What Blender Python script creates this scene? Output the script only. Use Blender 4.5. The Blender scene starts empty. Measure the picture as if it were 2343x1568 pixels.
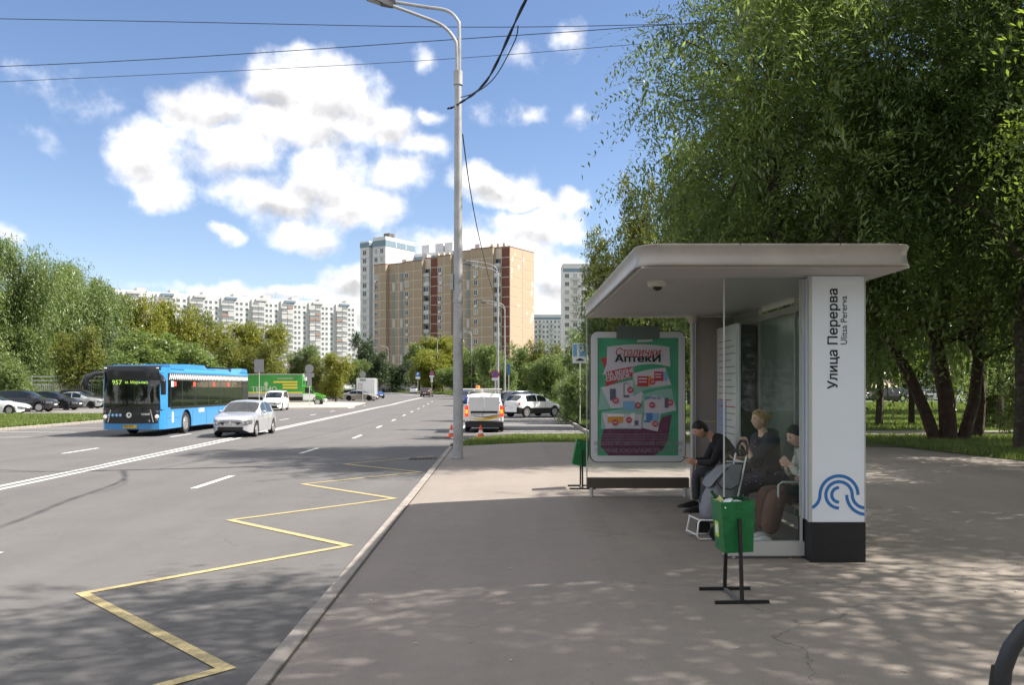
import bpy, bmesh, math, random
import numpy as np
from mathutils import Vector, Matrix, Euler
R = math.radians
sc = bpy.context.scene
COL = sc.collection
random.seed(7)

# ---------------------------------------------------------------- camera
cam_d = bpy.data.cameras.new('camera'); cam = bpy.data.objects.new('camera', cam_d); COL.objects.link(cam)
cam.location = (0, 0, 1.7); cam.rotation_euler = (R(90), 0, 0)
cam_d.sensor_width = 36; cam_d.lens = 29.96; cam_d.shift_y = 0.0435; cam_d.clip_end = 6000; cam_d.clip_start = 0.05
sc.camera = cam
# ---------------------------------------------------------------- light
SUN_AZ = math.atan2(0.997, 0.07); SUN_EL = R(48.3)
sun_dir = Vector((math.sin(SUN_AZ)*math.cos(SUN_EL), math.cos(SUN_AZ)*math.cos(SUN_EL), math.sin(SUN_EL)))
sl = bpy.data.lights.new('sun', 'SUN'); sl.energy = 5.0; sl.angle = R(0.53); sl.color = (1.0, 0.93, 0.84)
sun = bpy.data.objects.new('sun', sl); COL.objects.link(sun); sun.rotation_euler = sun_dir.to_track_quat('Z', 'Y').to_euler()
sc.view_settings.view_transform = 'Standard'; sc.view_settings.look = 'None'; sc.view_settings.gamma = 1
sc.view_settings.use_curve_mapping = False
sc.view_settings.exposure = 1.2
sc.render.engine = 'CYCLES'
cy = sc.cycles
cy.use_denoising = True; cy.max_bounces = 7; cy.diffuse_bounces = 4; cy.glossy_bounces = 3; cy.transmission_bounces = 4; cy.transparent_max_bounces = 12
cy.caustics_reflective = False; cy.caustics_refractive = False; cy.sample_clamp_indirect = 6

# world: physical sky with procedural cumulus
w = bpy.data.worlds.new('World'); sc.world = w; w.use_nodes = True
nt = w.node_tree; nt.nodes.clear()
def WN(t, **k):
    n = nt.nodes.new(t)
    for a, b in k.items(): setattr(n, a, b)
    return n
def wl(a, b): nt.links.new(a, b)
out = WN('ShaderNodeOutputWorld'); bg = WN('ShaderNodeBackground'); wl(bg.outputs[0], out.inputs[0])
SKY_S = 0.105
bg.inputs[1].default_value = SKY_S
sky = WN('ShaderNodeTexSky', sky_type='NISHITA', sun_disc=False, sun_elevation=SUN_EL, sun_rotation=SUN_AZ, altitude=0, air_density=1.0, dust_density=0.05, ozone_density=2.2)
tc = WN('ShaderNodeTexCoord'); sep = WN('ShaderNodeSeparateXYZ'); wl(tc.outputs['Generated'], sep.inputs[0])
def M(op, a, b=None, c=None, clamp=False):
    n = WN('ShaderNodeMath', operation=op, use_clamp=clamp)
    for i, v in enumerate((a, b, c)):
        if v is None: continue
        if isinstance(v, (int, float)): n.inputs[i].default_value = v
        else: wl(v, n.inputs[i])
    return n.outputs[0]
az = M('ARCTAN2', sep.outputs[0], sep.outputs[1]); el = M('ARCSINE', sep.outputs[2])
ae = WN('ShaderNodeCombineXYZ'); wl(az, ae.inputs[0]); wl(el, ae.inputs[1])
def noise3(vec, scale, detail, rough, loc=(0, 0, 0), sc3=(1, 1, 1)):
    mp = WN('ShaderNodeMapping'); mp.inputs['Location'].default_value = loc; mp.inputs['Scale'].default_value = sc3; wl(vec, mp.inputs[0])
    n = WN('ShaderNodeTexNoise'); n.inputs['Scale'].default_value = scale; n.inputs['Detail'].default_value = detail; n.inputs['Roughness'].default_value = rough
    wl(mp.outputs[0], n.inputs['Vector']); return n.outputs['Fac']
# (x, y, rx, ry, weight) in degrees-like picture units of a 2343 px wide panorama slice
CL = [(640,185,120,78,1),(770,220,140,85,1),(480,245,150,60,.9),(880,275,95,60,1),(330,360,105,72,1),(370,440,85,55,.8),(690,290,190,70,1),
(560,350,140,60,.8),(745,410,115,85,1),(640,455,160,65,1),(810,480,125,65,1),(700,545,120,40,.8),(905,400,70,50,.6),(500,543,42,22,.8),
(950,330,60,35,.6),(985,262,55,26,.75),(1130,412,115,42,1),(1215,445,60,28,.9),(1215,520,130,60,1),(1300,462,60,38,.9),(1110,575,190,62,1),(1010,560,60,30,.7),
(1270,640,110,80,1),(1200,720,120,80,1),(800,640,75,52,1),(840,700,90,60,1),(1205,262,36,26,.5),(1332,248,34,30,.45),(1195,112,38,34,.36),(1305,90,30,32,.38),
(1108,258,38,32,.3),(600,672,330,20,.65),(120,215,90,34,.22),(60,300,50,30,.22),(950,135,26,18,.28),(10,545,50,26,.45)]
blobs = []
for x, y, rx, ry, wt in CL:
    dx = (x-1171.5)/1950; a = math.atan(dx); e = math.atan((886-y)/1950*math.cos(a)); s = math.cos(a)**2
    blobs.append((a, e, rx/1950*s, ry/1950*math.cos(a), wt))
rnd = random.Random(3)
for i in range(0):                        # the rest of the sky carries added clouds
    a = 0.78+ (i+rnd.random()*.5)*4.75/24; e = rnd.choice((.12, .35, .6, .85, 1.1))+rnd.uniform(0, .12)
    blobs.append((a if a < math.pi else a-2*math.pi, e, rnd.uniform(.16, .34)/max(.45, math.cos(e)), rnd.uniform(.08, .15), 1))
warp = WN('ShaderNodeTexNoise'); warp.inputs['Scale'].default_value = 16; warp.inputs['Detail'].default_value = 5; wl(tc.outputs['Generated'], warp.inputs['Vector'])
wv = WN('ShaderNodeVectorMath', operation='SUBTRACT'); wl(warp.outputs['Color'], wv.inputs[0]); wv.inputs[1].default_value = (.5, .5, .5)
ws = WN('ShaderNodeVectorMath', operation='MULTIPLY_ADD'); wl(wv.outputs[0], ws.inputs[0]); ws.inputs[1].default_value = (.075, .055, 0); wl(ae.outputs[0], ws.inputs[2])
field = None; shade = None
for a, e, rx, ry, wt in blobs:
    s1 = WN('ShaderNodeVectorMath', operation='SUBTRACT'); wl(ws.outputs[0], s1.inputs[0]); s1.inputs[1].default_value = (a, e, 0)
    s2 = WN('ShaderNodeVectorMath', operation='MULTIPLY'); wl(s1.outputs[0], s2.inputs[0]); s2.inputs[1].default_value = (1/rx, 1/ry, 0)
    s3 = WN('ShaderNodeVectorMath', operation='LENGTH'); wl(s2.outputs[0], s3.inputs[0])
    v = M('MULTIPLY_ADD', s3.outputs['Value'], -wt, wt)
    field = v if field is None else WN('ShaderNodeMath', operation='SMOOTH_MAX')
    if field is not v:
        wl(prev, field.inputs[0]); wl(v, field.inputs[1]); field.inputs[2].default_value = .25; field = field.outputs[0]
    prev = field
    if rx*1950 < 70: continue
    sx = WN('ShaderNodeSeparateXYZ'); wl(s2.outputs[0], sx.inputs[0]); low = M('MULTIPLY', M('MULTIPLY', sx.outputs[1], -1.0), M('MAXIMUM', v, 0.0))
    shade = low if shade is None else M('MAXIMUM', shade, low)
# beyond the view: added cloud cover, thickened to brighten the shade
gen = noise3(tc.outputs['Generated'], 2.6, 3, .5, loc=(3.1, 1.7, .4))
msk = M('MULTIPLY', M('SUBTRACT', M('MAXIMUM', M('ABSOLUTE', az), M('MULTIPLY', el, 1.15)), .72), 6.0, clamp=True)
gen = M('MULTIPLY_ADD', M('MULTIPLY_ADD', gen, 7.0, -1.0), msk, -1.6)
gen = M('MINIMUM', gen, 1.0)
field = M('MAXIMUM', field, gen)
fb = noise3(tc.outputs['Generated'], 15, 9, .58)
fb2 = noise3(tc.outputs['Generated'], 15, 4, .5, loc=(-.012, 0, -.016))
dens = M('ADD', field, M('MULTIPLY_ADD', fb, 1.5, -.80))
mr = WN('ShaderNodeMapRange', interpolation_type='SMOOTHSTEP'); wl(dens, mr.inputs[0]); mr.inputs[1].default_value = -.14; mr.inputs[2].default_value = .52
# relief: the side turned to the sun is whiter, deep bases are greyer
rel = M('SUBTRACT', fb, fb2)
base = WN('ShaderNodeMapRange', interpolation_type='SMOOTHSTEP'); wl(shade, base.inputs[0]); base.inputs[1].default_value = .02; base.inputs[2].default_value = .30; base.inputs[3].default_value = .62; base.inputs[4].default_value = .38
lum = M('MULTIPLY_ADD', rel, .8, base.outputs[0])
lum = M('MINIMUM', M('MAXIMUM', lum, .33), .85)
cc = WN('ShaderNodeVectorMath', operation='SCALE'); cc.inputs[0].default_value = (8.6, 8.55, 8.7); wl(lum, cc.inputs['Scale'])
hs = WN('ShaderNodeHueSaturation'); hs.inputs['Saturation'].default_value = 1.06; hs.inputs['Value'].default_value = .71; wl(sky.outputs[0], hs.inputs['Color'])
mx = WN('ShaderNodeMix', data_type='RGBA'); wl(mr.outputs[0], mx.inputs[0]); tn = WN('ShaderNodeVectorMath', operation='MULTIPLY'); wl(hs.outputs[0], tn.inputs[0]); tn.inputs[1].default_value = (1.06, .97, 1.0); wl(tn.outputs[0], mx.inputs[6]); wl(cc.outputs[0], mx.inputs[7])
wl(mx.outputs[2], bg.inputs[0])

# ---------------------------------------------------------------- materials
MATS = {}
def mat(name, col, rough=.6, metal=0, spec=.5, var=0, vs=3., bump=0, bs=40., col2=None, alpha=1, emis=None, es=0, coat=0, trans=0, ior=1.45):
    if name in MATS: return MATS[name]
    m = bpy.data.materials.new(name); m.use_nodes = True; MATS[name] = m
    t = m.node_tree; b = t.nodes['Principled BSDF']
    b.inputs['Base Color'].default_value = (*col, 1); b.inputs['Roughness'].default_value = rough; b.inputs['Metallic'].default_value = metal
    b.inputs['Specular IOR Level'].default_value = spec; b.inputs['Alpha'].default_value = alpha; b.inputs['Coat Weight'].default_value = coat; b.inputs['Coat Roughness'].default_value = .05
    b.inputs['Transmission Weight'].default_value = trans; b.inputs['IOR'].default_value = ior
    if emis: b.inputs['Emission Color'].default_value = (*emis, 1); b.inputs['Emission Strength'].default_value = es
    tcn = t.nodes.new('ShaderNodeTexCoord')
    if var or col2:
        n = t.nodes.new('ShaderNodeTexNoise'); n.inputs['Scale'].default_value = vs; n.inputs['Detail'].default_value = 5; n.inputs['Roughness'].default_value = .62
        t.links.new(tcn.outputs['Object'], n.inputs['Vector'])
        rp = t.nodes.new('ShaderNodeValToRGB'); t.links.new(n.outputs['Fac'], rp.inputs[0])
        c2 = col2 if col2 else tuple(c*(1-var) for c in col); c1 = col if col2 else tuple(min(1, c*(1+var)) for c in col)
        rp.color_ramp.elements[0].color = (*c2, 1); rp.color_ramp.elements[1].color = (*c1, 1)
        rp.color_ramp.elements[0].position = .33; rp.color_ramp.elements[1].position = .67
        t.links.new(rp.outputs[0], b.inputs['Base Color'])
    if bump:
        n = t.nodes.new('ShaderNodeTexNoise'); n.inputs['Scale'].default_value = bs; n.inputs['Detail'].default_value = 3
        t.links.new(tcn.outputs['Object'], n.inputs['Vector'])
        bp = t.nodes.new('ShaderNodeBump'); bp.inputs['Strength'].default_value = bump; bp.inputs['Distance'].default_value = .02
        t.links.new(n.outputs['Fac'], bp.inputs['Height']); t.links.new(bp.outputs[0], b.inputs['Normal'])
    return m
def leafmat(name, c1, c2, trans=.35):
    m = bpy.data.materials.new(name); m.use_nodes = True; MATS[name] = m
    t = m.node_tree; t.nodes.clear(); N = t.nodes.new; L = t.links.new
    o = N('ShaderNodeOutputMaterial'); g = N('ShaderNodeNewGeometry'); tcn = N('ShaderNodeTexCoord')
    n = N('ShaderNodeTexNoise'); n.inputs['Scale'].default_value = .9; n.inputs['Detail'].default_value = 2; L(tcn.outputs['Object'], n.inputs['Vector'])
    a = N('ShaderNodeMath'); a.operation = 'MULTIPLY_ADD'; L(g.outputs['Random Per Island'], a.inputs[0]); a.inputs[1].default_value = .6; 
    s = N('ShaderNodeMath'); s.operation = 'MULTIPLY_ADD'; L(n.outputs['Fac'], s.inputs[0]); s.inputs[1].default_value = 2.4; s.inputs[2].default_value = -1.0; L(s.outputs[0], a.inputs[2])
    mxn = N('ShaderNodeMix'); mxn.data_type = 'RGBA'; mxn.clamp_factor = True; L(a.outputs[0], mxn.inputs[0]); mxn.inputs[6].default_value = (*c1, 1); mxn.inputs[7].default_value = (*c2, 1)
    d = N('ShaderNodeBsdfPrincipled'); d.inputs['Roughness'].default_value = .42; d.inputs['Specular IOR Level'].default_value = .45; L(mxn.outputs[2], d.inputs['Base Color'])
    tr = N('ShaderNodeBsdfTranslucent'); hh = N('ShaderNodeMix'); hh.data_type = 'RGBA'; hh.blend_type = 'MULTIPLY'; hh.inputs[0].default_value = 1; L(mxn.outputs[2], hh.inputs[6]); hh.inputs[7].default_value = (1.35, 1.45, .8, 1); L(hh.outputs[2], tr.inputs[0])
    ms = N('ShaderNodeMixShader'); ms.inputs[0].default_value = trans; L(d.outputs[0], ms.inputs[1]); L(tr.outputs[0], ms.inputs[2]); L(ms.outputs[0], o.inputs[0])
    return m
def glassmat(name, tint, refl=.05, opac=.2, body=(.03, .04, .04), rg=.02, k=.9):
    m = bpy.data.materials.new(name); m.use_nodes = True; MATS[name] = m
    t = m.node_tree; t.nodes.clear(); N = t.nodes.new; L = t.links.new
    o = N('ShaderNodeOutputMaterial'); tr = N('ShaderNodeBsdfTransparent'); tr.inputs[0].default_value = (*tint, 1)
    df = N('ShaderNodeBsdfDiffuse'); df.inputs[0].default_value = (*body, 1)
    m1 = N('ShaderNodeMixShader'); m1.inputs[0].default_value = opac; L(tr.outputs[0], m1.inputs[1]); L(df.outputs[0], m1.inputs[2])
    gl = N('ShaderNodeBsdfGlossy'); gl.inputs['Roughness'].default_value = rg
    fr = N('ShaderNodeFresnel'); fr.inputs[0].default_value = 1.5
    ad = N('ShaderNodeMath'); ad.operation = 'MULTIPLY_ADD'; L(fr.outputs[0], ad.inputs[0]); ad.inputs[1].default_value = k; ad.inputs[2].default_value = refl
    m2 = N('ShaderNodeMixShader'); L(ad.outputs[0], m2.inputs[0]); L(m1.outputs[0], m2.inputs[1]); L(gl.outputs[0], m2.inputs[2]); L(m2.outputs[0], o.inputs[0])
    return m

def asphalt(name, c_dark, c_light, crack=.0, fine=220., crack_scale=.35):
    m = bpy.data.materials.new(name); m.use_nodes = True; MATS[name] = m
    t = m.node_tree; N = t.nodes.new; L = t.links.new; b = t.nodes['Principled BSDF']; b.inputs['Roughness'].default_value = .88; b.inputs['Specular IOR Level'].default_value = .3
    tcn = N('ShaderNodeTexCoord')
    def nz(s, d, r=.6, sc3=None):
        n = N('ShaderNodeTexNoise'); n.inputs['Scale'].default_value = s; n.inputs['Detail'].default_value = d; n.inputs['Roughness'].default_value = r
        if sc3:
            mp = N('ShaderNodeMapping'); mp.inputs['Scale'].default_value = sc3; L(tcn.outputs['Object'], mp.inputs[0]); L(mp.outputs[0], n.inputs['Vector'])
        else: L(tcn.outputs['Object'], n.inputs['Vector'])
        return n.outputs['Fac']
    def mth(op, a, b_, c=None, cl=False):
        n = N('ShaderNodeMath'); n.operation = op; n.use_clamp = cl
        for i, v in enumerate((a, b_, c)):
            if v is None: continue
            if isinstance(v, (int, float)): n.inputs[i].default_value = v
            else: L(v, n.inputs[i])
        return n.outputs[0]
    big = nz(.3, 6, .68); streak = nz(1.2, 4, .6, (1, .06, 1)); mid = nz(6, 4); grain = nz(fine, 2, .7)
    f = mth('ADD', mth('MULTIPLY', big, .9), mth('MULTIPLY', streak, .55)); f = mth('ADD', f, mth('MULTIPLY', mid, .35)); f = mth('MULTIPLY_ADD', grain, 1.5, f)
    f = mth('MULTIPLY_ADD', f, .95, -1.08, True)
    mxn = N('ShaderNodeMix'); mxn.data_type = 'RGBA'; L(f, mxn.inputs[0]); mxn.inputs[6].default_value = (*c_dark, 1); mxn.inputs[7].default_value = (*c_light, 1)
    colr = mxn.outputs[2]
    # dark aggregate specks
    v = N('ShaderNodeTexVoronoi'); v.inputs['Scale'].default_value = 55; L(tcn.outputs['Object'], v.inputs['Vector'])
    sp = mth('LESS_THAN', v.outputs['Distance'], .14); sp = mth('MULTIPLY', sp, .45)
    m2 = N('ShaderNodeMix'); m2.data_type = 'RGBA'; L(sp, m2.inputs[0]); L(colr, m2.inputs[6]); m2.inputs[7].default_value = (*[c*.45 for c in c_dark], 1); colr = m2.outputs[2]
    v2 = N('ShaderNodeTexVoronoi'); v2.inputs['Scale'].default_value = 3.1; L(tcn.outputs['Object'], v2.inputs['Vector'])
    gum = mth('MULTIPLY', mth('LESS_THAN', v2.outputs['Distance'], .055), .4); stn = mth('MULTIPLY', mth('MULTIPLY_ADD', nz(1.1, 6, .7), 5.0, -3.1, True), .28)
    gum = mth('MAXIMUM', gum, stn)
    m4 = N('ShaderNodeMix'); m4.data_type = 'RGBA'; L(gum, m4.inputs[0]); L(colr, m4.inputs[6]); m4.inputs[7].default_value = (*[c*.5 for c in c_dark], 1); colr = m4.outputs[2]
    if crack:
        wn = N('ShaderNodeTexNoise'); wn.inputs['Scale'].default_value = 1.6; wn.inputs['Detail'].default_value = 6; L(tcn.outputs['Object'], wn.inputs['Vector'])
        va = N('ShaderNodeVectorMath'); va.operation = 'MULTIPLY_ADD'; L(wn.outputs['Color'], va.inputs[0]); va.inputs[1].default_value = (1.1, 1.1, 0); L(tcn.outputs['Object'], va.inputs[2])
        vo = N('ShaderNodeTexVoronoi'); vo.feature = 'DISTANCE_TO_EDGE'; vo.inputs['Scale'].default_value = crack_scale; L(va.outputs[0], vo.inputs['Vector'])
        ck = mth('LESS_THAN', vo.outputs['Distance'], .0028); msk = mth('GREATER_THAN', nz(.6, 2), .5); ck = mth('MULTIPLY', mth('MULTIPLY', ck, msk), crack)
        m3 = N('ShaderNodeMix'); m3.data_type = 'RGBA'; L(ck, m3.inputs[0]); L(colr, m3.inputs[6]); m3.inputs[7].default_value = (.03, .028, .025, 1); colr = m3.outputs[2]
    L(colr, b.inputs['Base Color'])
    bp = N('ShaderNodeBump'); bp.inputs['Strength'].default_value = .35; bp.inputs['Distance'].default_value = .01; L(grain, bp.inputs['Height']); L(bp.outputs[0], b.inputs['Normal'])
    return m

# ---------------------------------------------------------------- mesh helpers
def link(name, me, parent=None, loc=None, rot=None):
    o = bpy.data.objects.new(name, me); COL.objects.link(o)
    if parent is not None: o.parent = parent
    if loc is not None: o.location = loc
    if rot is not None: o.rotation_euler = rot
    return o
def tag(o, label=None, cat=None, group=None, kind=None):
    if label: o['label'] = label
    if cat: o['category'] = cat
    if group: o['group'] = group
    if kind: o['kind'] = kind
    return o
def thing(name, label, cat, loc=(0, 0, 0), rz=0, group=None):
    return tag(link(name, None, None, loc, (0, 0, rz)), label, cat, group)
def copy_tree(o, parent=None):
    c = o.copy(); COL.objects.link(c); c.parent = parent
    for ch in list(o.children): copy_tree(ch, c)
    return c
class MB:
    def __init__(s): s.v = []; s.f = []; s.m = []; s.k = 0
    def use(s, k): s.k = k; return s
    def add(s, vs, fs):
        b = len(s.v); s.v += [tuple(p) for p in vs]
        for f in fs: s.f.append([b+i for i in f]); s.m.append(s.k)
        return s
    def box(s, x0, x1, y0, y1, z0, z1, M4=None):
        vs = [(x0,y0,z0),(x1,y0,z0),(x1,y1,z0),(x0,y1,z0),(x0,y0,z1),(x1,y0,z1),(x1,y1,z1),(x0,y1,z1)]
        if M4 is not None: vs = [M4 @ Vector(p) for p in vs]
        return s.add(vs, [(0,3,2,1),(4,5,6,7),(0,1,5,4),(1,2,6,5),(2,3,7,6),(3,0,4,7)])
    def rbox(s, x0, x1, y0, y1, z0, z1, r=.02, M4=None):      # box with chamfered vertical and top edges
        a = [(x0+r,y0),(x1-r,y0),(x1,y0+r),(x1,y1-r),(x1-r,y1),(x0+r,y1),(x0,y1-r),(x0,y0+r)]
        b = [(x0+2*r,y0+r),(x1-2*r,y0+r),(x1-r,y0+2*r),(x1-r,y1-2*r),(x1-2*r,y1-r),(x0+2*r,y1-r),(x0+r,y1-2*r),(x0+r,y0+2*r)]
        rings = [[(x,y,z0) for x,y in a],[(x,y,z1-r) for x,y in a],[(x,y,z1) for x,y in b]]
        if M4 is not None: rings = [[M4 @ Vector(p) for p in q] for q in rings]
        return s.loft(rings)
    def loft(s, rings, closed=True, caps=True):
        n = len(rings[0]); vs = [p for r in rings for p in r]; fs = []
        for i in range(len(rings)-1):
            for j in range(n if closed else n-1):
                k = (j+1) % n; fs.append((i*n+j, i*n+k, (i+1)*n+k, (i+1)*n+j))
        if caps and closed: fs.append(tuple(range(n))[::-1]); fs.append(tuple((len(rings)-1)*n+j for j in range(n)))
        return s.add(vs, fs)
    def tube(s, pts, r, n=8, caps=True):
        pts = [Vector(p) for p in pts]; rs = r if isinstance(r, (list, tuple)) else [r]*len(pts)
        rings = []; up = None
        for i, p in enumerate(pts):
            d = (pts[min(i+1, len(pts)-1)]-pts[max(i-1, 0)]).normalized()
            if up is None: up = Vector((0, 0, 1)) if abs(d.z) < .9 else Vector((1, 0, 0))
            a = d.cross(up)
            if a.length < 1e-5: a = d.cross(Vector((0, 1, 0)))
            a.normalize(); b = a.cross(d); up = b.copy()
            rings.append([p+(a*math.cos(2*math.pi*j/n)+b*math.sin(2*math.pi*j/n))*rs[i] for j in range(n)])
        return s.loft(rings, True, caps)
    def lathe(s, prof, n=16, c=(0, 0, 0), axis='z', caps=True):
        rings = []
        for r, h in prof:
            q = []
            for j in range(n):
                a = 2*math.pi*j/n; x, y = r*math.cos(a), r*math.sin(a)
                p = (x, y, h) if axis == 'z' else ((x, h, y) if axis == 'y' else (h, x, y))
                q.append((p[0]+c[0], p[1]+c[1], p[2]+c[2]))
            rings.append(q)
        return s.loft(rings, True, caps)
    def prism(s, poly, a, b, axis='y', M4=None):             # polygon in the plane across axis, extruded a..b
        def q(u, v, h): return {'y': (u, h, v), 'x': (h, u, v), 'z': (u, v, h)}[axis]
        rings = [[q(u, v, a) for u, v in poly], [q(u, v, b) for u, v in poly]]
        if M4 is not None: rings = [[M4 @ Vector(p) for p in r] for r in rings]
        return s.loft(rings)
    def sphere(s, c, r, n=12, m=8, M4=None):
        rx, ry, rz = r if isinstance(r, (tuple, list)) else (r, r, r); rings = []
        for i in range(m+1):
            t = math.pi*(i/m); t = min(max(t, .02), math.pi-.02)
            q = [Vector((rx*math.sin(t)*math.cos(2*math.pi*j/n), ry*math.sin(t)*math.sin(2*math.pi*j/n), -rz*math.cos(t))) for j in range(n)]
            if M4 is not None: q = [M4 @ p for p in q]
            rings.append([p+Vector(c) for p in q])
        return s.loft(rings)
    def mesh(s, name, ms, smooth=35):
        me = bpy.data.meshes.new(name); me.from_pydata([tuple(p) for p in s.v], [], s.f)
        for m in (ms if isinstance(ms, (list, tuple)) else [ms]): me.materials.append(m)
        if max(s.m or [0]) > 0: me.polygons.foreach_set('material_index', s.m)
        bm = bmesh.new(); bm.from_mesh(me); bmesh.ops.recalc_face_normals(bm, faces=bm.faces); bm.to_mesh(me); bm.free()
        if smooth: me.shade_smooth(); me.set_sharp_from_angle(angle=R(smooth))
        return me
    def build(s, name, ms, parent=None, loc=None, rot=None, smooth=35):
        return link(name, s.mesh(name, ms, smooth), parent, loc, rot)
def fastmesh(name, V, F4, m):                                # numpy quads or tris
    me = bpy.data.meshes.new(name); n, k = F4.shape
    me.vertices.add(len(V)); me.vertices.foreach_set('co', np.ascontiguousarray(V, np.float32).ravel())
    me.loops.add(n*k); me.loops.foreach_set('vertex_index', np.ascontiguousarray(F4, np.int32).ravel())
    me.polygons.add(n); me.polygons.foreach_set('loop_start', np.arange(0, n*k, k, dtype=np.int32))
    me.update(calc_edges=True)
    for q in (m if isinstance(m, (list, tuple)) else [m]): me.materials.append(q)
    return me
def text(s, size, m, parent=None, loc=(0, 0, 0), rot=(R(90), 0, 0), ext=.002, name='lettering', align='CENTER', xs=1., bold=0, shear=0, font=None):
    cu = bpy.data.curves.new(name, 'FONT'); cu.body = s; cu.size = size; cu.extrude = ext; cu.align_x = align; cu.align_y = 'CENTER'; cu.shear = shear; cu.resolution_u = 3
    tmp = bpy.data.objects.new('tmp', cu); COL.objects.link(tmp); dg = bpy.context.evaluated_depsgraph_get(); dg.update()
    me = bpy.data.meshes.new_from_object(tmp.evaluated_get(dg)); bpy.data.objects.remove(tmp)
    if xs != 1: me.transform(Matrix.Diagonal((xs, 1, 1, 1)))
    if bold:
        bm = bmesh.new()
        for i, (ox, oy) in enumerate(((0, 0), (-bold, bold*.5), (bold, -bold*.5), (-bold, -bold*.5), (bold, bold*.5))):
            m2 = me.copy(); m2.transform(Matrix.Translation((ox, oy, i*.00006))); bm.from_mesh(m2); bpy.data.meshes.remove(m2)
        bm.to_mesh(me); bm.free()
    me.materials.clear(); me.materials.append(m)
    return link(name, me, parent, loc, rot)
def X(px, Y): return (px-1171.5)/1950*Y
def Z(py, Y): return 1.7+(886-py)/1950*Y

# ---------------------------------------------------------------- palette
m_road = asphalt('road_asphalt', (.078,.075,.076), (.148,.143,.139), .25, 160, .22)
m_road2 = asphalt('yard_asphalt', (.13,.125,.12), (.20,.19,.18), 0, 90)
m_pave = asphalt('pavement_asphalt', (.168,.146,.131), (.295,.26,.232), .15, 190, .25)
m_pave2 = asphalt('pavement_old_asphalt', (.15,.131,.115), (.295,.262,.228), .4, 120, .35)
m_kerb = mat('kerb_concrete', (.255,.23,.207), .85, var=.18, vs=5, bump=.3, bs=60)
m_white = mat('road_paint_white', (.68,.67,.64), .7, var=.12, vs=18, col2=(.40,.39,.375))
m_yellow = mat('road_paint_yellow', (.46,.37,.17), .7, vs=22, col2=(.27,.225,.13))
m_grassg = mat('lawn_soil', (.075,.11,.025), .95, vs=1.2, col2=(.05,.065,.022))
m_blade = leafmat('grass_blade', (.085,.125,.03), (.18,.225,.06), .35)
m_black = mat('black_plastic', (.012,.012,.013), .45)
m_rub = mat('tyre_rubber', (.018,.018,.018), .85)
m_rim = mat('alloy', (.55,.55,.56), .35, .85)
m_dkrim = mat('dark_alloy', (.03,.03,.032), .35, .6)
m_glassdk = mat('car_glass', (.012,.016,.018), .04, 0, .9)
m_headl = mat('headlight_lens', (.15,.16,.175), .06, .4, .9)
m_red = mat('tail_red', (.42,.015,.012), .2)
m_redlit = mat('tail_red_lit', (.5,.02,.012), .2, emis=(1,.06,.02), es=.45)
m_orlit = mat('indicator_lit', (.7,.25,.02), .2, emis=(1,.35,.03), es=.7)
m_ledw = mat('lamp_lit', (.7,.66,.64), .2, emis=(1,.84,.8), es=.22)
m_plate = mat('plate_white', (.7,.7,.7), .5)
m_steel = mat('galvanised_steel', (.36,.365,.375), .5, .35, var=.16, vs=2.5)
m_lsteel = mat('light_steel', (.48,.48,.48), .45, .3)
m_chrome = mat('chrome', (.75,.75,.76), .15, .95)
m_dark = mat('dark_text', (.012,.014,.02), .6)
# ================================================================ terrain
KX = lambda Y: -1.64 - .0145*(Y-4.9)                       # kerb line
def base_z(Y): return -.37 + .0075*min(max(0, Y-100), 180)
def road_z(x, Y):
    b = base_z(Y)
    f = min(1, max(0, (KX(min(Y, 30))-x)/9)); near = -.20*(1-f) - .37*f
    t = min(1, max(0, (Y-27)/7)); return near*(1-t)+b*t
def pave_z(x, Y):
    k = KX(Y); return min(0, max(-.13, -.13*(.85-x)/(.85-k)))
def sheet(name, rows, zf, m, kind='structure', nx=10, off=0, parent=None):
    """rows: (Y, x left, x right); a sheet following the terrain function"""
    V = []; F = []
    for Y, a, b in rows:
        for i in range(nx+1):
            x = a+(b-a)*i/nx; V.append((x, Y, zf(x, Y)+off))
    for r in range(len(rows)-1):
        for i in range(nx):
            p = r*(nx+1)+i; F.append((p, p+1, p+nx+2, p+nx+1))
    me = bpy.data.meshes.new(name); me.from_pydata(V, [], F); me.materials.append(m); me.shade_smooth()
    o = link(name, me, parent)
    if kind: o['kind'] = kind
    return o
m_far = mat('far_ground', (.06,.085,.03), .95, var=.35, vs=.05)
g = MB(); Ys = [-60, 20, 60, 100, 130, 160, 190, 220, 250, 280, 400, 3500]
V = []; F = []
for Y in Ys:
    for x in (-2500, -300, -100, 0, 100, 300, 2500): V.append((x, Y, base_z(Y)-.18))
for r in range(len(Ys)-1):
    for i in range(6): p = r*7+i; F.append((p, p+1, p+8, p+7))
g.add(V, F).build('ground', m_far, smooth=0)['kind'] = 'structure'
bpy.data.objects['ground'].data.materials[0] = m_far
# road, with the parking bay on the right and the wide part far off
rows = []
for Y in [-12, -4, 0, 3, 5, 7, 9, 11, 13, 15, 17, 19, 21, 23, 25, 27, 29, 31]: rows.append((Y, -24, KX(Y)+.04))
def redge(Y): return float(np.interp(Y, [31, 31.6, 33, 68, 75, 110, 150, 165, 185, 205, 260], [-2.0, -2.0, 3.4, 3.4, -1.6, -5, -9, -12, -18, -30, -60]))
def ledge(Y): return float(np.interp(Y, [31, 58, 60, 75, 100, 130, 260], [-24, -24.6, -26, -34, -36, -38, -70]))
for Y in [31.6, 33, 35, 38, 42, 47, 53, 60, 62, 68, 75, 85, 100, 112, 125, 140, 150, 165, 175, 185, 205, 225, 245]: rows.append((Y, ledge(Y), redge(Y)))
sheet('road', rows, road_z, m_road, nx=16)
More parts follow.
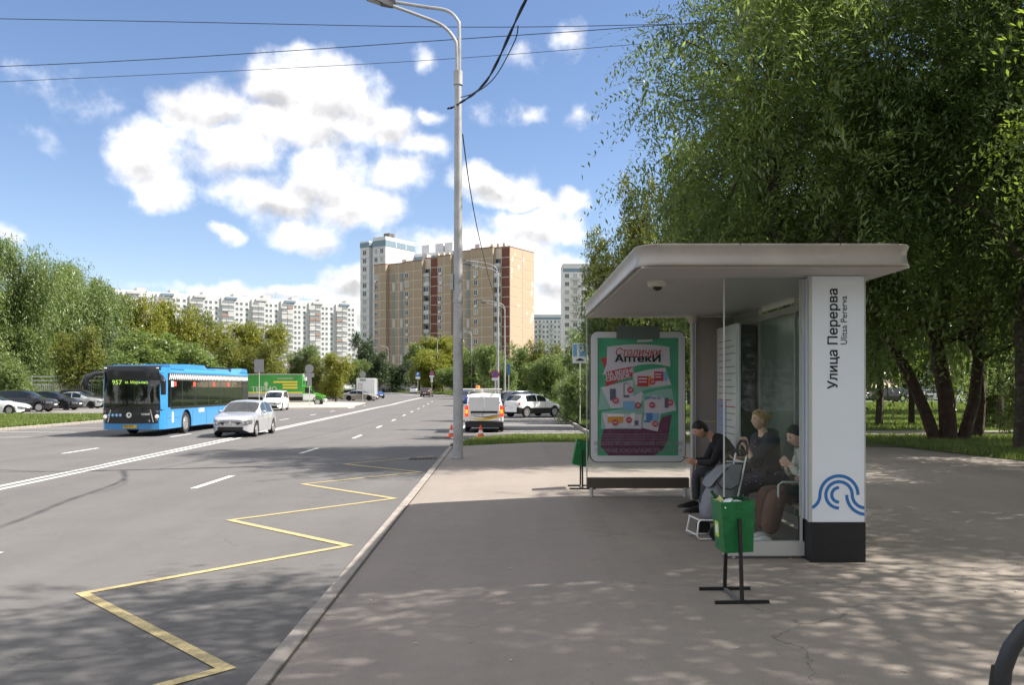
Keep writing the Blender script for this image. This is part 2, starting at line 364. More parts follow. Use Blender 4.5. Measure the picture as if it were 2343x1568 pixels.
# pavement
prow = [(Y, KX(Y)+.158, np.interp(Y, [-12, 8, 19, 20, 26.3], [14, 14, 11.9, 11.6, 10.9])) for Y in (-12, -6, -2, 1, 3, 5, 7, 9, 11, 13, 15, 17, 19, 21, 23, 25, 26.2)]
o = sheet('pavement', [(Y, a, .86+.02*math.sin(Y*1.7)) for Y, a, b_ in prow], pave_z, m_pave, nx=10)
o = sheet('pavement_old', [(Y, .86+.02*math.sin(Y*1.7), b_) for Y, a, b_ in prow], pave_z, m_pave2, nx=14)
# kerb stones, each a part of the kerb
kerb = MB().box(KX(-5)-.0, KX(-5)+.1, -12, -5, -.4, -.135).build('kerb', m_kerb); tag(kerb, kind='structure')
def kerb_run(pts, z0, z1, parent, w_=.15, L=3.0, gap=.022):
    P0 = Vector((*pts[0], 0)); n = 0
    for i in range(len(pts)-1):
        a = Vector((*pts[i], 0)); b = Vector((*pts[i+1], 0)); d = (b-a); k = max(1, round(d.length/L)); d /= k
        for j in range(k):
            p = a+d*j; ang = math.atan2(d.y, d.x); za = z0(p.x, p.y); zb = z1(p.x, p.y)
            me = kerb_mesh(d.length-gap, w_, zb-za)
            o = link('kerbstone', me, parent, (p.x, p.y, za), (random.uniform(-.006, .006), random.uniform(-.004, .004), ang)); n += 1
KM = {}
def kerb_mesh(L, w_, h):
    key = (round(L, 1), round(w_, 2), round(h, 2))
    if key not in KM:
        b = MB(); r = .02; b.loft([[(0, 0, 0), (0, w_, 0), (0, w_, h-r), (0, w_-r, h), (0, r, h), (0, 0, h-r)], [(L, 0, 0), (L, w_, 0), (L, w_, h-r), (L, w_-r, h), (L, r, h), (L, 0, h-r)]])
        KM[key] = b.mesh('kerbstone', m_kerb, 30)
    return KM[key]
yy = [(KX(Y)+.005+.15, Y) for Y in np.arange(1.0, 28.1, 3.0)]
kerb_run(yy, lambda x, y: -.4, lambda x, y: -.122, kerb)
kerb2 = MB().box(3.43, 3.5, 60, 62, -.4, -.32).build('kerb', m_kerb); tag(kerb2, kind='structure')
kerb_run([(3.45, 33), (3.5, 68), (-1.3, 76)], lambda x, y: -.5, lambda x, y: -.25, kerb2)
kerb3 = MB().box(-24.3, -24.2, 10, 12, -.5, -.4).build('kerb', m_kerb); tag(kerb3, kind='structure')
kerb_run([(-24.0, 30), (-24.0, 59)], lambda x, y: -.5, lambda x, y: -.24, kerb3, .16)
kerb_run([(KX(27)+.1, 27.0), (KX(27)+.75, 29.6), (KX(27)+2.2, 31.2), (4.4, 31.9)], lambda x, y: -.4, lambda x, y: -.2, kerb)
# dark joint between kerb and pavement
sheet('kerb_joint', [(Y, KX(Y)+.15, KX(Y)+.172) for Y in range(2, 27)], lambda x, y: pave_z(x, y), mat('joint_dirt', (.05,.042,.035), .95), nx=1, off=.004)

# road markings: one thing each
def strip(name, pts, wd, m, off=.006, label=None, cat='road marking', group=None, zf=None):
    zf = zf or road_z; V = []; F = []
    # resample
    P = []
    for i in range(len(pts)-1):
        a = Vector((*pts[i], 0)); b = Vector((*pts[i+1], 0)); k = max(1, int((b-a).length/1.5))
        for j in range(k): P.append(a.lerp(b, j/k))
    P.append(Vector((*pts[-1], 0)))
    for i, p in enumerate(P):
        d1 = (P[i]-P[i-1]).normalized() if i else (P[1]-P[0]).normalized(); d2 = (P[i+1]-P[i]).normalized() if i < len(P)-1 else d1
        n = (Vector((-d1.y, d1.x, 0))+Vector((-d2.y, d2.x, 0))); n /= max(.3, n.length_squared/2)
        for s in (-1, 1):
            q = p+n*wd/2*s; V.append((q.x, q.y, zf(q.x, q.y)+off))
    for i in range(len(P)-1): F.append((2*i, 2*i+1, 2*i+3, 2*i+2))
    me = bpy.data.meshes.new(name); me.from_pydata(V, [], F); me.materials.append(m)
    o = link(name, me); 
    if label: tag(o, label, cat, group)
    else: o['kind'] = 'structure'
    return o
CLX = lambda Y: float(np.interp(Y, [0, 17.4, 31.5, 56, 84, 110, 143], [-9.75, -10.45, -11.07, -12.15, -13.5, -14.4, -15.0]))
for s, nm in ((-.17, 'left'), (.17, 'right')):
    strip('road_marking', [(CLX(Y)+s, Y) for Y in list(range(-8, 60, 5))+[60, 68, 76, 84, 92, 100, 110, 125, 143]], .15, m_white, label=f'{nm} stripe of the long double white centre line of the road')
def dash(x, Y0, L, lab): strip('road_marking', [(x(Y0), Y0), (x(Y0+L), Y0+L)], .14, m_white, label=lab, group='white lane dashes')
nearx = lambda Y: -6.05 - .016*Y*.6 + min(0, -(Y-35)*.045 if Y > 35 else 0)
oppx = lambda Y: -13.4 - .02*Y + min(0, -(Y-60)*.03 if Y > 60 else 0)
for i, Y0 in enumerate([7.8, 16.6, 25.3, 34.2, 43, 52, 61, 70, 80, 90, 101, 113]):
    d = ['lower left, cut by the photo edge', 'beside the yellow zigzag, second from the bottom', 'third from the bottom, left of the tree shadow', 'fourth from the bottom, left of the tree shadow tips'][i] if i < 4 else None
    dash(nearx, Y0, 2.4, f'white lane dash {d}' if d else 'small white lane dash far up the near carriageway')
for i, Y0 in enumerate([17.5, 26.4, 35.2, 44, 53, 62, 71, 82, 93]):
    dash(oppx, Y0, 2.4, ['', 'white lane dash below the bus, in the opposite carriageway', 'white lane dash between the bus wheel and the silver car'][i] if 0 < i < 3 else 'white lane dash in the opposite carriageway')
for i, (x0, y0, x1, y1) in enumerate([(-21.6, 34.6, -19.8, 35.6), (-24, 39.2, -22, 38.7), (-24, 42.6, -21, 42.5)]): strip('road_marking', [(x0, y0), (x1+2.2, y1)], .14, m_white, label=['white painted line left of the bus, nearest the camera', 'white painted line left of the bus, the middle one', 'white painted line left of the bus, by the grass'][i])
strip('road_marking', [(-14.9, 150), (-18, 160), (-27, 190)], .25, m_white, label='white edge line curving left far up the road')
zz = [(-3.9, 3.7), (-1.93, 5.75), (-4.03, 8.0), (-1.96, 10.2), (-4.1, 12.4), (-2.0, 14.5), (-4.17, 17.0), (-2.05, 19.0), (-4.2, 21.4), (-2.15, 23.4)]
strip('road_marking', zz, .105, m_yellow, .007, 'long yellow zigzag line painted along the kerb of the bus stop')
for k, Y in enumerate(np.arange(36.0, 58, 2.05)):
    strip('road_marking', [(-1.6, Y), (3.2, Y)], .2, m_white, .006, 'white hatching stripe painted across the empty end of the parking bay', group='white hatching stripes of the parking bay')
strip('road_marking', [(-2.4, 34.2), (-2.6, 60)], .14, m_white, .007, 'white line along the road side of the parking bay')

# grass and verges
def blades(name, area, n, h, zf, label, m=None, seed=1, lean=.5, wd=.012):
    r = np.random.default_rng(seed); x, y = area(r, n); n = len(x); z = np.array([zf(a, b) for a, b in zip(x, y)])
    ang = r.uniform(0, 6.283, n); hh = h*(.5+r.random(n)*.9); wv_ = wd*(.7+r.random(n)); dx, dy = np.cos(ang)*wv_, np.sin(ang)*wv_
    lx, ly = r.normal(0, lean*.5, n)*hh, r.normal(0, lean*.5, n)*hh
    V = np.stack([np.stack([x-dx, y-dy, z], 1), np.stack([x+dx, y+dy, z], 1), np.stack([x+lx, y+ly, z+hh], 1)], 1).reshape(-1, 3)
    F = np.arange(3*n).reshape(n, 3); o = link(name, fastmesh(name, V, F, m or m_blade)); tag(o, label, 'grass', kind='stuff'); return o
def poly_area(poly):
    P = np.array(poly)
    def f(r, n):
        x0, y0 = P.min(0); x1, y1 = P.max(0); x = r.uniform(x0, x1, n*3); y = r.uniform(y0, y1, n*3); ins = np.zeros(len(x), bool)
        for i in range(len(P)):
            a, b = P[i], P[i-1]; c = ((a[1] > y) != (b[1] > y)) & (x < (b[0]-a[0])*(y-a[1])/(b[1]-a[1]+1e-9)+a[0]); ins ^= c
        return x[ins][:n], y[ins][:n]
    return f
# strip behind the stop's pavement
sheet('verge', [(26.2, -1.75, 13), (27.5, -1.7, 13), (29.3, -1.2, 13), (31.2, .2, 13), (31.95, 4.2, 13), (33, 4.0, 13)], lambda x, y: -.13+.02, m_grassg, nx=12)
blades('grass', poly_area([(-1.9, 26.15), (-1.3, 29.3), (.2, 31.3), (4.3, 31.8), (12, 32), (12, 26.1)]), 30000, .13, lambda x, y: -.12, 'green grass strip between the pavement and the parking bay', seed=2)
# right of the bay
sheet('verge', [(32.9, 3.6, 60), (50, 3.6, 70), (68, 3.7, 90), (76, -1.1, 90), (110, -4.7, 90), (150, -8.7, 100), (165, -11.7, 100), (185, -17.7, 100), (205, -29.7, 100), (240, -55, 120)], lambda x, y: base_z(y)+.14, m_grassg, nx=30)
blades('grass', poly_area([(3.62, 32), (3.65, 68), (9, 68), (9, 32)]), 16000, .16, lambda x, y: base_z(y)+.13, 'lit grass on the bank right of the parking bay', seed=3, wd=.03)
blades('grass', poly_area([(-1.2, 77), (-4.9, 110), (-9, 150), (-12, 165), (-18, 186), (-29, 205), (-25, 225), (0, 190), (8, 90)]), 16000, .3, lambda x, y: base_z(y)+.13, 'bright lawn beyond the bend of the road', seed=4, wd=.09)
# right, behind the stop
sheet('verge', [(8, 13.6, 40), (19, 11.8, 40), (20.5, 11.5, 40), (24, 10.9, 40), (26.2, 4, 40), (29.2, 4.2, 40)], lambda x, y: .015, m_grassg, nx=12)
o = sheet('path', [(29.2, 4.2, 42), (32.6, 4.2, 42)], lambda x, y: .022, m_pave, nx=8)
sheet('verge', [(32.6, 4.4, 60), (45, 4.4, 70), (60, 5, 90), (92, 6, 90)], lambda x, y: .015-.002*(y-32), m_grassg, nx=12)
blades('grass', poly_area([(11.7, 19.3), (10.8, 26.3), (4, 26.3), (4.2, 29.1), (22, 29.1), (20, 19.3)]), 42000, .13, lambda x, y: .01, 'sparse dappled grass under the trees behind the bus stop', seed=5, wd=.012)
blades('grass', poly_area([(5, 33), (7, 62), (40, 62), (24, 33)]), 40000, .13, lambda x, y: 0-.002*(y-32), 'shaded park grass beyond the footpath', seed=6, wd=.03)
blades('grass', poly_area([(7, 62), (10, 92), (50, 92), (40, 62)]), 24000, .2, lambda x, y: -.06-.002*(y-60), 'bright sunlit lawn far behind the trees', seed=7, wd=.07)
# left: verge, car park
sheet('verge', [(30, -60, -24.15), (58, -60, -24.2), (59, -60, -25)], lambda x, y: -.27, m_grassg, nx=6)
blades('grass', poly_area([(-24.2, 36), (-24.3, 59), (-26.5, 59.5), (-44, 59), (-40, 50), (-28, 38)]), 60000, .17, lambda x, y: -.27, 'green grass strip between the road and the parked cars on the left', seed=8, wd=.022)
def lotz(x, y): return base_z(y)+.04
sheet('parking_lot', [(58.5, -60, -25.3), (62, -62, -27), (75, -66, -33.9), (100, -70, -37)], lotz, m_road2, nx=8, off=.1)
sheet('verge', [(100, -110, -36.5), (130, -120, -37.5), (180, -150, -46), (240, -200, -66)], lambda x, y: base_z(y)+.1, m_grassg, nx=8)
blades('grass', poly_area([(-36, 101), (-36.5, 128), (-44, 128), (-50, 101)]), 9000, .3, lambda x, y: base_z(y)+.1, 'bright grass under the maples behind the green truck', seed=9, wd=.08)
def island(poly, z0, h, m, name='traffic_island'):
    b = MB(); b.prism(poly, z0, z0+h, 'z'); o = b.build(name, m, smooth=0); tag(o, 'low paved traffic island with pale kerb beside the green truck', 'traffic island'); return o
m_isl = mat('island_paving', (.36,.33,.29), .85, var=.15, vs=1.5)
island([(-22.6, 79), (-15.9, 82.5), (-15.5, 84), (-17, 92), (-18.2, 106), (-24, 112), (-30, 104), (-29, 84)], -.4, .16, m_isl)
# storm drains
def drain(x, y, lab):
    t = thing('storm_drain', lab, 'storm drain', (x, y, road_z(x, y)+.008)); L, W_ = .75, .42
    f = MB(); f.box(-L/2, L/2, -W_/2, -W_/2+.04, 0, .01).box(-L/2, L/2, W_/2-.04, W_/2, 0, .01).box(-L/2, -L/2+.04, -W_/2+.04, W_/2-.04, 0, .01).box(L/2-.04, L/2, -W_/2+.04, W_/2-.04, 0, .01).build('frame', mat('cast_iron', (.10,.09,.08), .7), t, smooth=0)
    MB().box(-L/2+.04, L/2-.04, -W_/2+.04, W_/2-.04, -.004, -.002).build('pit', mat('pit_black', (.004,.004,.004), 1), t, smooth=0)
    me = MB().box(-.022, .022, -W_/2+.04, W_/2-.04, 0, .012).mesh('bar', MATS['cast_iron'], 0)
    for i in range(6): link('bar', me, t, (-L/2+.12+i*.102, 0, 0))
drain(-2.35, 22.6, 'slotted storm drain grate in the gutter near the lamp post base'); drain(-2.9, 34.5, 'small far storm drain grate left of the traffic cones')
# loose bits on the pavement
rr = random.Random(5)
for i in range(26):
    x, y = rr.uniform(-1.2, 4.5), rr.uniform(4.6, 8.4); b = MB(); s = rr.uniform(.006, .014)
    if i % 3 == 0: b.tube([(0, 0, .006), (.03, .012, .007)], .004, 5); o = b.build('cigarette_butt', mat('butt', (.6,.5,.4), .9), None, (x, y, pave_z(x, y)+.001), (0, 0, rr.uniform(0, 6))); tag(o, 'tiny cigarette butt dropped on the grey pavement in front of the stop', 'cigarette butt', 'cigarette butts on the pavement')
    else: b.sphere((0, 0, s*.4), (s, s*.7, s*.5), 6, 4); o = b.build('pebble', mat('pebble', (.42,.38,.33) , .9), None, (x, y, pave_z(x, y)), (0, 0, rr.uniform(0, 6))); tag(o, 'tiny pale pebble lying on the grey pavement in front of the stop', 'pebble', 'pebbles on the pavement')

# grit and leaf litter gathered in the joints
r9 = np.random.default_rng(77); n9 = 1500; tt9 = r9.random(n9)
yy9 = 3.5+19*tt9; xx9 = np.where(r9.random(n9) < .55, np.array([KX(a) for a in yy9])+.155+np.abs(r9.normal(0, .06, n9)), r9.uniform(-1.4, 6, n9))
yy9 = np.where(xx9 > -1.2, r9.uniform(4.4, 11, n9), yy9); zz9 = np.array([pave_z(a, b_) for a, b_ in zip(xx9, yy9)])+.003
a9 = r9.uniform(0, 6.28, n9); s9 = r9.uniform(.003, .009, n9); V = []
for k in range(4): V.append(np.stack([xx9+np.cos(a9+k*1.571)*s9*(1 if k % 2 else .5), yy9+np.sin(a9+k*1.571)*s9*(1 if k % 2 else .5), zz9+r9.uniform(0, .006, n9)], 1))
V = np.stack(V, 1).reshape(-1, 3); tag(link('grit', fastmesh('grit', V, np.arange(len(V)).reshape(-1, 4), mat('leaf_litter', (.30,.24,.15), .9, vs=3, col2=(.06,.05,.035)))), 'scattered grit and leaf litter on the pavement and along the kerb joint', 'litter', kind='stuff')
# ================================================================ trees
def crown_arrays(seed, clumps, n, m, leaf, sprayL, droop, out=1., lw=.42, side=.9, rnd=.28, nrm=.6):
    """clumps: (x,y,z,r[,rz]) list; n sprays of m leaves; returns verts, quads"""
    r = np.random.default_rng(seed); C = np.array([(c[0], c[1], c[2], c[3], c[4] if len(c) > 4 else c[3]) for c in clumps], float)
    K = 6; sd_ = r.normal(size=(len(C), K, 3)); sd_ /= np.linalg.norm(sd_, axis=2)[:, :, None]
    C = np.concatenate([np.concatenate([C[:, None, :3]+sd_*(C[:, None, 3:4]*.72)*(.6+.5*r.random((len(C), K, 1))), np.repeat(C[:, None, 3:5]*.46, K, 1)*(.6+.8*r.random((len(C), K, 1)))], 2).reshape(-1, 5), C*np.array([1, 1, 1, .55, .55])])
    wgt = C[:, 3]**1.6*C[:, 4]**.8; idx = r.choice(len(C), n, p=wgt/wgt.sum()); c = C[idx]
    d = r.normal(size=(n, 3)); d /= np.linalg.norm(d, axis=1)[:, None]
    rad = r.random(n)**.38; lump = 1+.22*np.sin(d[:, 0]*5+idx)+.18*np.sin(d[:, 2]*7+idx*2.1)
    st = c[:, :3]+d*np.stack([c[:, 3], c[:, 3], c[:, 4]], 1)*(rad*lump)[:, None]
    dr = d*out+r.normal(size=(n, 3))*.45; dr /= np.linalg.norm(dr, axis=1)[:, None]
    L = sprayL*(.5+r.random(n)); t = (np.arange(m)+.5)/m
    P = st[:, None, :]+dr[:, None, :]*(L[:, None]*t[None, :])[:, :, None]
    P[:, :, 2] -= droop*(L[:, None]*t[None, :])**2/np.maximum(L[:, None], .01)
    T = np.repeat(dr[:, None, :], m, 1).copy(); T[:, :, 2] -= 2*droop*t[None, :]; T /= np.linalg.norm(T, axis=2)[:, :, None]
    sd = r.normal(size=(n, 3)); sd -= (sd*dr).sum(1)[:, None]*dr; sd /= np.linalg.norm(sd, axis=1)[:, None]
    alt = np.where(np.arange(m) % 2 == 0, 1., -1.)[None, :, None]
    A = T*.55+sd[:, None, :]*alt*side+r.normal(size=(n, m, 3))*rnd; A /= np.linalg.norm(A, axis=2)[:, :, None]
    U = np.cross(A, r.normal(size=(n, m, 3))*nrm+np.array([0, 0, .9])+dr[:, None, :]*.3); B = np.cross(U, A); B = U/np.maximum(np.linalg.norm(U, axis=2), 1e-4)[:, :, None]
    s = leaf*(.65+.7*r.random((n, m)))[:, :, None]
    p0 = P; p2 = P+A*s; mid = P+A*s*.45; p1 = mid+B*s*lw*.5; p3 = mid-B*s*lw*.5
    V = np.stack([p0, p1, p2, p3], 2).reshape(-1, 3); F = np.arange(len(V)).reshape(-1, 4); return V, F
def limb(b, p, q, r0, r1, rnd_, n=6, wob=.06, seg=5):
    p = Vector(p); q = Vector(q); L = (q-p).length; pts = []; rs = []
    for i in range(seg+1):
        t = i/seg; o_ = Vector((rnd_.gauss(0, 1), rnd_.gauss(0, 1), rnd_.gauss(0, .4)))*wob*L*math.sin(math.pi*t)*.6
        pts.append(p.lerp(q, t)+o_+Vector((0, 0, L*.08*math.sin(math.pi*t)))); rs.append(r0+(r1-r0)*t)
    b.tube(pts, rs, n); return pts
m_bark = mat('bark', (.062,.05,.04), .95, var=.4, vs=7, bump=.9, bs=14)
m_barkr = mat('bark_red', (.06,.038,.03), .95, var=.4, vs=6, bump=.9, bs=14)
L_green = leafmat('leaf_green', (.08,.12,.042), (.21,.26,.095), .42)
L_willow = leafmat('leaf_willow', (.08,.13,.035), (.20,.25,.09))
L_yel = leafmat('leaf_yellowish', (.13,.15,.016), (.25,.25,.035))
L_light = leafmat('leaf_pale', (.085,.135,.035), (.20,.26,.085))
L_dark = leafmat('leaf_dark', (.025,.045,.018), (.06,.09,.032), .25)
L_spr = leafmat('needle_blue', (.03,.05,.038), (.085,.115,.09), .1)
L_loc = leafmat('leaf_locust', (.075,.11,.04), (.23,.28,.115), .55)
L_loc2 = leafmat('leaf_locust_bright', (.085,.13,.03), (.25,.30,.07), .5)
L_deep = leafmat('leaf_deep', (.055,.095,.036), (.16,.21,.08), .5)
L_rowan = leafmat('leaf_rowan', (.08,.11,.018), (.19,.19,.04))
def tree(name, label, cat, base, clumps, mleaf, n=4000, m=9, leaf=.2, sprayL=.8, droop=.3, trunk_r=.2, seed=1, group=None, stems=None, mb=None, out=1., lw=.42, limbs=True, fork=.35, side=.9, twig=0, rnd=.28, nrm=.6):
    t = thing(name, label, cat, base, 0, group); rn = random.Random(seed); b = MB()
    zc = sum(c[2] for c in clumps)/len(clumps); zlow = min(c[2]-c[3] for c in clumps)
    stems = stems or [((0, 0, -.3), (sum(c[0] for c in clumps)/len(clumps)*.6, sum(c[1] for c in clumps)/len(clumps)*.6, zc+.25*zc), trunk_r)]
    tops = []
    for p, q, r0 in stems:
        pts = limb(b, p, q, r0, r0*.35, rn, 9, .035, 7); b.tube([Vector(p), Vector(p)+Vector((0, 0, .35))], [r0*1.25, r0*1.0], 9); tops.append((pts, r0))
    if limbs:
        for k, c in enumerate(clumps):
            pts, r0 = tops[k % len(tops)]; i = min(len(pts)-2, 2+int(rn.random()*4)); lp = limb(b, pts[i], (c[0], c[1], c[2]), r0*.36, r0*.07, rn, 5, .09, 5)
            for j in range(3+twig):
                a = lp[2+j % 3]; d = Vector((rn.gauss(0, 1), rn.gauss(0, 1), rn.gauss(0, .7))).normalized()*c[3]*.9; limb(b, a, Vector(a)+d, r0*.12, r0*.025, rn, 4, .1, 4)
    b.build('trunk', mb or m_bark, t)
    V, F = crown_arrays(seed, clumps, n, m, leaf, sprayL, droop, out, lw, side, rnd, nrm)
    link('crown', fastmesh('crown', V, F, mleaf), t); return t
def rand_clumps(seed, rx, ry, z0, z1, k, rmin, rmax, taper=.6):
    rn = random.Random(seed); o = []
    for i in range(k):
        t = (i+rn.random())/k; z = z0+(z1-z0)*t; s = (1-abs(2*t-.85)**2*taper*.6); s = max(.25, s); a = rn.uniform(0, 6.283); q = math.sqrt(rn.random())
        r = rn.uniform(rmin, rmax)*max(.6, s); o.append((math.cos(a)*q*(rx-r*.7)*s, math.sin(a)*q*(ry-r*.7)*s, z, r))
    return o
# prototypes, 10 m high, crown about 4 m radius: copied and scaled below
P_ = {}
def proto(key, mleaf, seed, n, m, leaf, sl, droop, k=15, z0=2.2, z1=8.8, rx=4, rmin=1.3, rmax=2.1, tr=.2, tp=.6, **kw):
    cl = rand_clumps(seed, rx, rx, z0, z1, k, rmin, rmax, tp)
    P_[key] = (cl, mleaf, n, m, leaf, sl, droop, tr, seed, kw)
    b = MB(); rn = random.Random(seed)
    pts = limb(b, (0, 0, -.4), (.2, .1, z1*.9), tr, tr*.3, rn, 7, .04, 7)
    for c in cl: limb(b, pts[2+int(rn.random()*4)], (c[0], c[1], c[2]), tr*.35, tr*.07, rn, 4, .08, 4)
    V, F = crown_arrays(seed, cl, n, m, leaf, sl, droop, **kw)
    P_[key] = (b.mesh('trunk', m_bark), fastmesh('crown', V, F, mleaf))
proto('green', L_green, 11, 3800, 9, .24, .7, .35)
proto('yellow', L_yel, 12, 4200, 9, .22, .6, .15, k=16, z0=1.6)
proto('willow', L_willow, 13, 5200, 12, .22, 1.5, 1.15, k=22, z0=2.2, z1=9.0, rmin=1.0, rmax=1.7, lw=.26, out=.7, side=.5)
proto('pale', L_light, 14, 3600, 8, .27, .6, .1, k=16, z0=1.2, z1=8.4)
proto('dark', L_dark, 15, 3800, 9, .24, .7, .3, k=16, z0=1.2)
proto('rowan', L_rowan, 16, 3600, 9, .22, .6, .3, k=14, z0=2)
proto('bush', L_green, 17, 3600, 8, .26, .8, .3, k=16, z0=.8, z1=8.6, rmin=1.5, rmax=2.3)
TREE_GROUP = 'trees around the road and the yards'
def put(key, px, Y, top, wpx, label, name='leafy_tree', rz=None, zb=None, cat='tree', group=None):
    """a tree whose top shows at height 'top' and crown about wpx wide when Y metres away"""
    x = X(px, Y); zb = base_z(Y) if zb is None else zb; H = Z(top, Y)-zb; Wd = wpx/1950*Y
    t = thing(name, label, cat, (x, Y, zb), rz if rz is not None else (px*1.7) % 6.28, group or TREE_GROUP)
    t.scale = (Wd/8.6, Wd/8.6, H/10.0)
    link('trunk', P_[key][0], t); link('crown', P_[key][1], t); return t
# left side, behind the car park
for a in [
 ('willow', 40, 92, 520, 250, 'tallest pale willow at the left edge of the photo', 'willow_tree'),
 ('willow', -120, 86, 470, 300, 'big willow cut by the left photo edge', 'willow_tree'),
 ('willow', 165, 105, 575, 210, 'grey green willow second from the left edge, behind the fence', 'willow_tree'),
 ('green', 240, 122, 612, 130, 'tall airy green tree right of the willows', 'leafy_tree'),
 ('green', 40, 92, 700, 190, 'shorter green tree in front of the willows, above the black car', 'leafy_tree'),
 ('rowan', 190, 88, 740, 170, 'low olive green tree right of the fence top, left of the spruce', 'leafy_tree'),
 ('yellow', 318, 128, 660, 150, 'yellow green tree just right of the dark spruce', 'leafy_tree'),
 ('yellow', 395, 135, 672, 150, 'yellow green tree behind the pale maple above the bus', 'leafy_tree'),
 ('rowan', 470, 140, 698, 140, 'olive tree rising over the middle of the bus', 'leafy_tree'),
 ('pale', 330, 88, 742, 240, 'pale leaved maple right behind the bus roof front', 'maple_tree'),
 ('pale', 440, 92, 770, 170, 'smaller pale maple behind the bus roof, right one', 'maple_tree'),
 ('yellow', 545, 128, 722, 150, 'golden green tree above the rear end of the bus', 'leafy_tree'),
 ('yellow', 615, 130, 728, 140, 'golden green tree above the green truck box', 'leafy_tree'),
 ('rowan', 520, 112, 765, 130, 'lower olive tree directly behind the bus rear', 'leafy_tree'),
 ('rowan', 600, 112, 775, 130, 'lower olive tree directly behind the truck box', 'leafy_tree'),
 ('green', 700, 132, 778, 90, 'darker green tree right of the golden trees', 'leafy_tree'),
 ('yellow', 768, 112, 800, 105, 'round maple standing free right of the green truck cab', 'maple_tree'),
 ('rowan', 735, 125, 812, 80, 'small olive tree left of the free standing maple', 'leafy_tree'),
 ('dark', 828, 205, 752, 80, 'nearly black poplar in front of the white tower', 'leafy_tree'),
 ('dark', 870, 200, 800, 90, 'dark tree at the foot of the brown block, left one', 'leafy_tree'),
 ('dark', 915, 205, 820, 90, 'dark tree at the foot of the brown block, middle one', 'leafy_tree'),
 ('green', 815, 185, 815, 80, 'shaded green tree behind the white box van', 'leafy_tree'),
 ('green', 960, 212, 775, 95, 'green tree in front of the brown block, left of the lamp post', 'leafy_tree'),
 ('yellow', 985, 185, 792, 120, 'yellow green round tree left of the big lamp post', 'leafy_tree'),
 ('yellow', 1005, 215, 760, 150, 'tall yellow green tree behind the big lamp post', 'leafy_tree'),
 ('pale', 1085, 150, 785, 110, 'pale green tree just right of the big lamp post', 'leafy_tree'),
 ('green', 1120, 130, 778, 110, 'green tree behind the pair of thin lamp posts', 'leafy_tree'),
 ('pale', 1190, 125, 775, 110, 'light green tree right of the thin lamp posts', 'leafy_tree'),
 ('rowan', 1245, 120, 770, 110, 'brownish green tree below the right end of the brown block', 'leafy_tree'),
 ('green', 1040, 175, 830, 90, 'low shaded tree on the lawn behind the lamp post', 'leafy_tree'),
 ('green', 1150, 100, 815, 90, 'dark forked tree above the parked white crossover', 'leafy_tree'),
 ('green', 1250, 84, 800, 120, 'green bushy tree beside the parking bay kerb', 'bushy_tree'),
 ('bush', 1330, 64, 790, 110, 'large bush left of the parking sign', 'bush'),
 ('bush', 1312, 64, 868, 70, 'low bush over the grass bank right of the white crossover', 'bush'),
 ('bush', 1325, 48, 840, 120, 'bush behind the parking sign pole', 'bush'),
 ('pale', 1330, 90, 740, 120, 'light tree behind the left end of the shelter roof', 'leafy_tree'),
 ('green', -60, 118, 610, 220, 'green tree at the left edge behind the willows', 'leafy_tree'),
 ('dark', 120, 130, 690, 240, 'dark tree in the gap behind the willows', 'leafy_tree'),
 ('dark', 280, 140, 760, 200, 'dark tree low behind the pale maple', 'leafy_tree'),
 ('dark', -30, 100, 760, 260, 'dark undergrowth tree at the left photo edge', 'leafy_tree'),
 ('bush', 15, 76, 800, 130, 'bush spilling over the fence at far left', 'bush'),
 ('bush', 62, 82, 845, 50, 'small shrub growing in front of the white fence', 'bush'),
]: put(*a[:5], a[5], name=a[6], cat='bush' if a[6] == 'bush' else 'tree')
# spruce
def spruce(px, Y, top, wpx):
    x = X(px, Y); zb = base_z(Y); H = Z(top, Y)-zb; t = thing('spruce_tree', 'dark blue green spruce standing between the leafy trees', 'tree', (x, Y, zb)); b = MB(); b.tube([(0, 0, -.3), (0, 0, H*.95)], [.22, .03], 7)
    cl = []; rn = random.Random(9); W_ = wpx/1950*Y/2
    for i in range(70):
        f = rn.random()**.8; z = H*(.12+.86*f); rr_ = W_*(1-f)*.95+.15; a = rn.uniform(0, 6.283); p = (math.cos(a)*rr_*.8, math.sin(a)*rr_*.8, z-.25*rr_); b.tube([(0, 0, z), p], [.05, .015], 4); cl.append((p[0]*.75, p[1]*.75, p[2]+.1, .45*rr_*.8+.2, .22))
    b.build('trunk', m_bark, t); V, F = crown_arrays(5, cl, 3400, 8, .2, .6, .35, .9, .3); link('crown', fastmesh('crown', V, F, L_spr), t)
spruce(236, 108, 690, 120)
# ---- near right side
tree('locust_tree', 'large locust with drooping feathery branches left of the group behind the shelter', 'tree', (8.35, 26.3, -.1),
 [(-1.5,0,9.6,2.0),(-2.6,.5,12.2,1.7),(-1.2,-.6,14.6,2.0),(-3.2,.2,8.0,1.5),(-2.2,-.8,6.4,1.6),(.4,-1,7.2,2.1),(1.6,0,10.2,2.4),(.8,.6,13.0,2.3),(2.2,-.6,15.8,2.3),(-3.6,-.4,10.4,1.0),(-.4,.8,17.2,1.8),(-3.4,-.6,5.3,1.3),(1.9,-1.2,5.4,1.8),(-1.0,-1.4,4.7,1.5),(-3.3,.3,12.8,.8),(-2.0,0,15.4,1.0),(-2.7,-3.4,9.3,1.5),(-1.4,-4.6,11.6,1.6),(-1.0,-4.6,8.6,1.5),(-1.7,-3.0,13.2,1.4),(-1.3,-5.4,10.8,1.6),(0,-4,13.5,1.8),(.2,-5,7.4,1.3)], L_loc,
 n=5000, m=17, leaf=.19, sprayL=1.5, droop=.55, trunk_r=.2, seed=21, lw=.30, out=.9, side=1.1, rnd=.12, nrm=.22, group=TREE_GROUP, twig=2)
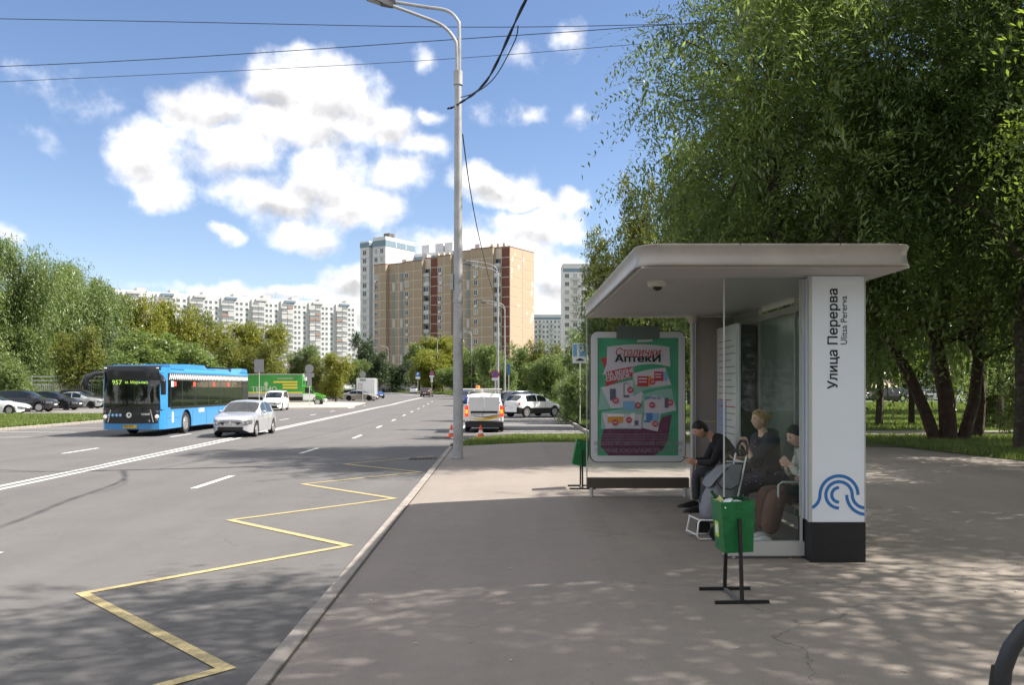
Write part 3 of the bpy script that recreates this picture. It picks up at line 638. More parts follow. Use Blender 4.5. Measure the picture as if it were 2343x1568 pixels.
tree('ash_leaved_maple', 'multi stemmed tree leaning apart right of the white pillar', 'tree', (13.7, 26.7, 0),
 [(-3.6,-1,7.0,2.2),(-3.0,0,10.4,2.3),(-1.2,-.8,12.8,2.4),(1.0,0,9.6,2.6),(-4.4,-1.2,4.6,1.6),(-1.8,-1.4,5.0,1.8),(1.6,-1.2,5.4,2.0),(3.6,0,7.6,2.4),(1.8,.6,13.6,2.4),(-4.0,0,14,2.0),(4.4,.4,12,2.4),(0,-1,16.2,2.4),(-1.5,0,7.6,2.0),(3.8,-1,4.4,1.6),(-3.2,-1.6,3.9,1.2),(-.8,-1.7,4.1,1.3),(1.4,-1.7,3.9,1.3),(5.4,-.8,4.2,1.6),(2.6,-1.8,3.3,.9)], L_green,
 n=6000, m=13, leaf=.19, sprayL=1.1, droop=.55, rnd=.2, nrm=.4, seed=22, stems=[((-.35,0,-.2),(-3.6,.2,6.5),.2),((0,0,-.2),(-.7,0,9),.27),((.35,0,-.2),(2.9,.4,7.5),.2),((1.5,1.2,-.2),(1.9,1.5,8),.2)], mb=m_barkr, group=TREE_GROUP)
tree('leafy_tree', 'slender grey trunk tree at the right photo edge behind the path', 'tree', (13.5, 22.6, 0),
 [(-1.8,0,5.6,1.6),(.6,-.6,6.6,2.0),(2.6,0,5.2,2.0),(-1.6,.4,9.4,2.1),(1.6,0,10.4,2.4),(-.4,-.8,12.8,2.2),(3.6,.4,8.6,2.2),(-3,.2,7.4,1.5),(.6,-.6,3.6,1.2),(2.2,-.8,14.5,2)], L_green,
 n=4600, m=13, leaf=.17, sprayL=1.0, droop=.6, rnd=.2, nrm=.4, trunk_r=.23, seed=23, group=TREE_GROUP)
tree('locust_tree', 'nearest locust with big leaflets hanging in at the top right corner', 'tree', (13.2, 14.2, 0),
 [(-3.0,-.4,8.2,1.4),(-3.3,.6,6.2,1.1),(-1.8,-.6,9.8,1.8),(-1.2,.4,7.2,1.6),(.6,-.4,9.4,2.0),(-2.2,.2,4.4,1.0),(1.4,.2,6.6,1.9),(-.6,-.6,5.2,1.2),(2.4,-.8,8.6,2.0),(1.6,0,10.4,1.6)], L_loc2,
 n=4000, m=17, leaf=.13, sprayL=1.05, droop=.55, trunk_r=.22, seed=24, side=1.1, lw=.34, rnd=.1, nrm=.2, group=TREE_GROUP, twig=2)
tree('leafy_tree', 'tall tree whose dark trunk rises behind the top right foliage', 'tree', (13.2, 21.0, 0),
 [(-3.4,.4,8.6,1.6),(-2.2,-.4,11.2,1.9),(-1,.4,13.4,2.0),(.8,0,11.8,2.2),(-3.0,.2,6.6,1.4),(1.2,.4,8.6,1.9),(-1.2,-.6,9.4,1.6),(-3.8,0,10.2,1.2)], L_deep,
 n=3800, m=16, leaf=.16, sprayL=1.2, droop=.5, trunk_r=.24, seed=25, side=1.1, lw=.32, rnd=.12, nrm=.22, group=TREE_GROUP, twig=3)
# shade tree beside the camera: only its shadow shows
tree('leafy_tree', 'tall tree beside the photographer whose shadow dapples the pavement', 'tree', (8.6, 3.4, 0),
 [(-4.2,1.2,6.9,1.45),(-4.6,-1.2,6.0,1.4),(-2.2,1.6,8.2,1.8),(-2.4,-2.2,7.6,1.9),(-.4,2.8,9.0,1.9),(.2,-.4,9.8,2.1),(-1.0,-3.6,9.6,2.0),(2.2,2.0,8.2,2.1),(2.6,-1.6,9.0,2.2),(.6,2.8,11.2,1.7),(-.8,.4,11.8,1.7),(1.0,-2.6,12.0,1.8),(3.9,3.6,7.2,1.7),(-5.6,.2,7.2,1.1),(-1.2,3.2,12.6,1.5),(-2.0,1.6,13.6,1.4),(-1.5,-1.5,13.8,1.5),(-2.6,4.4,10.6,1.1),(-.4,5.0,12.0,1.1),(-1.6,4.1,8.2,1.4),(1.3,4.7,9.6,1.5),(-.3,4.9,8.0,1.3),(-.2,4.3,8.8,1.4),(-2.7,4.2,9.2,1.3),(1.2,4.2,8.0,1.3),(-2.4,3.2,7.4,1.1),(-.6,3.6,7.2,1.3),(1.6,3.4,8.4,1.3)], L_green,
 n=5000, m=10, leaf=.15, sprayL=.9, droop=.35, trunk_r=.25, seed=26, group=TREE_GROUP)
tree('leafy_tree', 'tree out of frame right of the shelter that shades the pavement behind it', 'tree', (16.5, 9.8, 0),
 [(-3.8,1.6,8.0,1.7),(-4.4,-.8,6.6,1.5),(-2.6,.6,10.2,1.8),(0,0,9,2.2),(0,2.4,7,2.0),(-1.2,-2,7.2,1.9),(2.4,.4,7.8,2.2),(-.8,.8,12,2.0),(-2.6,3.4,6.6,1.7),(-5.2,1,5.4,1.1)], L_green,
 n=3900, m=10, leaf=.16, sprayL=.9, droop=.4, trunk_r=.28, seed=27, group=TREE_GROUP)
for a in [('green', 2085, 38, 330, 330, 'tree behind the footpath right of the pillar, its trunk dark against the lawn'), ('green', 1760, 36, 420, 330, 'dense green tree directly behind the shelter roof'), ('rowan', 1500, 42, 372, 240, 'olive tree rising behind the left part of the shelter roof'),
          ('rowan', 1420, 52, 470, 200, 'olive tree left of the shelter roof corner'), ('green', 2240, 44, 250, 340, 'tree further back at the right photo edge'), ('green', 1940, 50, 300, 380, 'bushy tree filling the gap above the shelter roof'), ('green', 1640, 60, 380, 330, 'green tree deep in the park behind the shelter'),
          ('green', 1690, 35, 150, 360, 'tall tree closing the canopy above the middle of the shelter roof'), ('green', 2010, 37, 120, 380, 'tall tree closing the canopy above the pillar'), ('green', 2290, 34, -100, 360, 'tall tree closing the canopy at the top right corner'), ('bush', 2275, 36, 835, 190, 'dark bush between the trunks at the right photo edge'), ('bush', 2345, 31, 800, 160, 'bush cut by the right photo edge behind the slender trunk'), ('dark', 2300, 60, 400, 380, 'dark tree deep in the park at the right photo edge'), ('green', 1385, 44, 640, 150, 'green tree beside the left end of the shelter roof'), ('green', 2180, 54, 160, 300, 'tall tree crown deep in the park near the top right'), ('green', 1580, 78, 560, 300, 'low green tree seen under the shelter roof')]:
    put(a[0], a[1], a[2], a[3], a[4], a[5], zb=0.0 if a[2] < 60 else -.1)

for i, (x, y, k, s_) in enumerate([(-30, -22, 'green', 1.5), (-16, -30, 'yellow', 1.3), (-4, -26, 'green', 1.5), (8, -20, 'willow', 1.4), (18, -12, 'green', 1.4), (22, 2, 'green', 1.5), (-34, -4, 'willow', 1.4), (-38, 12, 'green', 1.3), (-42, 28, 'yellow', 1.2)]):
    t = thing('leafy_tree', 'tree standing out of frame along the street near the photographer', 'tree', (x, y, -.3), i*1.3, TREE_GROUP); t.scale = (s_, s_, s_); link('trunk', P_[k][0], t); link('crown', P_[k][1], t)
for i, px in enumerate(range(1480, 2400, 85)):
    put('dark' if i % 2 else 'green', px, 128+13*(i % 3), 760-(i*37) % 60, 190, 'distant tree closing off the park, '+['over the left of the shelter roof', 'behind the poster case', 'behind the steel end panel', 'behind the bent man', 'behind the timetable case', 'behind the blond woman', 'behind the left edge of the pillar', 'just right of the pillar', 'left of the leaning trunks', 'behind the leaning trunks', 'right of the leaning trunks'][min(i, 10)], zb=-.1)

tree('leafy_tree', 'tree out of frame at the right whose crown shades the wide pavement behind the pillar', 'tree', (18.5, 17.5, 0),
 [(-4.6,-2.4,6.4,1.6),(-4.2,0,7.6,1.8),(-4.0,1.8,6.2,1.5),(-2.4,-1.2,8.8,2.0),(-2,1.4,9.4,1.9),(0,0,9,2.4),(0,-2.4,7,2.0),(-5.0,-.6,5.0,1.2),(1,2,7,2),(-3.2,-4.2,7.0,1.6),(-5.4,1.6,4.6,1.0)], L_green,
 n=3300, m=10, leaf=.16, sprayL=.9, droop=.4, trunk_r=.26, seed=28, group=TREE_GROUP)
# ================================================================ buildings
m_tan = mat('facade_tan', (.355,.275,.205), .9, vs=.35, col2=(.30,.23,.17))
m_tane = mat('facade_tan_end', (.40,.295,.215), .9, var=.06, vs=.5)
m_brown = mat('facade_brown', (.15,.058,.042), .9, var=.12, vs=.4)
m_joint = mat('facade_joint', (.50,.44,.38), .9)
m_bgrey = mat('facade_lightgrey', (.44,.44,.44), .9, var=.05, vs=.3)
m_bwhite = mat('facade_white', (.58,.59,.61), .9, vs=.25, col2=(.50,.51,.53))
m_bblue = mat('facade_blue', (.16,.225,.28), .9)
m_wframe = mat('window_frame_white', (.72,.72,.72), .6)
m_wpane = mat('window_pane', (.03,.04,.05), .06, 0, .8)
m_wpane2 = mat('window_pane_curtain', (.25,.25,.24), .15, 0, .7)
m_roofd = mat('roofing_dark', (.10,.095,.09), .9)
m_patch = mat('bare_plaster_patch', (.60,.53,.44), .95)
WM = {}
def win_mesh(w_, h, m):
    k = (round(w_, 2), round(h, 2))
    if k not in WM:
        f = .07; b = MB(); b.box(-w_/2, w_/2, -.06, .04, 0, f).box(-w_/2, w_/2, -.06, .04, h-f, h).box(-w_/2, -w_/2+f, -.06, .04, f, h-f).box(w_/2-f, w_/2, -.06, .04, f, h-f).box(-.03, .03, -.055, .04, f, h-f)
        p = MB(); p.box(-w_/2+f, -.03, -.02, -.0, f, h-f).box(.03, w_/2-f, -.02, -.0, f, h-f)
        WM[k] = (b.mesh('window', m_wframe, 0), p.mesh('pane', m_wpane, 0), p.mesh('pane', m_wpane2, 0))
    return WM[k]
wrn = random.Random(12)
def add_window(root, x, z, w_, h, y, rz=0, pane=True):
    ms = win_mesh(w_, h, None); o = link('window', ms[0], root, (x, y, z), (0, 0, rz))
    if pane: link('pane', ms[1 if wrn.random() < .7 else 2], o)
    return o
PM = {}
def panel(root, x, z, w_, h, y, m, rz=0, name='panel'):
    k = (round(w_, 2), round(h, 2), m.name)
    if k not in PM: PM[k] = MB().box(-w_/2, w_/2, -.05, .1, 0, h).mesh('panel', m, 0)
    return link(name, PM[k], root, (x, y, z), (0, 0, rz))
# -- brown and tan block
A0 = Vector((-40.8, 260)); u0 = Vector((.85, -.53)).normalized(); zb = .6
bb = thing('apartment_block', 'tan and dark red panel apartment block behind the lamp post', 'apartment building', (A0.x, A0.y, zb), math.atan2(u0.y, u0.x))
def tz(z, off=0):
    px = 804.0+z*.2442; k = (px-1171.5)/1950; a = A0+Vector((u0.y, -u0.x))*off
    return (k*a.y-a.x)/(u0.x-k*u0.y)
L0 = tz(1485); DEP = 13.2
core = MB(); FH = 2.74
def roofz(t): return 38.1 if t < tz(692) else (38.8 if t < tz(962) else 39.8)
segs = [(243,350,'win',1.5,[297]),(350,532,'stair',0,[397,470]),(532,690,'win',1.5,[580]),(690,742,'balc',0,[]),(742,838,'brown',0,[]),(838,957,'win',1.5,[888]),
        (957,1152,'stair',0,[1095]),(1152,1350,'win',1.5,[1222]),(1350,1406,'balc',0,[]),(1406,1485,'brown',0,[])]
for z0, z1, kind, off, wc in segs:
    a, b_ = tz(z0), tz(z1); rf = roofz((a+b_)/2); core.box(a, b_, -off, DEP, 0, rf)
    n = int(rf//FH); base_ = rf-n*FH; wdt = b_-a
    ncol = 2 if wdt > 4.0 else 1
    if kind in ('win', 'brown', 'stair'):
        m = m_brown if kind == 'brown' else m_tan
        for k in range(2, n+1):
            zz_ = base_+(k-1)*FH
            for c in range(ncol):
                cw = wdt/ncol; cx = a+cw*(c+.5)
                panel(bb, cx, zz_+.07, cw-.24, FH-.22, -off, m)
            if off and k > 3:
                panel(bb, b_, zz_+.07, off-.14, FH-.14, -off/2, m_tan, R(90))
    for wx in wc:
        tx = tz(wx, -off)
        for k in range(2, n):
            zz_ = base_+(k-1)*FH
            if kind == 'stair': MBs = panel(bb, tx, zz_+.05, .95, FH-.2, -off-.06, m_bgrey if k % 4 == 3 else MATS.get('strip_glass') or mat('strip_glass', (.17,.20,.20), .25), name='glazed_strip')
            else:
                add_window(bb, tx, zz_+.75, 1.35, 1.5, -off-.08)
                if wrn.random() < .3: o = MB().rbox(-.42, .42, -.32, 0, 0, .55, .03).build('air_conditioner', m_bwhite, bb, (tx+wrn.uniform(-.5, .5), -off-.1, zz_+.1))
    if kind == 'balc':
        for k in range(2, n):
            zz_ = base_+(k-1)*FH; o = MB().box(a+.05, b_-.05, -.9, 0, 0, .12).box(a+.05, b_-.05, -.92, -.84, .12, 1.1).box(a+.05, a+.13, -.84, 0, .12, 1.1).box(b_-.13, b_-.05, -.84, 0, .12, 1.1).build('balcony', m_bgrey if k % 3 else m_bwhite, bb, (0, 0, zz_), smooth=0)
            if k % 3 != 1: add_window(bb, (a+b_)/2, zz_+1.12, b_-a-.25, 1.45, -.8)
            else: MB().box(a+.15, b_-.15, -.03, 0, .2, 2.4).build('dark_opening', m_wpane, bb, (0, 0, zz_), smooth=0)
for k in range(1, 15):                                         # end wall panels
    zz_ = 39.8-k*FH
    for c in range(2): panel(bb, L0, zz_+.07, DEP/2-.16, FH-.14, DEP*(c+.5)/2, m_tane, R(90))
core.build('wall', m_joint, bb, smooth=0)
rn_ = random.Random(4); pb = MB()
for (y_, z_, s) in [(1.2,36.8,1.1),(.9,33.6,1.2),(4.6,34.8,1.0),(7.2,37.2,.9),(12.2,30.4,1.2),(11.6,28.2,1.5),(4.4,23.9,.8),(9,22.1,.8),(12.3,21.6,1.5),(11.4,20.2,1.2),(.8,31.5,.8),(7.8,36,.5),(12.6,24,1.0),(2.5,38,.7)]:
    n_ = 9; poly = []
    for j in range(n_):
        a = 2*math.pi*j/n_; q = s*rn_.uniform(.35, 1.0); poly.append((y_+q*math.cos(a)*.55, z_+q*math.sin(a)))
    poly = [(min(max(p[0], .15), DEP-.15), min(p[1], 39.6)) for p in poly]
    pb.prism(poly, L0+.055, L0+.062, 'x')
tag(pb.build('peeled_paint_patches', m_patch, bb, smooth=0), kind='stuff')
rb = MB()
for z0, z1, kind, off, wc in segs: rb.box(tz(z0)-.1, tz(z1)+.1, -off-.15, DEP+.1, roofz((tz(z0)+tz(z1))/2), roofz((tz(z0)+tz(z1))/2)+.25)
rb.build('roof', mat('roof_edge', (.22,.12,.09), .9), bb, smooth=0)
for x_, h_ in ((6, 1.6), (14, 2.6), (20, 1.2), (24, 1.4), (33, 2.4), (38, 1.5)): MB().box(x_, x_+1.6, 4, 6, 0, h_).build('roof_vent', m_bgrey, bb, (0, 0, 38.4 if x_ < 30 else 39.9), smooth=0)
for x_ in (22, 24, 26, 41, 43, 45): MB().box(x_, x_+.8, 0, .8, 0, 1.0).box(x_+.1, x_+.6, .1, .6, 1, 1.25).build('roof_vent', m_joint, bb, (0, 0, 38.9 if x_ < 30 else 39.9), smooth=0)
for x_ in (3, 9, 16, 28, 36, 44): MB().tube([(x_, 5, 0), (x_, 5, 4.5)], .05, 5).tube([(x_-.6, 5, 4), (x_+.6, 5, 4)], .03, 4).build('antenna', m_steel, bb, (0, 0, 38.4))
# -- white tower behind
wt_ = thing('apartment_tower', 'tall white apartment tower with blue roof band behind the tan block', 'apartment building', (-51, 290, .6), math.atan2(-6, 9.5))
H1 = 51.3; c_ = MB(); c_.box(0, 3.9, -.9, 12, 0, H1-.9).box(3.9, 5.7, .7, 12, 0, H1-.9).box(5.7, 11.2, -.9, 14.4, 0, H1); c_.box(11.2, 31, 14.4, 26, 0, 47.2); c_.build('wall', m_bwhite, wt_, smooth=0)
c_ = MB(); c_.box(-.1, 4.0, -1.0, 12, H1-3.0, H1-1.4).box(5.6, 11.3, -1.0, 14.5, H1-3.2, H1-1.2).box(11.3, 31.1, 14.3, 26, 44.6, 46.2); c_.build('blue_roof_band', m_bblue, wt_, smooth=0)
for y_ in (4.4, 9.6): MB().box(11.28, 11.34, y_-.12, y_+.12, H1-3.3, H1-1.1).build('band_divider', m_bwhite, wt_, smooth=0)
for k in range(1, 18):
    z_ = H1-3.4-k*2.78
    if z_ < 3: break
    for cx, w_ in ((2.0, 1.7), (7.1, 1.5), (9.6, 1.5)):
        add_window(wt_, cx, z_+.6, w_, 1.6, -1.0)
    for cx, w_ in ((2.0, 3.4), (8.4, 5.0)): panel(wt_, cx, z_+2.3, w_, .3, -.92, m_bblue if False else m_bgrey)
    MB().box(-.02, .0, 0, 1, 0, 1)
for x_ in (13, 19, 23): MB().box(x_, x_+3.4, 16, 19, 0, 3.2).build('roof_machine_room', m_bwhite, wt_, (0, 0, 47.2), smooth=0)
MB().box(7, 9.4, 3, 6, 0, 1.8).build('roof_machine_room', m_roofd, wt_, (0, 0, H1), smooth=0)
for x_ in (2, 6.5, 10, 15, 18, 26): MB().tube([(x_, 5 if x_ < 11 else 17, 0), (x_, 5 if x_ < 11 else 17, 5)], .06, 5).build('antenna', m_steel, wt_, (0, 0, H1 if 5 < x_ < 11 else 47))
# -- long white slab at left
Ls = 126; la = thing('apartment_slab', 'long pale apartment building on the left horizon with rows of balconies', 'apartment building', (-190.5, 406.8, .9), math.atan2(62, 88.8))
c_ = MB(); c_.box(0, Ls, 0, 14, 0, 46.6)
for k in range(8): c_.box(4+k*15.6, 10.2+k*15.6, -.7, 0, 0, 46.8)
c_.box(0, Ls, .3, 13.8, 46.6, 47.6); c_.build('wall', m_bwhite, la, smooth=0)
for k in range(8):
    MB().box(11.0+k*15.6, 15.0+k*15.6, 2, 8, 0, 1.7).build('roof_machine_room', mat('machine_room', (.46,.42,.40), .9), la, (0, 0, 47.6), smooth=0)
    MB().box(6+k*15.6, 12.0+k*15.6, -1.3, 0, 0, 1.1).build('blue_roof_panel', m_bblue if k % 2 else m_bgrey, la, (0, 0, 45.9), smooth=0)
bal = MB().box(-1.65, 1.65, -1.1, 0, 0, .15).box(-1.65, 1.65, -1.12, -1.02, .15, 1.1).box(-1.6, 1.6, -1.04, -1.0, 1.1, 2.5).mesh('balcony', [m_bgrey], 0)
bal2 = MB().box(-1.65, 1.65, -1.1, 0, 0, .15).box(-1.65, 1.65, -1.12, -1.02, .15, 1.1).mesh('balcony', [mat('balcony_brown', (.32,.2,.16), .9)], 0)
glz = MB().box(-1.55, 1.55, -.02, 0, 0, 1.35).mesh('window', mat('far_glazing', (.20,.215,.23), .25), 0)
cnt = 0; far_w = MB(); frm = MB(); nb = 0
wm = MB().box(-.8, .8, -.08, 0, -.08, 1.5).mesh('window', m_wframe, 0); pm_ = MB().box(-.68, .68, -.1, -.08, .04, 1.38).mesh('pane', mat('far_pane', (.12,.135,.15), .2), 0)
for k in range(16):
    z_ = 46.2-1.0-(k+1)*2.78
    if z_ < 3: break
    for j in range(8):
        x0 = j*15.6
        for cx in (x0+5.7, x0+8.7):
            if cx > Ls-2: continue
            if nb < 250:
                o = link('balcony', bal2 if wrn.random() < .18 else bal, la, (cx, -.7, z_+.1)); nb += 1
                if wrn.random() < .8: link('pane', glz, o, (0, -1.05, 1.12))
        for cx in (x0+1.6, x0+12.2, x0+14.4):
            if cx > Ls-1: continue
            if cnt < 290 and x0 > 20:
                o = link('window', wm, la, (cx, 0, z_+.85)); link('pane', pm_, o); cnt += 1
            else: far_w.use(0).box(cx-.8, cx+.8, -.08, 0, z_+.77, z_+2.35); far_w.use(1).box(cx-.68, cx+.68, -.1, -.08, z_+.89, z_+2.23)
tag(far_w.build('far_windows', [m_wframe, MATS['far_pane']], la, smooth=0), kind='stuff')
jl = MB()
for k in range(17): jl.box(0, Ls, -.03, 0, 45.2-k*2.78, 45.2-k*2.78+.12)
jl.build('floor_joints', m_bgrey, la, smooth=0)
for j in range(8): MB().tube([(j*15.6+3, 5, 0), (j*15.6+3, 5, 4)], .09, 4).build('antenna', m_steel, la, (0, 0, 47.5))
# -- blocks right of the centre
def far_block(px0, px1, Y, top, label, m, cols, dep=12, win=1.5):
    x0, x1 = X(px0, Y), X(px1, Y); H = Z(top, Y); t = thing('apartment_block', label, 'apartment building', (x0, Y, .8)); W_ = x1-x0; H -= .8
    MB().box(0, W_, 0, dep, 0, H).box(-.1, W_+.1, -.1, dep+.1, H, H+.5).build('wall', m, t, smooth=0); MB().box(0, W_, -.06, -.0, H-2.3, H-1.1).build('blue_roof_band', m_bblue, t, smooth=0)
    n = min(int((H-3)//2.8), 15)
    for k in range(n):
        for c in range(cols):
            o = add_window(t, W_*(c+.5)/cols, H-4.4-k*2.8, win, 1.5, -.08, pane=True)
            if c % 3 == 1: link('balcony', balf, t, (W_*(c+.5)/cols, 0, H-5.2-k*2.8))
    return t
balf = MB().box(-1.2, 1.2, -.9, -.07, 0, .9).mesh('balcony', m_bgrey, 0)
far_block(1288, 1400, 292, 607, 'white tower block cut by the left end of the shelter roof', m_bwhite, 6)
far_block(1222, 1292, 480, 722, 'small distant pale block between the tan block and the white one', m_bwhite, 8, win=1.2)
far_block(2205, 2330, 118, 120, 'pale grey building glimpsed through leaves near the top right', m_bgrey, 4)
# -- fence at the left yard
fe = thing('metal_fence', 'pale metal picket fence with horizontal rails behind the parked cars', 'fence', (-48.5, 86, base_z(86)+.12))
pk = MB().box(-.025, .025, -.02, .02, .1, 2.1).mesh('picket', mat('fence_paint', (.55,.56,.55), .6), 0)
for i in range(68): link('picket', pk, fe, (i*.19, 0, 0))
for i in range(5): MB().box(-.06, .06, -.06, .06, 0, 3.1).build('post', MATS['fence_paint'], fe, (i*2.75, .06, 0), smooth=0)
for z_ in (2.15, 2.55, 2.95): MB().box(-.1, 12.9, -.03, .03, 0, .09).build('rail', MATS['fence_paint'], fe, (0, .05, z_), smooth=0)
MB().box(-.1, 12.9, -.03, .03, 0, .07).build('rail', MATS['fence_paint'], fe, (0, .05, .4), smooth=0)

# ================================================================ street lamps, wires, signs
def lamp_head(parent, p, d, s=1):
    d = Vector(d).normalized(); q = Vector((0, 0, 1)).cross(d).normalized(); up = d.cross(q)
    M4 = Matrix((( *(d*s), p[0]), (*(q*s), p[1]), (*(up*s), p[2]), (0, 0, 0, 1)))
    M4 = Matrix([[d.x*s, q.x*s, up.x*s, p[0]], [d.y*s, q.y*s, up.y*s, p[1]], [d.z*s, q.z*s, up.z*s, p[2]], [0, 0, 0, 1]])
    b = MB(); b.loft([[M4 @ Vector(v) for v in ring] for ring in ([(0,-.05,-.04),(0,.05,-.04),(0,.05,.05),(0,-.05,.05)],[(.12,-.08,-.05),(.12,.08,-.05),(.12,.07,.07),(.12,-.07,.07)],[(.3,-.15,-.05),(.3,.15,-.05),(.3,.12,.08),(.3,-.12,.08)],[(.72,-.14,-.04),(.72,.14,-.04),(.72,.1,.05),(.72,-.1,.05)])])
    o = b.build('lamp_head', mat('lamp_casing', (.09,.09,.10), .5), parent)
    g_ = MB(); g_.box(.32, .68, -.11, .11, -.062, -.05, M4); g_.build('lens', mat('lamp_lens', (.3,.3,.28), .3), o, smooth=0); return o
def street_lamp(x, y, z0, H, arms, label, r0=.09, r1=.055, joints=(), group='street lamp posts along the road', arm_r=.035):
    t = thing('street_lamp', label, 'street lamp', (x, y, z0), 0, group)
    b = MB(); b.lathe([(r0*1.0, -.3), (r0, 0), (r0*.98, H*.28), (r1, H-.0)], 20); b.build('pole', m_steel, t)
    for z_, rr_, h_ in joints: MB().lathe([(rr_*.8, z_-.01), (rr_, z_), (rr_, z_+h_), (rr_*.8, z_+h_+.01)], 20).build('collar', m_steel, t)
    for pts in arms:
        a = MB(); sm = []
        for i in range(len(pts)-1):
            for k in range(6):
                t_ = k/6; p0 = Vector(pts[max(0, i-1)]); p1 = Vector(pts[i]); p2 = Vector(pts[i+1]); p3 = Vector(pts[min(len(pts)-1, i+2)])
                sm.append(.5*((2*p1)+(-p0+p2)*t_+(2*p0-5*p1+4*p2-p3)*t_*t_+(-p0+3*p1-3*p2+p3)*t_**3))
        sm.append(Vector(pts[-1])); a.tube(sm, arm_r, 8); a.build('arm', m_steel, t)
        lamp_head(t, sm[-1], sm[-1]-sm[-3], 1.0)
    return t
lx, ly, lz = -1.36, 21.5, -.125
nl = street_lamp(lx, ly, lz, 9.75, [
   [(-.03, -.02, 9.2), (-.03, -.02, 10.3), (-.1, -.03, 10.62), (-.42, -.05, 10.95), (-1.05, -.08, 11.2), (-1.62, -.1, 11.4)],
   [(.03, .02, 9.2), (.03, .02, 10.8), (-.02, .06, 11.12), (-.3, .2, 11.42), (-.9, .5, 11.65), (-1.7, .9, 11.95)]],
   'big grey street lamp post standing on the pavement at the kerb', .125, .088, ((3.95, .128, .1), (9.45, .115, .35)), arm_r=.042)
MB().lathe([(.2, -.02), (.2, .012), (.14, .03)], 20).build('base_flange', mat('flange', (.12,.11,.10), .9), nl)
MB().box(-.19, -.125, -.07, .07, 4.28, 4.68).build('junction_box', m_steel, nl, smooth=0)
for i, (px, Y, top, lab) in enumerate([(1139, 67, 600, 'tall thin street lamp post behind the parked crossover, the nearer of the pair'), (1155, 96, 690, 'thin street lamp post just right of the nearer thin post'), (1079, 150, 756, 'slim street lamp post just right of the big lamp post'), (1001, 185, 772, 'slim street lamp post on the lawn left of the big lamp post'), (888, 215, 792, 'small distant street lamp post before the tan block')]):
    x = X(px, Y); z0 = base_z(Y)+.05; H = Z(top, Y)-z0
    street_lamp(x, Y, z0, H-.9, [[(0, 0, H-1.2), (-.05, 0, H-.6), (-.5, .05, H-.2), (-1.5, .15, H+.02), (-2.5, .2, H+.15)], [(0, 0, H-1.2), (-.02, 0, H-.9), (-.4, .6, H-.5), (-1.2, .8, H-.3), (-2.1, 1.1, H-.1)]], lab, .11, .06)
def wire(name, pts, r, label, m=None, n=6, twist=0):
    b = MB(); P = []
    for i in range(len(pts)-1):
        for k in range(10):
            t_ = k/10; p0 = Vector(pts[max(0, i-1)]); p1 = Vector(pts[i]); p2 = Vector(pts[i+1]); p3 = Vector(pts[min(len(pts)-1, i+2)])
            P.append(.5*((2*p1)+(-p0+p2)*t_+(2*p0-5*p1+4*p2-p3)*t_*t_+(-p0+3*p1-3*p2+p3)*t_**3))
    P.append(Vector(pts[-1]))
    if twist:
        Q = []
        for a, c in zip(P[:-1], P[1:]):
            for k in range(6): Q.append(a.lerp(c, k/6))
        for s in (0, math.pi):
            b.tube([p+Vector((math.cos(i*.16+s), 0, math.sin(i*.16+s)))*r*.8 for i, p in enumerate(Q)], r, 5)
    else: b.tube(P, r, n)
    return tag(b.build(name, m or mat('cable', (.018,.02,.035), .6), None), label, 'cable')
wire('cable_bundle', [(-1.62, 21.45, 8.72), (-1.36, 21.38, 8.8), (-.54, 18.8, 8.5), (.27, 15.6, 8.83), (1.2, 12.9, 9.3), (2.7, 8, 10.4)], .018, 'thick twisted black cable bundle running from the lamp post up out of the photo', twist=1)
wire('cable', [(-1.28, 21.3, 8.95), (-.8, 19.6, 8.5), (-.35, 18.2, 8.35), (.05, 17.0, 8.6), (.12, 16.6, 8.75)], .012, 'thin loose wire looping below the thick cable bundle')
wire('cable', [(-1.25, 21.55, 8.1), (-1.28, 26, 7.75), (-1.27, 33, 7.5), (-1.2, 48, 7.5), (-1.13, 66.9, 8.3)], .016, 'black cable sagging from the big lamp post to the next one')
wire('cable', [(-40, 32, 15.9), (-15, 31, 15.05), (-1.8, 30.5, 14.6), (6.5, 30, 14.5), (16, 30, 14.6)], .013, 'topmost thin overhead wire crossing the sky')
wire('cable', [(-40, 35, 14.4), (-18, 33, 14.2), (0, 31, 14.5), (6, 30, 14.5), (14, 30, 15)], .014, 'middle thin overhead wire crossing the sky')
wire('cable', [(-50, 42, 15.7), (-25, 40, 16.0), (-5, 39, 16.6), (8, 38, 17.2), (14, 38, 17.6)], .012, 'faint lowest overhead wire crossing the sky')
m_bark0 = MATS['bark']
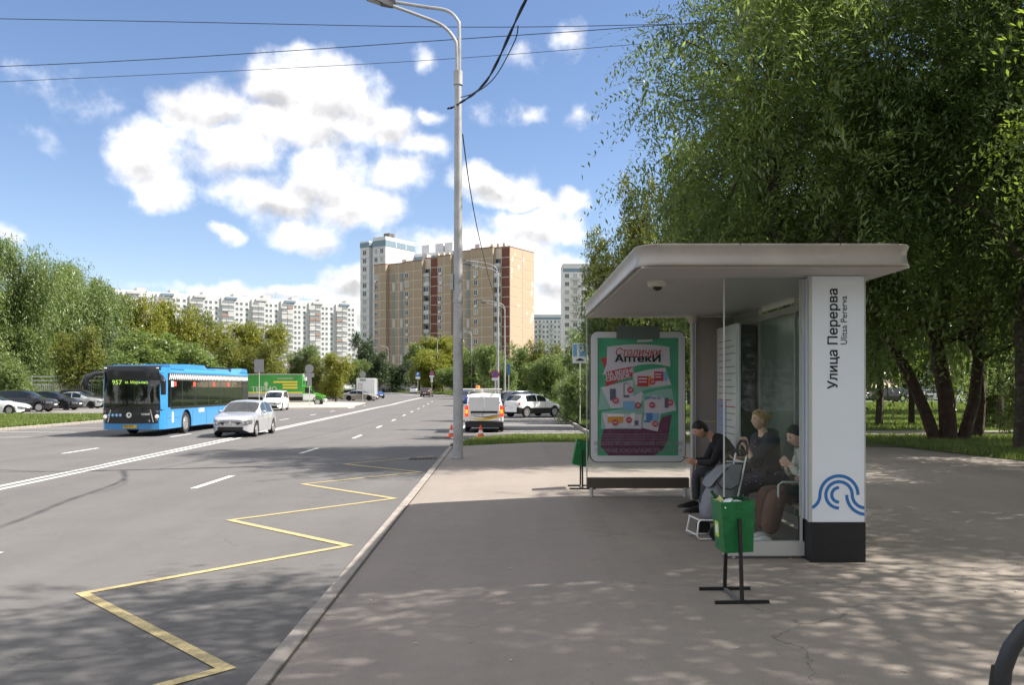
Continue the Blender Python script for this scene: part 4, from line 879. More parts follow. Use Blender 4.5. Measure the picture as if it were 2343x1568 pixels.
# signs
m_signback = mat('sign_back', (.27,.275,.28), .5, .4)
m_blue = mat('sign_blue', (.03,.14,.42), .4); m_blue2 = mat('sign_pale_blue', (.16,.36,.58), .4); m_sw = mat('sign_white', (.72,.72,.72), .5); m_sr = mat('sign_red', (.5,.03,.03), .4)
def sign(px, Y, z0, H, shapes, label, r=.035):
    t = thing('traffic_sign', label, 'traffic sign', (X(px, Y), Y, z0)); MB().tube([(0, 0, -.1), (0, 0, H)], r, 8).build('post', m_lsteel, t)
    for si, s in enumerate(shapes):
        kind, zc, a, b_, m = s[:5]; dy = -.004*si
        g_ = MB()
        if kind == 'disc': g_.lathe([(a, -.07+dy), (a, -.055+dy)], 24, (0, 0, zc), 'y')
        else: g_.rbox(-a/2, a/2, -.07+dy, -.055+dy, zc-b_/2, zc+b_/2, .004)
        o = g_.build('sign_plate', m, t, smooth=0)
        for e in s[5:]:
            if e[0] == 'text': text(e[1], e[2], e[3], o, (e[4], -.076+dy, zc+e[5]), ext=.001, name='letter', bold=e[6] if len(e) > 6 else 0)
            if e[0] == 'disc': MB().lathe([(e[1], -.076), (e[1], -.072)], 20, (0, 0, zc), 'y').build('sign_field', e[2], o, smooth=0)
            if e[0] == 'bar':
                M4 = Matrix.Translation((0, 0, zc)) @ Matrix.Rotation(e[3], 4, 'Y'); MB().box(-e[1]/2, e[1]/2, -.08, -.077, -e[2]/2, e[2]/2, M4).build('slash', m_sr, o, smooth=0)
            if e[0] == 'car': MB().prism([(-.2,-.05),(.2,-.05),(.21,.0),(.12,.03),(.07,.08),(-.08,.08),(-.13,.02),(-.21,.0)], -.092, -.084, 'y', Matrix.Translation((0, 0, zc))).build('car_symbol', m_dark, o, smooth=0)
            if e[0] == 'arrow': MB().prism([(-.03,-.2),(.03,-.2),(.03,.1),(.07,.1),(0,.22),(-.07,.1),(-.03,.1)], -.092, -.084, 'y', Matrix.Translation((0, 0, zc))).build('arrow_symbol', m_dark, o, smooth=0)
    return t
zs = -.3
sign(1327, 46, zs, Z(785, 46)+.3, [('rect', Z(805, 46)+.3, .82, .88, m_sw), ('rect', Z(805, 46)+.3, .76, .82, m_blue2, ('text', 'P', .9, m_sw, .02, 0, .02)), ('rect', Z(824, 46)+.3, .8, .36, m_sw, ('car',))], 'blue and white parking sign with a car plate left of the shelter')
sign(593, 82, base_z(82), Z(824, 82)+.37, [('rect', Z(832, 82)+.37, .92, .78, m_signback), ('rect', Z(847, 82)+.37, .92, .46, m_signback)], 'grey back of a square sign with a plate, behind the bus rear')
sign(708, 86, base_z(86), Z(834, 86)+.37, [('disc', Z(844, 86)+.37, .44, 0, m_signback), ('rect', Z(859, 86)+.37, .98, .42, m_signback), ('rect', Z(874, 86)+.37, .5, .9, m_signback)], 'grey backs of a round sign and two plates before the green truck cab')
sign(830, 112, base_z(112), Z(851, 112)+.3, [('disc', Z(858, 112)+.3, .43, 0, m_signback), ('rect', Z(870, 112)+.3, .8, .34, m_signback)], 'grey back of a round sign in front of the white box van')
sign(956, 170, base_z(170), Z(855, 170), [('rect', Z(859, 170), .9, .9, m_blue, ('text', 'P', .85, m_sw, 0, 0, .02)), ('rect', Z(867, 170), .9, .42, m_sw)], 'small blue parking sign far off above the white sedan')
sign(988, 165, base_z(165), Z(850, 165), [('disc', Z(856, 165), .42, 0, m_sr, ('disc', .3, m_blue), ('bar', .7, .08, R(45))), ('rect', Z(863, 165), .95, .3, m_sw), ('rect', Z(871, 165), .45, .9, m_sw, ('arrow',))], 'small round no parking sign with plates on the far lawn')
sign(1133, 63, base_z(63), Z(850, 63)+.3, [('disc', Z(858, 63)+.4, .3, 0, m_sr, ('disc', .22, m_blue), ('bar', .5, .05, R(45)), ('bar', .5, .05, R(-45))), ('rect', Z(869, 63)+.4, .5, .2, m_sw)], 'red and blue no stopping sign beside the nearer thin lamp post')
sign(1164, 80, base_z(80), Z(838, 80)+.3, [('rect', Z(844, 80)+.3, .22, 1.0, m_blue)], 'narrow dark blue sign right of the thin lamp posts')
# ================================================================ cars
def paint(name, col, metal=.35, rough=.28): return MATS.get(name) or mat(name, col, rough, metal, .6, coat=.8)
m_well = mat('wheel_well', (.01,.01,.01), .9)
def wheel_mesh(r, wd, style='alloy', n=10):
    k = ('w', round(r, 2), style, n)
    if k not in WM:
        b = MB(); h = wd/2; b.lathe([(r*.66, -h*.9), (r*.93, -h), (r, -h*.7), (r, h*.7), (r*.93, h), (r*.66, h*.9)], 28, axis='x', caps=False)
        q = MB(); q.lathe([(r*.67, -.0), (r*.67, h*.86), (r*.60, h*.9), (r*.57, h*.45), (.01, h*.42)], 24, axis='x', caps=False)
        q.lathe([(.13*r, h*.4), (.13*r, h*.75), (.02, h*.8)], 10, axis='x')
        for i in range(n):
            a = 2*math.pi*i/n; M4 = Matrix.Rotation(a, 4, 'X'); q.use(0).loft([[M4 @ Vector(v) for v in ring] for ring in ([(h*.45,-.07*r,.1*r),(h*.78,-.05*r,.1*r),(h*.78,.05*r,.1*r),(h*.45,.07*r,.1*r)],[(h*.45,-.09*r,.62*r),(h*.86,-.05*r,.62*r),(h*.86,.05*r,.62*r),(h*.45,.09*r,.62*r)])])
        d = MB(); d.lathe([(r*.56, h*.44), (.02, h*.41)], 20, axis='x')
        WM[k] = (b.mesh('wheel', m_rub, 40), q.mesh('rim', m_rim if style == 'alloy' else m_dkrim, 40))
    return WM[k]
def smooth_interp(xs, ys, s, w_=.05):
    return sum(np.interp(s+d, xs, ys) for d in (-w_, 0, w_))/3
def car(name, label, loc, rz, pm, L=4.35, W=1.73, top=None, belt=.93, wheels=(.85, 3.45), wr=.31, clear=.2, plan=None, group=None, side=(), screen=(1.15, 1.85), rear=(3.3, 3.9), rim='alloy', spokes=10,
        grille='bar', cat='car', lights_on=False, rails=False, plate=None, cladding=False, roof_taper=.36, bump=None):
    """local frame: nose at y=0, tail at y=L, x across, z up"""
    t = thing(name, label, cat, loc, rz, group); hw = W/2
    tx, tz_ = zip(*top); plan = plan or [(0, .62), (.12, .80), (.4, .95), (.9, 1), (L-.9, 1), (L-.35, .94), (L-.08, .8), (L, .68)]
    px_, pw = zip(*plan)
    S = sorted(set([0, .03, .08, .15]+list(np.arange(.25, L-.2, .09))+[L-.15, L-.08, L-.03, L]+[w_+o for w_ in wheels for o in (-wr*1.17, wr*1.17)]))
    def zt(s): return float(smooth_interp(tx, tz_, s))
    def hwd(s): return float(np.interp(s, px_, pw))*hw
    def ring(s):
        z = zt(s); w_ = hwd(s); zb_ = clear+ .12*max(0, 1-s/.2)+.14*max(0, 1-(L-s)/.3); za = zb_
        for c in wheels:
            q = (wr*1.17)**2-(s-c)**2
            if q > 0: za = max(za, wr+math.sqrt(q))
        bl = min(belt, z-.04); g = min(1, max(0, (z-belt-.02)/.42)); g = g*g*(3-2*g)
        x5 = w_*.955; zz5 = bl if z > belt+.04 else z-.045
        x6 = (1-g)*x5*.86+g*(x5-roof_taper*max(0, z-.06-belt)); z6 = (1-g)*(z-.012)+g*(z-.055); z6 = max(z6, zz5+.004)
        zm = max(.5*(zb_+zz5), za+.03); zm = min(zm, zz5-.06); zs_ = min(zz5-.03, max(zz5-.12, zm+.02))
        za = min(za, zm-.02)
        return [(0, zb_), (w_-.3 if w_ > .5 else w_*.6, zb_), (w_-.3 if w_ > .5 else w_*.6, za), (w_*.965, za), (w_*1.0, zm), (w_*.985, zs_), (x5, zz5), (x6, z6), (x6*.7, z6+.7*(z+.012-z6)), (0, z+.018)]
    b = MB(); V = []; n = 19; wellrows = []
    rings = []
    for s in S:
        r_ = ring(s); full = [(x, s, z) for x, z in r_]+[(-x, s, z) for x, z in reversed(r_[1:-1])]; rings.append(full)
    nn = len(rings[0]); b.add([p for r_ in rings for p in r_][0:], [])
    for i in range(len(S)-1):
        for j in range(nn):
            k = (j+1) % nn; b.f.append([i*nn+j, i*nn+k, (i+1)*nn+k, (i+1)*nn+j]); b.m.append(1 if (j in (0, 1, 2) or j >= nn-3) else (2 if cladding and (j == 3 or j == nn-4) else 0))
    b.f.append(list(range(nn))[::-1]); b.m.append(0); b.f.append([(len(S)-1)*nn+j for j in range(nn)]); b.m.append(0)
    b.build('body', [pm, m_well, m_black], t, smooth=38)
    # side windows
    for s0, s1 in side:
        for sg in (-1, 1):
            q = MB(); rows = []
            for s in np.linspace(s0, s1, 10):
                r_ = ring(s); (x5, z5), (x6, z6) = r_[6], r_[7]; lo = .06; hi = .93 if z6-z5 > .15 else .5
                e = min(1, min(s-s0, s1-s)/.05+.0); hi2 = hi
                rows.append([(sg*(x5+(x6-x5)*f+.006), s, z5+(z6-z5)*f+.004) for f in (lo, (lo+hi2)/2, hi2)])
            q.loft(rows, closed=False); q.build('side_window', m_glassdk, t, smooth=50)
    def topglass(s0, s1, nm, wf=.93):
        q = MB(); rows = []; dz = (zt(s1)-zt(s0)); nrm = Vector((0, -dz, (s1-s0))).normalized()*.012
        for s in np.linspace(s0, s1, 9):
            r_ = ring(s); x6, z6 = r_[7]; x7, z7 = r_[8]; _, z8 = r_[9]
            rows.append([(f*1.0, s+nrm.y, zz_+nrm.z) for f, zz_ in ((-x6*wf, z6+(z7-z6)*.25), (-x7, z7), (0, z8), (x7, z7), (x6*wf, z6+(z7-z6)*.25))])
        q.loft(rows, closed=False); q.build(nm, m_glassdk, t, smooth=50)
    topglass(*screen, 'windscreen'); topglass(*rear, 'rear_window')
    for c in wheels:
        for sg in (-1, 1):
            a, r2 = wheel_mesh(wr, .2, rim, spokes); o = link('wheel', a, t, (sg*(hw-.115), c, wr), (0, 0, 0 if sg > 0 else math.pi)); link('rim', r2, o)
    # door seams, mirrors, handles
    zn = zt(.05)
    for sg in (-1, 1):
        ms_ = screen[0]+.42; xx = ring(ms_)[6][0]
        MB().sphere((sg*(xx+.1), ms_, belt+.07), (.09, .06, .06), 10, 6).build('mirror', pm, t)
        for s in [a for a, _ in side]:
            x_ = ring(s+.75)[5][0]; MB().rbox(sg*x_-.012, sg*x_+.012, s+.66, s+.84, belt-.14, belt-.115, .004).build('door_handle', pm, t)
        for s in (side[0][0]+.1, side[-1][0], side[-1][1]+.02):
            z_ = [ring(s)[k] for k in (4, 5, 6)]; MB().add([(sg*(x+.003), s-.008, z) for x, z in z_]+[(sg*(x+.003), s+.008, z) for x, z in z_], [(0, 1, 4, 3), (1, 2, 5, 4)]).build('door_seam', m_black, t, smooth=0)
        # lamps
        yf = lambda f: float(np.interp(f, pw[:4], px_[:4]))
        q = MB(); q.loft([[(sg*hw*f, yf(f)-d, zn-zl), (sg*hw*f, yf(f)-d+.03, zn-zh), (sg*hw*f*.92, yf(f)+.2, zn-zh), (sg*hw*f*.92, yf(f)+.2, zn-zl)] for f, zl, zh, d in ((.50, .20, .10, .03), (.64, .22, .075, .03), (.78, .22, .055, .03), (.90, .20, .04, .03), (.965, .16, .03, .022))]); o = q.build('headlight', m_headl, t, smooth=30)
        for f in (.62, .78): MB().lathe([(.048, yf(f)-.045), (.04, yf(f)-.03)], 12, (sg*hw*f, 0, zn-.145), 'y').build('headlight_bulb', m_chrome, o)
        w_ = hwd(L-.12); zr = min(belt, zt(L-.15)) if rear[1] < L-.5 else belt; q = MB(); q.loft([[(sg*w_*.68, L+.012, zr-.2), (sg*w_*.68, L-.01, zr-.05), (sg*w_*.68, L-.1, zr-.05), (sg*w_*.68, L-.1, zr-.2)], [(sg*w_*1.02, L-.1, zr-.2), (sg*w_*1.02, L-.12, zr-.03), (sg*w_*1.03, L-.32, zr-.03), (sg*w_*1.03, L-.3, zr-.16)]]); q.build('tail_light', m_redlit if lights_on else m_red, t, smooth=30)
        MB().lathe([(.055, -.012), (.05, .0)], 12, (sg*hwd(.05)*.82, .02, clear+.2), 'y').build('fog_lamp', m_headl, t)
    w0 = hwd(0)
    MB().prism([(-w0*.80, zn-.10), (w0*.80, zn-.10), (w0*.70, zn-.20), (.25, zn-.24), (-.25, zn-.24), (-w0*.70, zn-.20)], -.026, .05, 'y').build('grille', m_black, t, smooth=0)
    MB().rbox(-w0*.95, w0*.95, -.024, .05, clear+.10, clear+.24, .01).build('lower_grille', m_black, t, smooth=0)
    MB().box(-w0*.74, w0*.74, -.034, -.024, zn-.125, zn-.11).build('grille_trim', m_chrome, t, smooth=0)
    for y_, s_ in ((-.03, -1), (L+.012, 1)):
        z_ = clear+.29 if s_ < 0 else clear+.42; o = MB().box(-.26, .26, y_, y_+.016, z_, z_+.11).build('number_plate', m_plate, t, smooth=0)
        if plate: text(plate, .1, m_dark, o, (0, y_-.002 if s_ < 0 else y_+.018, z_+.055), (R(90), 0, 0 if s_ < 0 else math.pi), ext=.0005, name='plate_number')
    if rails:
        for sg in (-1, 1): MB().tube([(sg*hw*.68, screen[1]+.1, zt(screen[1]+.1)+.0), (sg*hw*.7, screen[1]+.2, zt(screen[1]+.2)+.06), (sg*hw*.7, rear[0]-.1, zt(rear[0]-.1)+.06), (sg*hw*.68, rear[0], zt(rear[0])+.01)], .018, 6).build('roof_rail', m_black if pm is not m_blk else m_chrome, t)
    return t
p_silver = paint('paint_silver', (.46,.47,.50), .4, .3); p_white = paint('paint_white', (.78,.79,.80), 0, .25); m_blk = p_black = paint('paint_black', (.008,.008,.011), .2, .15)
p_dark = paint('paint_charcoal', (.025,.025,.03), .4, .2); p_blue = paint('paint_blue', (.02,.06,.22), .3, .2); p_grey = paint('paint_grey', (.42,.43,.42), .5, .28); p_taupe = paint('paint_taupe', (.42,.385,.345), .45, .25)
p_brown = paint('paint_darkbrown', (.05,.025,.02), .3, .2); p_cream = paint('paint_sand', (.55,.42,.28), .2, .3); p_red = paint('paint_red', (.3,.03,.02), .2, .2)
SEDAN = dict(L=4.35, W=1.73, top=[(0,.70),(.08,.80),(.35,.89),(1.05,.99),(1.2,1.01),(1.95,1.43),(2.3,1.5),(2.9,1.5),(3.25,1.42),(3.75,1.08),(3.9,1.04),(4.25,1.02),(4.35,.92)], belt=.95, screen=(1.2,1.93), rear=(3.28,3.78), side=((1.72,2.45),(2.53,3.3)), wheels=(.83,3.46), wr=.31)
HATCH = dict(L=4.3, W=1.8, top=[(0,.68),(.1,.78),(.35,.88),(1.0,1.02),(1.1,1.05),(1.9,1.5),(2.3,1.57),(3.2,1.56),(3.7,1.48),(4.1,1.1),(4.25,1.0),(4.3,.8)], belt=1.0, screen=(1.12,1.88), rear=(3.72,4.1), side=((1.65,2.45),(2.53,3.45)), wheels=(.83,3.45), wr=.33)
SUV = dict(L=4.5, W=1.84, top=[(0,.8),(.1,.92),(.35,1.02),(1.0,1.12),(1.15,1.16),(1.85,1.6),(2.3,1.69),(3.4,1.69),(3.9,1.62),(4.3,1.15),(4.45,1.05),(4.5,.85)], belt=1.1, screen=(1.17,1.83), rear=(3.92,4.3), side=((1.65,2.45),(2.53,3.35),(3.42,3.85)), wheels=(.87,3.6), wr=.36, clear=.24)
SPORT = dict(L=4.5, W=1.75, top=[(0,.58),(.1,.66),(.4,.76),(1.2,.9),(1.35,.93),(2.1,1.32),(2.5,1.38),(3.0,1.36),(3.4,1.26),(3.8,1.02),(4.35,.98),(4.5,.85)], belt=.86, screen=(1.37,2.1), rear=(3.42,3.82), side=((1.85,2.6),(2.68,3.35)), wheels=(.88,3.5), wr=.32, clear=.16)
FAST = dict(L=4.9, W=1.9, top=[(0,.6),(.12,.74),(.5,.86),(1.1,.97),(1.25,1.0),(2.1,1.4),(2.6,1.47),(3.1,1.45),(3.8,1.3),(4.5,1.07),(4.8,1.03),(4.9,.9)], belt=.93, screen=(1.3,2.1), rear=(3.7,4.4), side=((1.85,2.65),(2.72,3.7)), wheels=(.9,3.85), wr=.35, clear=.17)
VAN = dict(L=4.2, W=1.75, top=[(0,.72),(.1,.82),(.4,.92),(.95,1.04),(1.05,1.07),(1.75,1.6),(2.1,1.72),(3.6,1.76),(4.0,1.72),(4.15,1.3),(4.2,.9)], belt=1.05, screen=(1.08,1.75), rear=(3.99,4.12), side=((1.55,2.3),), wheels=(.8,3.5), wr=.32, roof_taper=.2, plan=[(0,.62),(.12,.82),(.4,.95),(.9,1),(3.6,1),(4.1,.98),(4.2,.94)])
def at(px, Y, dz=0): x = X(px, Y); return (x, Y, road_z(x, Y)+dz)
# silver sedan driving towards the camera
c1 = car('sedan_car', 'silver grey saloon car driving towards the camera beside the blue bus', at(527, 34.6), R(1), p_silver, spokes=8, plate='Т955НМ 799', **SEDAN)
zn = .0; MB().prism([(0, .085), (.05, 0), (0, -.085), (-.05, 0)], -.035, -.02, 'y', Matrix.Translation((0, 0, .615))).build('brand_badge', m_chrome, c1, smooth=0)
for sg in (-1, 1): MB().prism([(.07*sg, .635), (.5*sg, .66), (.5*sg, .645), (.07*sg, .612)], -.034, -.02, 'y').build('grille_trim', m_chrome, c1, smooth=0)
# white estate behind it
van0 = dict(VAN); van0.update(side=((1.55,2.3),(2.38,3.1),(3.18,3.75)), L=4.45)
car('estate_car', 'white estate car with roof rails behind the silver saloon', at(620, 74), R(5), p_white, rails=True, spokes=6, **VAN | dict(side=((1.5,2.25),(2.33,3.05),(3.12,3.8))))
# light commercial van seen from behind with its hazard lights on
v = car('delivery_van', 'white delivery van seen from behind with wave stripes and hazard lights on', (X(1104, 38.2), 38.2, -.33), R(180), p_white, lights_on=True, **(VAN | dict(W=1.78)))
v.rotation_euler = (0, 0, R(180+1)); v.location = (X(1104, 38.4), 42.6, -.34)
Lv = 4.2
for k_ in [o for o in v.children if o.name.startswith(('tail_light', 'rear_window', 'number_plate'))]: bpy.data.objects.remove(k_)
def vb(nm, m, f): b = MB(); f(b); return b.build(nm, m, v, smooth=30)
p_vg = mat('van_panel', (.74,.745,.75), .35)
vb('rear_door', p_vg, lambda b: b.rbox(-.70, -.005, Lv-.02, Lv+.035, .52, 1.60, .02)); vb('rear_door', p_vg, lambda b: b.rbox(.005, .70, Lv-.02, Lv+.035, .52, 1.60, .02))
vb('rear_bumper', m_black, lambda b: b.rbox(-.86, .86, Lv-.15, Lv+.07, .24, .50, .04))
vb('door_trim', m_black, lambda b: b.box(-.6, .6, Lv+.035, Lv+.06, .86, .95))
o = vb('number_plate', m_plate, lambda b: b.box(.05, .6, Lv+.036, Lv+.05, .70, .83)); text('Т942ХХ 77', .12, m_dark, o, (.32, Lv+.053, .765), (R(90), 0, math.pi), ext=.0005, name='plate_number')
def wave(b, z0, amp, th, x0=-.69, x1=.69, ph=0):
    n = 16; up = []; lo = []
    for i in range(n+1):
        x = x0+(x1-x0)*i/n; z = z0+amp*math.sin((x-x0)/(x1-x0)*math.pi*1.5+ph); up.append((x, z+th*math.sin(math.pi*(.12+.88*i/n)))); lo.append((x, z))
    for i in range(n): b.add([(lo[i][0], Lv+.037, lo[i][1]), (lo[i+1][0], Lv+.037, lo[i+1][1]), (up[i+1][0], Lv+.037, up[i+1][1]), (up[i][0], Lv+.037, up[i][1])], [(0, 1, 2, 3)])
vb('wave_stripe', mat('stripe_yellow', (.65,.48,.05), .4), lambda b: wave(b, .60, .07, .09, ph=2.2)); vb('wave_stripe', mat('stripe_orange', (.60,.30,.06), .4), lambda b: wave(b, .66, .05, .09, -.69, .1, 1.8)); vb('wave_stripe', mat('stripe_navy', (.06,.07,.12), .4), lambda b: wave(b, .72, .06, .035, ph=2.0))
for sg in (-1, 1):
    o = vb('tail_light', m_redlit, lambda b: b.loft([[(sg*.72, Lv-.1, .70), (sg*.72, Lv+.03, .70), (sg*.72, Lv+.01, 1.22), (sg*.72, Lv-.1, 1.22)], [(sg*.885, Lv-.12, .72), (sg*.87, Lv-.0, .72), (sg*.86, Lv-.03, 1.15), (sg*.87, Lv-.12, 1.15)]]))
    MB().rbox(sg*.79-.055, sg*.79+.055, Lv+.0, Lv+.04, .84, 1.02, .01).build('indicator', m_orlit, o)
    vb('hinge', m_black, lambda b: b.box(sg*.70-.015, sg*.70+.015, Lv+.02, Lv+.05, 1.3, 1.36))
vb('brake_lamp', m_red, lambda b: b.box(-.13, .13, Lv+.0, Lv+.036, 1.645, 1.675))
for y_ in (1.9, 2.7, 3.5): vb('roof_bar', m_lsteel, lambda b: b.box(-.75, .75, y_, y_+.05, 1.82, 1.86).box(-.75, -.71, y_, y_+.05, 1.66, 1.82).box(.71, .75, y_, y_+.05, 1.66, 1.82))
vb('roof_load', mat('load_pipe', (.5,.5,.47), .6), lambda b: b.tube([(-.55, 1.5, 1.91), (-.55, 4.1, 1.91)], .05, 8).tube([(.5, 1.5, 1.9), (.5, 4.1, 1.9)], .04, 8).tube([(-.8, 3.9, 1.93), (1.0, 3.8, 1.93)], .035, 8)); vb('beacon', mat('beacon_orange', (.8,.25,.05), .4), lambda b: b.lathe([(.1, 1.95), (.1, 2.08), (.06, 2.1)], 12, (.3, 3.5, 0)))
# white crossover parked nose to the kerb, seen from the rear side
XR = HATCH | dict(L=4.17, W=1.77, belt=1.03, clear=.22, wr=.345)
x0 = (X(1166, 55), 55.2); car('crossover_car', 'white crossover car with black lower body parked beside the delivery van', (2.95, 59.6, -.33), R(133), p_white, cladding=True, rails=True, spokes=5, **XR)
car('suv_car', 'black off road car with roof rails parked behind the white crossover', (2.6, 68.5, -.33), R(130), p_black, rails=True, **SUV)
# parked on the left, all nose to the right
LY = -.23
for px, Y, pm, spec, lab, rim, sp, dz in [
  (64, 60, p_white, SPORT, 'low white coupe cut by the left photo edge, front nearest the grass', 'alloy', 10, 0),
  (127, 66.5, p_dark, SUV, 'charcoal off road car with silver wheels, leftmost dark parked car', 'alloy', 7, 0),
  (184, 71.5, p_black, HATCH, 'black hatchback with black wheels, parked third from the left', 'dark', 10, 0),
  (238, 77, p_grey, SEDAN | dict(side=((1.72,2.45),(2.53,3.3))), 'old silver grey saloon partly hidden by the bus mirror', 'dark', 10, 0),
  (246, 80.5, p_dark, SUV, 'navy black car behind the old silver saloon', 'alloy', 7, 0),
  (243, 83, p_blue, SUV, 'bright blue off road car in front of the fence', 'alloy', 7, 0),
  (-40, 70, p_grey, HATCH, 'grey car mostly outside the left photo edge', 'alloy', 9, 0),
  (110, 82, p_white, VAN, 'white car far back in the left car park', 'alloy', 9, 0)]:
    x = X(px, Y); car('parked_car', lab, (x, Y, base_z(Y)+.14), R(96), pm, rim=rim, spokes=sp, group='cars parked on the left behind the grass strip', **spec)
# taupe fastback crossing, and others far away
car('electric_car', 'taupe fastback saloon turning out beside the white box van', (X(871, 122), 119, base_z(120)), R(80), p_taupe, rim='dark', **FAST)
car('parked_car', 'dark car partly hidden behind the taupe fastback', (X(842, 130), 128, base_z(128)), R(75), p_dark, **SEDAN)
car('parked_car', 'dark blue small car right of the white box van', (X(868, 132), 134, base_z(133)), R(40), p_blue, **HATCH)
protos = {}
def far_car(key, px, Y, rz, label, group='small cars parked and driving in the distance', z=None):
    kinds = {'black': (p_black, HATCH), 'dark': (p_dark, SUV), 'white': (p_white, SEDAN), 'brown': (p_brown, HATCH), 'cream': (p_cream, SUV), 'blue': (p_blue, SUV), 'grey': (p_grey, SEDAN), 'red': (p_red, HATCH)}
    if key not in protos:
        protos[key] = o = car('distant_car', label, (0, 0, 0), 0, kinds[key][0], **kinds[key][1])
    else: o = copy_tree(protos[key])
    o['label'] = label; o['group'] = group; o.name = 'distant_car'; o.location = (X(px, Y), Y, (base_z(Y)+.02) if z is None else z); o.rotation_euler = (0, 0, R(rz)); return o
far_car('brown', 981, 149, 176, 'dark brown hatchback driving away in the middle of the road', z=road_z(-14, 149))
far_car('white', 947, 186, 186, 'white saloon driving away, left of the dark brown hatchback')
far_car('blue', 1064, 96, 178, 'dark blue car with red lights half hidden by the big lamp post')
for i, (k, px) in enumerate([('dark', 872), ('black', 884), ('black', 896), ('dark', 908), ('black', 918), ('grey', 926), ('white', 936), ('black', 946), ('cream', 955)]):
    far_car(k, px, 214+i % 3, 12, ['leftmost dark car of the distant parked row', 'second dark car of the distant parked row', 'third dark car of the distant row, beside the thin post', 'fourth dark car of the distant parked row', 'black car in the middle of the distant parked row', 'grey car left of the white one in the distant row', 'white car in the distant parked row', 'black car right of the white one in the distant row', 'sand coloured car at the right end of the distant row'][i])
for i, (k, px, Y, rz, lab) in enumerate([('grey', 760, 128, 80, 'grey car glimpsed below the free standing maple'), ('dark', 740, 126, 85, 'dark car glimpsed right of the green truck cab'), ('white', 782, 134, 70, 'white car in shade left of the white box van'), ('dark', 2075, 104, 90, 'black car far off across the sunlit lawn, left one'), ('dark', 2105, 108, 90, 'dark car far off across the sunlit lawn'),
   ('white', 2225, 100, 92, 'white car far off between the tree trunks'), ('grey', 2170, 110, 90, 'grey car far off behind the leaning trunks'), ('white', 2050, 116, 88, 'white car far off just right of the pillar'), ('grey', 1810, 105, 90, 'grey car seen through the shelter glass'), ('white', 1845, 112, 90, 'white car seen through the shelter glass'), ('dark', 2285, 104, 90, 'dark car far off at the right photo edge')]):
    far_car(k, px, Y, rz, lab, z=(-.1 if px > 1500 else None))
# white box van (rear) in the distance
bv = thing('box_van', 'white box van with a picture on its side behind the taupe fastback', 'van', (X(845, 127)-.2, 125, base_z(125)), R(4))
MB().rbox(-1.35, 1.35, 0, 4.2, .75, 3.15, .03).build('cargo_box', p_white, bv); MB().box(-1.3, 1.3, .1, 5.4, .45, .75).build('chassis', m_black, bv, smooth=0)
MB().rbox(-1.0, 1.0, 4.3, 6.0, .5, 2.1, .12).build('cab', p_white, bv); MB().box(-1.1, -.3, -.02, -.005, 1.3, 2.5).build('side_picture', mat('box_picture', (.45,.42,.42), .6, col2=(.75,.72,.7), vs=3), bv, smooth=0)
for y_ in (1.2, 5.2):
    for sg in (-1, 1): a, r2 = wheel_mesh(.36, .2); o = link('wheel', a, bv, (sg*.9, y_, .36), (0, 0, 0 if sg > 0 else math.pi)); link('rim', r2, o)

# ================================================================ green truck
p_tgreen = paint('paint_green', (.10,.42,.03), .1, .3); m_tg = mat('tarp_green', (.045,.26,.045), .6, var=.12, vs=.6); m_tgl = mat('letter_pale', (.40,.48,.37), .6); m_ty = mat('letter_yellow', (.62,.52,.06), .6); m_tgrey = mat('truck_grey', (.32,.33,.33), .6)
tr = thing('box_truck', 'green box truck with grey lower stripe and lettering parked side on', 'truck', (X(744, 96), 96, base_z(96)+.02), R(95))
# local: nose y=0, right side visible after turning
b = MB(); b.box(-1.15, 1.15, 2.35, 8.6, .95, 3.42); b.build('cargo_box', m_tg, tr, smooth=0)
MB().box(-1.165, -1.15, 2.35, 8.6, .95, 1.35).box(1.15, 1.165, 2.35, 8.6, .95, 1.35).build('grey_stripe', m_tgrey, tr, smooth=0); MB().box(-1.17, -1.15, 2.35, 8.6, 1.35, 1.5).box(1.15, 1.17, 2.35, 8.6, 1.35, 1.5).build('yellow_stripe', m_ty, tr, smooth=0)
MB().box(-1.2, 1.2, 2.3, 8.65, 3.42, 3.5).build('roof_edge', m_bgrey, tr, smooth=0)
MB().rbox(-.8, .8, 1.9, 2.34, 2.75, 3.3, .08).build('refrigeration_unit', p_white, tr)
prof = [(0,.55),(.0,1.0),(.12,1.12),(.9,1.35),(1.0,1.4),(1.55,2.05),(1.7,2.15),(2.3,2.18),(2.3,.55)]
MB().prism(prof, -.95, .95, 'x').build('cab', p_tgreen, tr, smooth=20)
MB().prism([(1.25,1.38),(1.62,1.98),(2.12,2.0),(2.12,1.38)], -.965, .965, 'x').build('side_window', m_glassdk, tr, smooth=0)
MB().add([(-.85,.99,1.44),(.85,.99,1.44),(.8,1.5,2.04),(-.8,1.5,2.04)], [(0,1,2,3)]).build('windscreen', m_glassdk, tr, smooth=0)
MB().prism([(.95,.6),(.95,1.25),(2.32,1.3),(2.32,.6)], -.968, .968, 'x').build('door_panel', p_white, tr, smooth=0)
MB().rbox(-1.0, 1.0, -.12, .2, .42, .72, .05).build('bumper', m_tgrey, tr); MB().rbox(-.6, .6, -.03, .05, .78, .98, .02).build('grille', m_black, tr)
for sg in (-1, 1): MB().rbox(sg*.75-.14, sg*.75+.14, -.02, .12, .8, 1.0, .03).build('headlight', m_headl, tr); MB().rbox(sg*1.12-.1, sg*1.12+.1, 1.2, 1.27, 1.3, 1.75, .02).build('mirror', m_black, tr)
MB().box(-.5, .5, 1, 8.4, .5, .92).build('chassis', m_black, tr, smooth=0)
